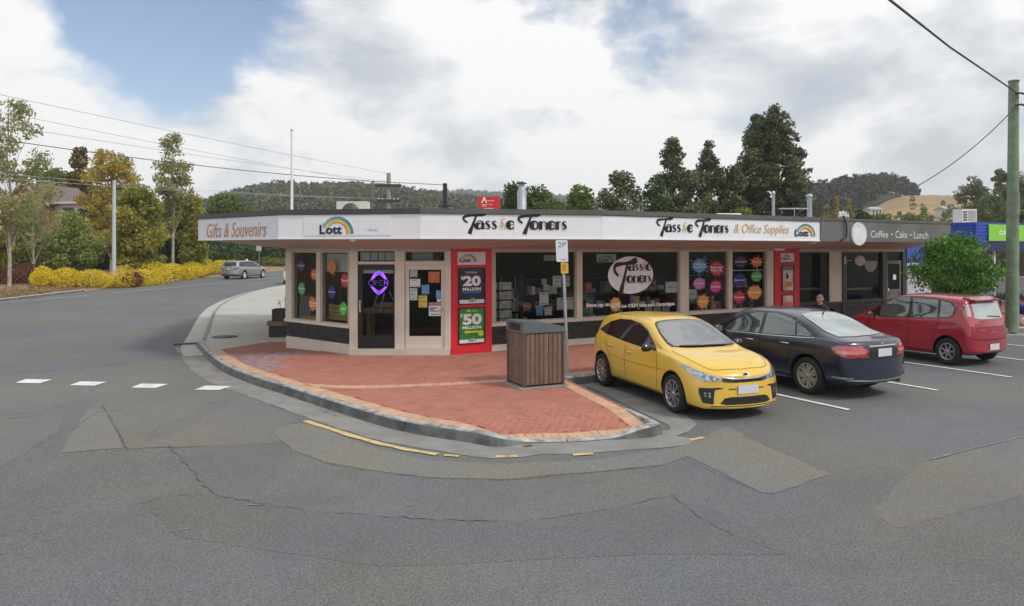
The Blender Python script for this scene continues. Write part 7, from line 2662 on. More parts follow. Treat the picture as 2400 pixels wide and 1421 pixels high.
for (f0, f1) in ((0, 5),):
 v2 = []
 for i in range(nring + 1):
  for k in range(nseg):
   p = Vector(vs[i * nseg + k]) - hc
   v2.append(tuple(hc + p * 1.07))
 keep = []
 for i in range(nring):
  for k in range(nseg):
   c = Vector(v2[i * nseg + k]) - hc
   if c.z > .045 or (c.x < -.02 and c.z > -.05):
    keep.append((i * nseg + k, (i + 1) * nseg + k, (i + 1) * nseg + (k + 1) % nseg, i * nseg + (k + 1) % nseg))
 mb.add(v2, keep, 0, True)
mb.build("hair", mat("short_grey_hair", (.16, .11, .09), .8, .2, 20), head, False)
for sgn in (-1, 1):
 MB().lathe([(0, -.008), (.010, -.002), (0, .006)], 8, 'x', (hc.x + .090, sgn * .032, hc.z + .012)).build("eye", m_black, head, False)
MB().box(hc.x + .082, hc.x + .092, -.024, .024, hc.z - .062, hc.z - .055).build("mouth", mat("lips", (.30, .12, .10), .6), head, False)
for sgn in (-1, 1):
 mb = MB(Matrix.Translation((.30, sgn * .20, hip + .12)))
 mb.tube([(-.03, 0, 0), (.03, 0, 0), (.07, 0, -.004)], [.028, .036, .03], 8)
 for k, (dy, l) in enumerate(((-.027, .062), (-.009, .072), (.009, .068), (.027, .052))):
  mb.tube([(.065, dy, 0), (.065 + l * .55, dy, .004), (.065 + l, dy, -.018)], [.010, .009, .007], 6)
 mb.tube([(.01, -sgn * .03, 0), (.045, -sgn * .055, -.004), (.075, -sgn * .055, -.014)], [.011, .010, .008], 6)
 mb.build("hand", m_skin, ps, False)
chr_ = thing("cafe_chair", "black metal cafe chair under the seated person", "chair", (hd.x, hd.y, gp), math.radians(200))
MB().bevbox(-.22, .22, -.22, .22, hip - .15, hip - .125, .02).build("seat", m_black, chr_, False)
MB().bevbox(-.25, -.22, -.21, .21, hip + .08, hip + .36, .01).build("backrest", m_black, chr_, False)
for sx in (-1, 1):
 for sy in (-1, 1):
  MB().tube([(sx * .20, sy * .19, hip - .14), (sx * .23, sy * .21, 0)], .013, 6).build("leg", m_black, chr_, False)
for sy in (-1, 1):
 MB().tube([(-.20, sy * .19, hip - .14), (-.235, sy * .19, hip + .32)], .012, 6).build("back_post", m_black, chr_, False)
# ================================================================== right-hand edge: plant stand and pram
g0 = Q(2328, 730, 24.5)
pst = thing("plant_stand", "black metal bench with potted greenery behind the power pole", "bench", (g0.x, 24.5, .15))
x0, x1 = g0.x, g0.x + 2.2
zt_ = Q(2330, 694, 24.5).z
MB().box(x0, x1, 24.3, 24.8, zt_ - .12, zt_).build("trough", m_black, pst)
for x in (x0 + .12, x1 - .15):
 for y in (24.35, 24.72):
  MB().box(x, x + .04, y, y + .04, .15, zt_ - .12).build("leg", m_black, pst)
MB().box(x0 + .12, x1 - .15, 24.36, 24.40, .45, .48).build("stretcher", m_black, pst)
mb = MB()
for k in range(700):
 c = Vector((rnd.uniform(x0 + .05, x1 - .05), rnd.uniform(24.32, 24.78), zt_ + abs(rnd.gauss(0, .10))))
 a = rnd.uniform(0, 6.28)
 l = Vector((math.cos(a), math.sin(a), rnd.uniform(-.3, .6))) * .05
 w = Vector((-math.sin(a), math.cos(a), .2)) * .02
 mb.add([c - l, c - w, c + l, c + w], [(0, 1, 2, 3)])
mb.build("foliage", leaf("herb_leaf", [(.02, .06, .012), (.05, .12, .03), (.10, .18, .05)]), pst)
pq = Q(2398, 738, 23.5)
pr = thing("pram", "blue folding pram with white wheels at the picture edge", "pram", (pq.x + .25, 23.5, .15))
PX = pq.x + .25
MB().lathe([(0, .12), (.28, .14), (.33, .30), (.30, .44), (0, .46)], 14, c=(PX, 23.6, .35)).build("seat_tub", mat("blue_canvas", (.02, .05, .25), .8, .1), pr)
for dx in (-.25, .30):
 for dy in (-.22, .22):
  MB().lathe([(.105, -.02), (.135, -.02), (.14, 0), (.135, .02), (.105, .02), (.105, -.02)], 20, 'y', (PX + dx, 23.6 + dy, .29)).build("wheel", m_white, pr)
  MB().tube([(PX + dx, 23.6 + dy, .29), (PX + dx * .3, 23.6 + dy, .62)], .012, 6).build("strut", m_galv, pr)
MB().tube([(PX - .25, 23.4, .6), (PX - .55, 23.4, 1.05), (PX - .55, 23.8, 1.05), (PX - .25, 23.8, .6)], .014, 6).build("push_bar", m_black, pr)
# ================================================================== VEGETATION
def quads(name, c, u, w, m_, parent=None, world=True):
 """many small leaf-shaped faces: centres, half-length vectors, half-width vectors"""
 n = len(c)
 v = np.empty((n, 4, 3), np.float32)
 v[:, 0] = c - u
 v[:, 1] = c - w * .9 + u * .1
 v[:, 2] = c + u
 v[:, 3] = c + w * .9 + u * .1
 me = bpy.data.meshes.new(name)
 me.vertices.add(n * 4)
 me.vertices.foreach_set("co", v.ravel())
 me.loops.add(n * 4)
 me.loops.foreach_set("vertex_index", np.arange(n * 4, dtype=np.int32))
 me.polygons.add(n)
 me.polygons.foreach_set("loop_start", np.arange(0, n * 4, 4, dtype=np.int32))
 me.polygons.foreach_set("loop_total", np.full(n, 4, np.int32))
 me.materials.append(m_)
 me.update(calc_edges=True)
 o = bpy.data.objects.new(name, me)
 COL.objects.link(o)
 if parent is not None:
  o.parent = parent
  if world:
   o.location = -root_loc(parent)
 return o
def leaves(rng, centres, radii, per, size, flat_=0.6, droop=0.0, hollow=.35):
 cs, us, ws = [], [], []
 for (c, r, n) in zip(centres, radii, per):
  d = rng.normal(size=(n, 3))
  d /= np.linalg.norm(d, axis=1)[:, None] + 1e-9
  rad = (hollow + (1 - hollow) * rng.random(n) ** .6)[:, None]
  p = np.array(c) + d * rad * np.array(r)
  a = rng.normal(size=(n, 3))
  a[:, 2] -= droop * 2
  a /= np.linalg.norm(a, axis=1)[:, None]
  b = np.cross(a, rng.normal(size=(n, 3)))
  b /= np.linalg.norm(b, axis=1)[:, None] + 1e-9
  s = size * (0.6 + .8 * rng.random(n))[:, None]
  cs.append(p)
  us.append(a * s)
  ws.append(b * s * flat_)
 return np.concatenate(cs), np.concatenate(us), np.concatenate(ws)
def tree(name, label, base, top_z, env, nclump, nleaf, size, lm, bark, seed, group=None, trunk_r=.18, clump=(.7, 1.1), leaders=1, droop=0.0, limb=True, flat_=.6, cat="tree", trunk_to=.8, hollow=.35, lean=0.0):
 """env: list of (height fraction, radius x, radius y) giving the crown's silhouette; the first entry is the crown's foot"""
 rng = np.random.default_rng(seed)
 rnd = random.Random(seed)
 base = Vector(base)
 H = top_z - base.z
 t = thing(name, label, cat, base, 0, group)
 tops = []
 for l in range(leaders):
  off = 0 if leaders == 1 else (l - (leaders - 1) / 2) * env[len(env) // 2][1] * .9
  pts, rr = [], []
  for k in range(8):
   f = k / 7
   pts.append(base + Vector((off * ss(.05, .7, f) + lean * f * H + rnd.uniform(-.02, .02) * H * f, rnd.uniform(-.02, .02) * H * f, H * trunk_to * f * (1 - .06 * (l % 2)))))
   rr.append(trunk_r * (1 - .85 * f) + .015)
  tops.append((pts, rr))
 centres, radii, per = [], [], []
 tot = 0
 tries = 0
 ez = [e[0] for e in env]
 while len(centres) < nclump and tries < nclump * 30:
  tries += 1
  f = rnd.uniform(ez[0], ez[-1])
  rx = interp_lin([(e[0], e[1]) for e in env], f)
  ry = interp_lin([(e[0], e[2]) for e in env], f)
  a = rnd.uniform(0, 6.283)
  q = math.sqrt(rnd.uniform(.02, 1))
  cr = rnd.uniform(*clump)
  x, y = max(0, rx - cr * .55) * q * math.cos(a), max(0, ry - cr * .55) * q * math.sin(a)
  if rnd.random() > (rx + .4) / (max(e[1] for e in env) + .4):
   continue
  c = base + Vector((x + lean * f * H, y, f * H))
  if leaders > 1:
   c.x += rnd.choice([-1, 1]) * 0
  centres.append(tuple(c))
  radii.append((cr, cr, cr * rnd.uniform(.6, .85)))
  per.append(max(6, int(nleaf / nclump * (cr / clump[1]) ** 2 * rnd.uniform(.7, 1.3))))
 mb = MB()
 for pts, rr in tops:
  mb.tube(pts, rr, 8)
 if limb:
  for c in centres[::3]:
   c = Vector(c)
   pts, rr = tops[rnd.randrange(len(tops))]
   f = max(.12, min(.95, (c.z - base.z) / H / trunk_to - rnd.uniform(.12, .28)))
   i = min(6, int(f * 7))
   s = pts[i].lerp(pts[i + 1], f * 7 - i)
   m = s.lerp(c, .5) + Vector((0, 0, .06 * (c - s).length))
   mb.tube([s, m, c], [max(.02, rr[i] * .42), max(.014, rr[i] * .25), .008], 5, caps=False)
 mb.build("trunk", bark, t)
 c, u, w = leaves(rng, centres, radii, per, size, flat_, droop, hollow)
 quads("crown", c.astype(np.float32), u.astype(np.float32), w.astype(np.float32), lm, t)
 return t
def interp_lin(tab, x):
 for i in range(len(tab) - 1):
  if tab[i][0] <= x <= tab[i + 1][0]:
   t = (x - tab[i][0]) / (tab[i + 1][0] - tab[i][0] + 1e-9)
   return tab[i][1] + (tab[i + 1][1] - tab[i][1]) * t
 return tab[-1][1]
bark_g = mat("grey_bark", (.16, .13, .10), .9, .3, 4, .4)
bark_w = mat("birch_bark", (.36, .33, .27), .8, .3, 4, .3)
bark_e = mat("gum_bark", (.27, .22, .17), .85, .35, 2, .3)
lf_birch = leaf("autumn_birch_leaf", [(0.179, 0.193, 0.048), (0.373, 0.331, 0.083), (0.580, 0.428, 0.097), (0.635, 0.386, 0.097)], 0.50)
lf_birch_s = leaf("thin_birch_leaf", [(0.172, 0.203, 0.078), (0.328, 0.343, 0.140), (0.530, 0.484, 0.234)], 0.50)
lf_olive = leaf("olive_leaf", [(0.130, 0.158, 0.029), (0.274, 0.288, 0.058), (0.446, 0.418, 0.086), (0.576, 0.490, 0.115)], 0.50)
lf_dark = leaf("dark_conifer_leaf", [(0.029, 0.063, 0.021), (0.063, 0.105, 0.034), (0.116, 0.157, 0.046)], 0.20)
lf_green = leaf("garden_green_leaf", [(0.055, 0.094, 0.022), (0.125, 0.180, 0.041), (0.234, 0.281, 0.070)], 0.40)
lf_shrub = leaf("light_shrub_leaf", [(0.128, 0.200, 0.054), (0.290, 0.362, 0.109), (0.471, 0.490, 0.181)], 0.45)
lf_gum = leaf("gum_leaf", [(0.035, 0.049, 0.024), (0.078, 0.101, 0.046), (0.150, 0.171, 0.077), (0.263, 0.281, 0.132)], 0.30, .35)
lf_yellow = leaf("golden_hedge_leaf", [(.42, .31, .02), (.74, .56, .03), (.90, .72, .08)], .2, .9)
lf_red = leaf("russet_shrub_leaf", [(.08, .03, .02), (.17, .06, .04), (.26, .12, .08)])
lf_street = leaf("glossy_street_tree_leaf", [(0.022, 0.070, 0.013), (0.062, 0.164, 0.025), (0.140, 0.312, 0.046), (0.281, 0.485, 0.094)], 0.40, 2.2, .45)
lf_brown = leaf("poplar_autumn_leaf", [(.09, .075, .02), (.18, .13, .03), (.28, .19, .05)])
lf_gold = leaf("poplar_gold_leaf", [(.22, .16, .03), (.38, .26, .05), (.46, .34, .08)])
def T(px, py_top, d, py_base=None, zb=None):
 """foot and top height of a tree that stands d metres away"""
 x = (px - 1200) / 1700 * d
 b = zb if zb is not None else bankz(x, d) if x < -27 else 0.0
 return (x, d, b - .05), 2.6 + (585 - py_top) / 1700 * d
LT = "autumn trees across the side street"
g = lambda r: r   # metres
def lt(name, label, px, top, d, wpx, zfoot, n, nl, size, lm, bark, seed, shape="round", **k):
 b, t = T(px, top, d)
 r = wpx / 2 * d / 1700
 if shape == "round":
  env = [(zfoot, r * .65, r * .65), (zfoot + (1 - zfoot) * .35, r, r * .9), (zfoot + (1 - zfoot) * .7, r * .8, r * .75), (.97, r * .22, r * .22)]
 elif shape == "cone":
  env = [(zfoot, r, r), (zfoot + (1 - zfoot) * .4, r * .8, r * .8), (.98, r * .10, r * .10)]
 elif shape == "poplar":
  env = [(zfoot, r * .6, r * .6), (.5, r, r), (.97, r * .35, r * .35)]
 else:
  env = [(zfoot, r * .5, r * .5), (zfoot + (1 - zfoot) * .3, r * .95, r * .9), (zfoot + (1 - zfoot) * .65, r, r * .9), (.98, r * .45, r * .45)]
 return tree(name, label, b, t, env, int(n * 1.25), int(nl * 2.1), size * 1.2, lm, bark, seed, LT, **k)
lt("birch_tree", "tall thin-leaved birch with pale trunk at the left picture edge", 22, 238, 45, 190, .30, 74, 5200, .085, lf_birch_s, bark_w, 11, "tall", trunk_r=.10, clump=(.4, .75), droop=.3, trunk_to=.92, hollow=.1)
lt("birch_tree", "thin yellowing birch in front of the brick gable", 78, 398, 50, 150, .30, 50, 2000, .08, lf_birch_s, bark_w, 27, "tall", trunk_r=.08, clump=(.4, .8), trunk_to=.92, hollow=.1)
lt("poplar_tree", "narrow brown poplar standing behind the house roof", 186, 345, 85, 62, .1, 34, 4200, .17, lf_brown, bark_g, 12, "poplar", clump=(.7, 1.1))
lt("birch_tree", "broad yellow brown birch behind the lamp post", 262, 350, 64, 160, .2, 60, 7600, .115, lf_birch, bark_w, 13, "tall", clump=(.6, 1.1), trunk_to=.9, hollow=.15)
lt("willow_tree", "drooping olive yellow tree just right of the lamp post", 322, 432, 56, 150, .12, 60, 9000, .11, lf_olive, bark_g, 14, "round", clump=(.6, 1.0), droop=.5)
lt("birch_tree", "slender sparse birch with see-through crown and white stem", 405, 312, 62, 96, .36, 46, 3300, .10, lf_birch_s, bark_w, 15, "tall", trunk_r=.13, clump=(.5, .8), trunk_to=.95, hollow=.1)
lt("conifer_tree", "dark green conifer behind the light green shrub", 225, 440, 66, 110, .04, 50, 7600, .13, lf_dark, bark_g, 16, "cone", clump=(.8, 1.2))
lt("conifer_tree", "dark green conifer between the willow and the shop sign", 408, 455, 66, 100, .04, 50, 7000, .13, lf_dark, bark_g, 17, "round", clump=(.8, 1.2))
lt("willow_tree", "small olive tree left of the white gift sign", 450, 458, 64, 80, .08, 40, 5200, .12, lf_olive, bark_g, 18, "round", clump=(.6, 1.0), droop=.4)
lt("garden_shrub", "large light green feathery shrub behind the golden hedge", 160, 502, 54, 170, .05, 46, 7200, .095, lf_shrub, bark_g, 19, "round", clump=(.6, 1.0), cat="shrub")
lt("garden_shrub", "light green shrub below the brick gable house", 60, 505, 52, 130, .05, 40, 6000, .095, lf_shrub, bark_g, 20, "round", clump=(.6, 1.0), cat="shrub")
lt("garden_shrub", "olive shrub at the far left edge under the birch", -10, 540, 50, 110, .05, 30, 4200, .095, lf_olive, bark_g, 21, "round", clump=(.6, 1.0), cat="shrub")
lt("garden_tree", "dense round green tree behind the left end of the shop sign", 535, 450, 95, 165, .08, 70, 11000, .16, lf_green, bark_g, 22, "round", clump=(1.0, 1.6))
lt("garden_tree", "dark green tree filling the gap under the gift sign", 590, 545, 100, 190, .02, 60, 8000, .17, lf_dark, bark_g, 23, "round", clump=(.9, 1.4))
lt("garden_tree", "dim green tree behind the far road sign", 665, 552, 104, 120, .02, 44, 5600, .17, lf_dark, bark_g, 24, "round", clump=(.9, 1.4))
lt("garden_tree", "dark hedge-like tree behind the second golden hedge", 470, 560, 88, 200, .02, 50, 6000, .16, lf_dark, bark_g, 25, "round", clump=(.9, 1.4))
lt("hillside_tree", "dark tree on the rise behind the house ridge", 120, 400, 120, 200, .15, 50, 6500, .22, lf_green, bark_g, 26, "round", clump=(1.4, 2.2))
# low mounded shrubs
def mound(name, label, pts, rh, lm, seed, group, n=9000, size=.055, mounds=26, cat="hedge"):
 """pts: plan polyline; rh: (half width, height)"""
 rng = np.random.default_rng(seed)
 rnd = random.Random(seed)
 c0 = Vector(pts[0]).lerp(Vector(pts[-1]), .5)
 base = Vector((c0.x, c0.y, bankz(c0.x, c0.y)))
 t = thing(name, label, cat, base, 0, group)
 line = smooth_line([(p[0], p[1], 0) for p in pts], .3)
 cen, rad, per = [], [], []
 mb = MB()
 for k in range(mounds):
  q = line[rnd.randrange(len(line))]
  x, y = q.x + rnd.uniform(-1, 1) * rh[0] * .7, q.y + rnd.uniform(-1, 1) * rh[0] * .7
  z = bankz(x, y)
  hz = rh[1] * rnd.uniform(.55, 1.0)
  r = rh[0] * rnd.uniform(.45, .75)
  cen.append((x, y, z + hz * .45))
  rad.append((r, r, hz * .55))
  per.append(int(n / mounds))
  mb.tube([(x, y, z - .05), (x + .05, y, z + hz * .6)], [.03, .01], 5)
 mb.build("stems", bark_g, t)["kind"] = "stuff"
 c, u, w = leaves(rng, cen, rad, per, size, .6, -.25, .75)
 ok = c[:, 2] > np.array([bankz(float(p[0]), float(p[1])) for p in c]) - .02
 c, u, w = c[ok], u[ok], w[ok]
 quads("foliage", c.astype(np.float32), u.astype(np.float32), w.astype(np.float32), lm, t)
 return t
HG = "low hedges on the verge"
mound("golden_hedge", "bright yellow mounded hedge left of the lamp post", [Q(105, 650, 47).xy, Q(190, 650, 47.5).xy, Q(272, 650, 48.5).xy], (1.35, 1.25), lf_yellow, 31, HG, 26000, .045, 22)
mound("golden_hedge", "long bright yellow hedge running along the road behind the silver wagon", [Q(330, 645, 51).xy, Q(400, 645, 57).xy, Q(450, 640, 63).xy, Q(500, 635, 70).xy, Q(520, 630, 76).xy], (1.5, 1.45), lf_yellow, 32, HG, 42000, .055, 46)
mound("russet_shrub", "dull red low shrub at the left end of the golden hedge", [Q(10, 655, 47).xy, Q(55, 655, 48).xy], (1.2, 1.35), lf_red, 33, HG, 6000, .06, 16, "shrub")
mound("russet_shrub", "brown patch of shrub between the two golden hedges", [Q(296, 655, 49).xy, Q(310, 650, 50).xy], (.8, 1.1), lf_red, 34, HG, 3000, .06, 9, "shrub")
mound("grass_clump", "yellow green grass bank beyond the far bend", [Q(610, 610, 92).xy, Q(670, 606, 95).xy], (1.4, 1.2), leaf("lime_grass", [(.10, .13, .02), (.22, .24, .05)]), 35, None, 4000, .10, 14, "grass clump")
# dry grass and low scrub at the foot of the hedges
rng = np.random.default_rng(5)
n = 9000
x = -27.0 - np.abs(rng.normal(0, 1.8, n))
y = rng.uniform(30, 80, n)
z = np.array([bankz(float(a), float(b)) for a, b in zip(x, y)])
c = np.stack([x, y, z + .03], 1)
u = np.stack([rng.normal(0, .03, n), rng.normal(0, .03, n), rng.uniform(.04, .11, n)], 1)
w = np.stack([rng.normal(0, .03, n), rng.normal(0, .03, n), np.zeros(n)], 1)
tag(quads("dry_grass", c.astype(np.float32), u.astype(np.float32), w.astype(np.float32), leaf("dry_grass_blade", [(.14, .11, .05), (.27, .19, .09), (.36, .26, .13)])), kind="stuff")
# ------------------------------------------------------------------ brick house on the rise
hx, hy = Q(75, 500, 74).x, 74
hz = bankz(hx, hy)
house = thing("brick_house", "red brick gabled house half hidden by the autumn trees", "house", (hx, hy, hz))
m_hb = mat("house_brick", (.24, .125, .085), .85, .2, 5, .3)
m_tile = mat("roof_tile", (.16, .13, .125), .8, .2, 3)
m_barge = mat("white_barge", (.62, .60, .55), .6)
S_ = 74 / 1700
fh = Facade((hx - 2.6, hy), (1, -.15))
z_ap, z_ea = Q(75, 428, 74).z, Q(75, 470, 74).z
wg = 4.6
mb = fh.mb()
mb.prism([(-.5, hz), (wg, hz), (wg, z_ea), (wg / 2 - .25, z_ap - .1), (-.5, z_ea - .2)], 0, .25, axis='y')
mb.build("gable_wall", m_hb, house)
fh.mb().box(-.5, wg, .25, 7, hz, z_ea - .05).build("side_wall", m_hb, house)
mb = fh.mb()
ax, az = wg / 2 - .25, z_ap
for sx in (-1, 1):
 ex = (-.9 if sx < 0 else wg + .45)
 ez = z_ea - .35
 mb.add([(ax, -.25, az), (ex, -.25, ez), (ex, 7.2, ez), (ax, 7.2, az), (ax, -.25, az - .12), (ex, -.25, ez - .12), (ex, 7.2, ez - .12), (ax, 7.2, az - .12)], [(0, 1, 2, 3), (7, 6, 5, 4), (0, 4, 5, 1), (1, 5, 6, 2)])
mb.build("roof", m_tile, house)
for sx in (-1, 1):
 ex = (-.9 if sx < 0 else wg + .45)
 a, b = Vector((ax, -.30, az - .02)), Vector((ex, -.30, z_ea - .37))
 mb = fh.mb()
 mb.add([(a.x, -.34, a.z + .04), (b.x, -.34, b.z + .04), (b.x, -.34, b.z - .24), (a.x, -.34, a.z - .24), (a.x, -.26, a.z + .04), (b.x, -.26, b.z + .04), (b.x, -.26, b.z - .24), (a.x, -.26, a.z - .24)], [(0, 1, 2, 3), (4, 7, 6, 5), (0, 4, 5, 1), (3, 2, 6, 7)])
 mb.build("barge_board", m_barge, house)
zw0, zw1 = Q(75, 502, 74).z, Q(75, 472, 74).z
w = fh.mb().box(1.6, 2.7, -.06, .0, zw0 - .1, zw1 + .1).build("window", m_barge, house)
fh.mb().box(1.68, 2.62, -.08, -.06, zw0, zw1).build("pane", mat("house_glass", (.03, .035, .04), .1), w)
fh.mb().box(2.12, 2.18, -.10, -.08, zw0, zw1).build("glazing_bar", m_barge, w)
wgx = wg
zc0, zc1 = Q(140, 515, 74).z, Q(140, 478, 74).z
fh.mb().box(wgx, wgx + 3.4, 1.0, 6, hz, zc1).build("wing_wall", mat("cream_render", (.50, .46, .38), .7), house)
fh.mb().box(wgx, wgx + 3.9, .6, 6.4, zc1, zc1 + .18).build("wing_roof", m_tile, house)
fh.mb().box(wgx + .05, wgx + 3.9, .55, .62, zc1 + .0, zc1 + .2).build("gutter_board", m_barge, house)
fh.mb().box(wgx + 1.0, wgx + 2.2, .94, 1.0, zc1 - 1.6, zc1 - .4).build("wing_window", mat("house_glass", (.03, .035, .04), .1), house)
# ------------------------------------------------------------------ tall gums and trees behind the shops
GT = "trees behind the shops"
def rt(name, label, px, top, d, wpx, zfoot, n, nl, size, lm, bark, seed, shape="gum", **k):
 b, t = T(px, top, d, zb=0.0)
 r = wpx / 2 * d / 1700
 if shape == "gum":
  env = [(zfoot, r * .8, r * .8), (.45, r, r), (.62, r * .92, r * .9), (.78, r * .66, r * .64), (.91, r * .40, r * .4), (.985, r * .16, r * .16)]
 else:
  env = [(zfoot, r * .8, r * .8), (.55, r, r * .9), (.78, r * .86, r * .8), (.97, r * .38, r * .38)]
 return tree(name, label, b, t, env, n, int(nl * 1.5), size * 1.15, lm, bark, seed, GT, **k)
rt("gum_tree", "tallest gum tree, dark pyramid crown behind the shop sign", 1815, 246, 68, 185, .25, 230, 32000, .135, lf_gum, bark_e, 41, clump=(.4, .95), trunk_r=.32, trunk_to=.92, hollow=.2)
rt("gum_tree", "gum tree with twin tips leaning on the tallest gum", 1770, 262, 69, 130, .25, 130, 17000, .135, lf_gum, bark_e, 42, clump=(.4, .9), trunk_r=.28, trunk_to=.92, hollow=.2)
rt("gum_tree", "airy gum tree with gaps of sky, left of the tallest", 1662, 330, 66, 110, .25, 110, 12000, .125, lf_gum, bark_e, 43, clump=(.35, .8), trunk_r=.22, trunk_to=.94, hollow=.2)
rt("gum_tree", "leftmost tall gum tree with an open crown", 1576, 326, 66, 118, .25, 115, 12000, .125, lf_gum, bark_e, 44, clump=(.35, .8), trunk_r=.22, trunk_to=.94, hollow=.2)
rt("gum_tree", "short dark gum filling between the two airy gums", 1620, 410, 65, 160, .2, 60, 9500, .13, lf_gum, bark_e, 45, clump=(.7, 1.1), hollow=.2)
rt("gum_tree", "broad dark gum at the right foot of the tallest", 1858, 375, 66, 100, .2, 56, 9000, .13, lf_gum, bark_e, 46, clump=(.7, 1.1), hollow=.2)
rt("gum_tree", "dark gum between the airy gum and the tallest gum", 1722, 390, 66, 100, .2, 50, 8000, .13, lf_gum, bark_e, 47, clump=(.7, 1.1), hollow=.2)
rt("bushy_tree", "small dark tree left of the tall gums", 1540, 412, 62, 75, .2, 34, 5000, .12, lf_dark, bark_g, 48, "round", clump=(.6, 1.0))
rt("bushy_tree", "rounded grey green tree left of the gum row", 1458, 403, 60, 130, .2, 54, 8600, .12, lf_gum, bark_g, 49, "round", clump=(.7, 1.1))
rt("bushy_tree", "low dark tree between chimney flue and grey green tree", 1360, 444, 58, 110, .2, 36, 5600, .12, lf_green, bark_g, 50, "round", clump=(.6, 1.0))
rt("bushy_tree", "olive green tree directly right of the chimney flue", 1264, 440, 56, 140, .2, 46, 7600, .11, lf_green, bark_g, 51, "round", clump=(.6, 1.0))
rt("bushy_tree", "dark green tree just behind the chimney flue", 1205, 432, 55, 80, .2, 34, 5200, .11, lf_dark, bark_g, 52, "round", clump=(.6, 1.0))
rt("bushy_tree", "pale yellow green bush above the shop roof under the gums", 1742, 482, 48, 46, .2, 16, 2600, .09, leaf("lime_bush_leaf", [(.08, .12, .02), (.17, .22, .04), (.26, .30, .07)]), bark_g, 53, "round", clump=(.4, .7))
rt("bushy_tree", "tiny yellow green bush beside the slim vent pipe", 1780, 494, 48, 34, .2, 12, 1500, .09, leaf("lime_bush_leaf", [(.08, .12, .02), (.17, .22, .04), (.26, .30, .07)]), bark_g, 54, "round", clump=(.4, .6))
for i, (px, tp, wpx, lb) in enumerate(((1937, 474, 22, "leftmost small golden poplar right of the steel flue"), (1961, 458, 20, "tallest of the three golden poplars"), (1991, 462, 26, "rightmost golden poplar above the service bracket"))):
 b, t = T(px, tp, 120, zb=2.0)
 r = wpx / 2 * 120 / 1700
 tree("golden_poplar", lb, b, t, [(.1, r * .6, r * .6), (.5, r, r), (.97, r * .3, r * .3)], 70, 5200, .13, lf_gold, bark_g, 60 + i, GT, clump=(.25, .5), hollow=.1)
for i, (px, tp, d, wpx, lm_, lb) in enumerate(((2282, 412, 150, 92, lf_gum, "dark round tree on the paddock skyline"), (2345, 396, 140, 66, lf_gum, "thin-topped gum left of the power pole"), (2398, 420, 140, 60, lf_gum, "dark gum right of the power pole"), (2330, 452, 110, 110, lf_green, "olive tree behind the blue shop air conditioner"),
                                               (2060, 503, 90, 110, lf_green, "olive bush above the cafe parapet lettering"), (2020, 488, 85, 46, lf_dark, "dark pointed bush beside the golden poplars"), (2140, 506, 92, 110, lf_green, "low bush above the right end of the cafe"), (2390, 470, 100, 70, lf_green, "green tree at the right picture edge"))):
 b, t = T(px, tp, d, zb=1.5)
 r = wpx / 2 * d / 1700
 tree("skyline_tree", lb, b, t, [(.1, r * .8, r * .8), (.55, r, r * .9), (.8, r * .8, r * .75), (.97, r * .35, r * .35)], 90, 11000, .0019 * d, lm_, bark_g, 70 + i, GT, clump=(r * .16, r * .34), hollow=.2)
# ------------------------------------------------------------------ street tree
sb = (Q(2237, 700, 21.0).x, 21.0)
tree("street_tree", "round clipped bright green street tree between cafe and blue shop", (sb[0], sb[1], .15), 2.93, [(.42, .40, .40), (.49, 1.00, 1.0), (.62, 1.42, 1.35), (.76, 1.30, 1.2), (.90, 1.0, .95), (.99, .55, .5)], 150, 24000, .050, lf_street, bark_g, 81, None, .075, (.16, .46), droop=.7, trunk_to=.75, hollow=.35, flat_=.42)
# ================================================================== HILLS
def hill(name, ridge, d0, d1, m_, drop=0.0, seed=1, rough=.6, nx=90, ny=14):
 """ridge: photo pixels of the skyline, at distance d1; the slope comes down to distance d0"""
 rnd = random.Random(seed)
 mb = MB()
 px0, px1 = ridge[0][0], ridge[-1][0]
 for j in range(ny + 4):
  for i in range(nx + 1):
   px = px0 + (px1 - px0) * i / nx
   py = interp_lin(ridge, px)
   f = j / ny
   d = d0 + (d1 - d0) * f
   zr = 2.6 + (585 - py) / 1700 * d1
   z = -.3 + (zr + .3) * (ss(0, 1, min(1, f)) * .75 + .25 * min(1, f)) - max(0, f - 1) * 40
   x = (px - 1200) / 1700 * d
   mb.v.append((x, d, z + rnd.uniform(-rough, rough) * min(1, f)))
 for j in range(ny + 3):
  for i in range(nx):
   a = j * (nx + 1) + i
   mb.f.append((a, a + 1, a + nx + 2, a + nx + 1))
   mb.mi.append(0)
   mb.sm.append(True)
 o = struct(mb.build(name, m_))
 def zat(px, f):
  py = interp_lin(ridge, px)
  zr = 2.6 + (585 - py) / 1700 * d1
  return -.3 + (zr + .3) * (ss(0, 1, f) * .75 + .25 * f)
 return zat
def forest(name, zat, pxr, fr, d0, d1, n, hgt, lm, seed, per=60, size=1.0, keep=None):
 rng = np.random.default_rng(seed)
 cs, rs, ps = [], [], []
 tr = MB()
 for k in range(n):
  px, f = rng.uniform(*pxr), rng.uniform(*fr)
  if keep and not keep(px, f):
   continue
  d = d0 + (d1 - d0) * f
  h = hgt * rng.uniform(.6, 1.25)
  x = (px - 1200) / 1700 * d
  z = zat(px, f)
  for q in range(3):
   cs.append((x + rng.normal(0, h * .13), d + rng.normal(0, h * .1), z + h * (.38 + .24 * q)))
   r = h * (.27 - .05 * q) * rng.uniform(.8, 1.2)
   rs.append((r, r, h * .2))
   ps.append(per // 3)
 c, u, w = leaves(rng, cs, rs, ps, size, .7, 0, .6)
 return tag(quads(name, c.astype(np.float32), u.astype(np.float32), w.astype(np.float32), lm), kind="stuff")
lf_far = leaf("far_forest_leaf", [(0.024, 0.037, 0.020), (0.053, 0.070, 0.032), (0.102, 0.119, 0.053), (0.154, 0.154, 0.070)], .05, .05)
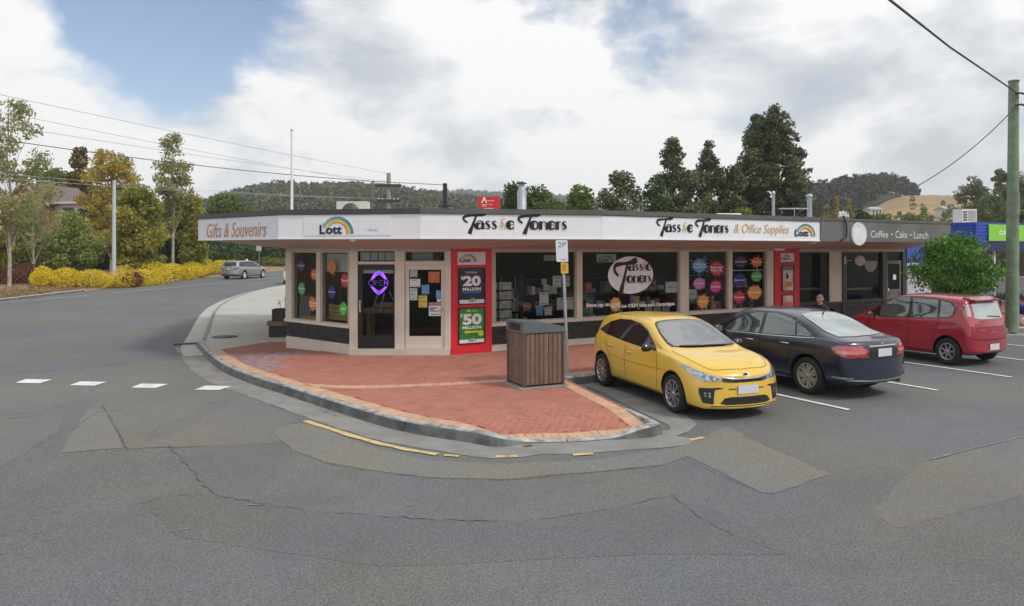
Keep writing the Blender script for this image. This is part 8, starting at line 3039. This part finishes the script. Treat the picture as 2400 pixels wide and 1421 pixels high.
lf_far2 = leaf("hill_forest_leaf", [(0.015, 0.021, 0.015), (0.027, 0.036, 0.021), (0.054, 0.066, 0.033)], .05, .08)
m_fh = mat("forest_floor", (.03, .035, .018), .95, .3, .05)
m_paddock = mat("dry_paddock", (.30, .205, .09), .95, .22, .05, detail=8, dirt=.35, dscale=.06)
m_blueh = mat("distant_forest", (.025, .033, .024), .95, .3, .01)
z1f = hill("forest_hill", [(300, 530), (420, 510), (500, 494), (560, 474), (640, 458), (760, 462), (860, 460), (930, 468), (1000, 480), (1080, 490), (1200, 498), (1300, 505)], 160, 620, m_fh, seed=2)
forest("forest", z1f, (380, 1290), (.25, 1.0), 160, 620, 2600, 8.5, lf_far, 90, 60, 1.05)
zfar = hill("distant_hill", [(700, 480), (1000, 470), (1040, 466), (1090, 463), (1140, 466), (1190, 472), (1300, 474), (1500, 490), (1700, 500)], 700, 1500, m_blueh, seed=3, rough=4)
forest("distant_forest", zfar, (960, 1400), (.6, 1.0), 700, 1500, 900, 13, lf_far2, 91, 40, 2.6)
z2f = hill("wooded_hill", [(1780, 500), (1860, 480), (1910, 470), (1960, 462), (2000, 456), (2060, 448), (2100, 455), (2135, 468), (2160, 484), (2200, 510), (2260, 545)], 150, 380, m_fh, seed=4)
forest("wooded_slope", z2f, (1830, 2150), (.42, 1.0), 150, 380, 900, 7.5, lf_far2, 92, 72, .75, keep=lambda px, f: px < 2010 or f > .55 + (px - 2010) / 140 * .35)
z3f = hill("dry_paddock", [(1880, 520), (1930, 505), (1990, 497), (2040, 484), (2080, 470), (2120, 461), (2180, 459), (2260, 460), (2340, 462), (2420, 464), (2560, 470)], 120, 330, m_paddock, seed=5, rough=.15)
forest("paddock_scrub", z3f, (1900, 2420), (.10, .55), 120, 330, 130, 4.0, lf_green, 93, 80, .42)
forest("ridge_scrub", z3f, (2340, 2460), (.6, 1.0), 120, 330, 30, 9, lf_far2, 94, 80, .6)
# low farm buildings on the paddock
for i, (px, py, wpx, lb) in enumerate(((2055, 494, 26, "small pale farmhouse on the dry paddock above the cafe sign"), (2235, 493, 36, "long low white farm shed on the dry paddock"), (2290, 454, 20, "tiny pale shed on the paddock skyline"))):
 d = 215 if i < 2 else 315
 p = Q(px, py, d)
 t = thing("farm_building", lb, "farm building", (p.x, d, p.z - 2))
 w = wpx * d / 1700
 MB().box(p.x - w / 2, p.x + w / 2, d, d + 6, p.z - 3, p.z + .35).build("walls", m_barge, t)
 mb = MB()
 mb.prism([(d - .4, p.z + .35), (d + 6.4, p.z + .35), (d + 3, p.z + 1.3)], p.x - w / 2 - .3, p.x + w / 2 + .3, axis='x')
 mb.build("roof", mat("grey_iron_roof", (.36, .37, .38), .5), t)
 for k in range(3):
  x = p.x - w * .35 + k * w * .3
  MB().box(x, x + w * .12, d - .05, d, p.z - 1.0, p.z).build("window", mat("house_glass", (.03, .035, .04), .1), t)
# air: faint haze over the valley
mb = MB()
mb.box(-1700, 1700, -300, 1760, -1.6, 150)
mh = bpy.data.materials.new("haze")
mh.use_nodes = True
nt = mh.node_tree
nt.nodes.clear()
out = nt.nodes.new("ShaderNodeOutputMaterial")
pv = nt.nodes.new("ShaderNodeVolumePrincipled")
pv.inputs["Color"].default_value = (.94, .97, 1.0, 1)
pv.inputs["Density"].default_value = 0.00034
pv.inputs["Anisotropy"].default_value = 0.2
nt.links.new(pv.outputs[0], out.inputs["Volume"])
HAZE = mb.build("haze", mh)
tag(HAZE, kind="stuff")
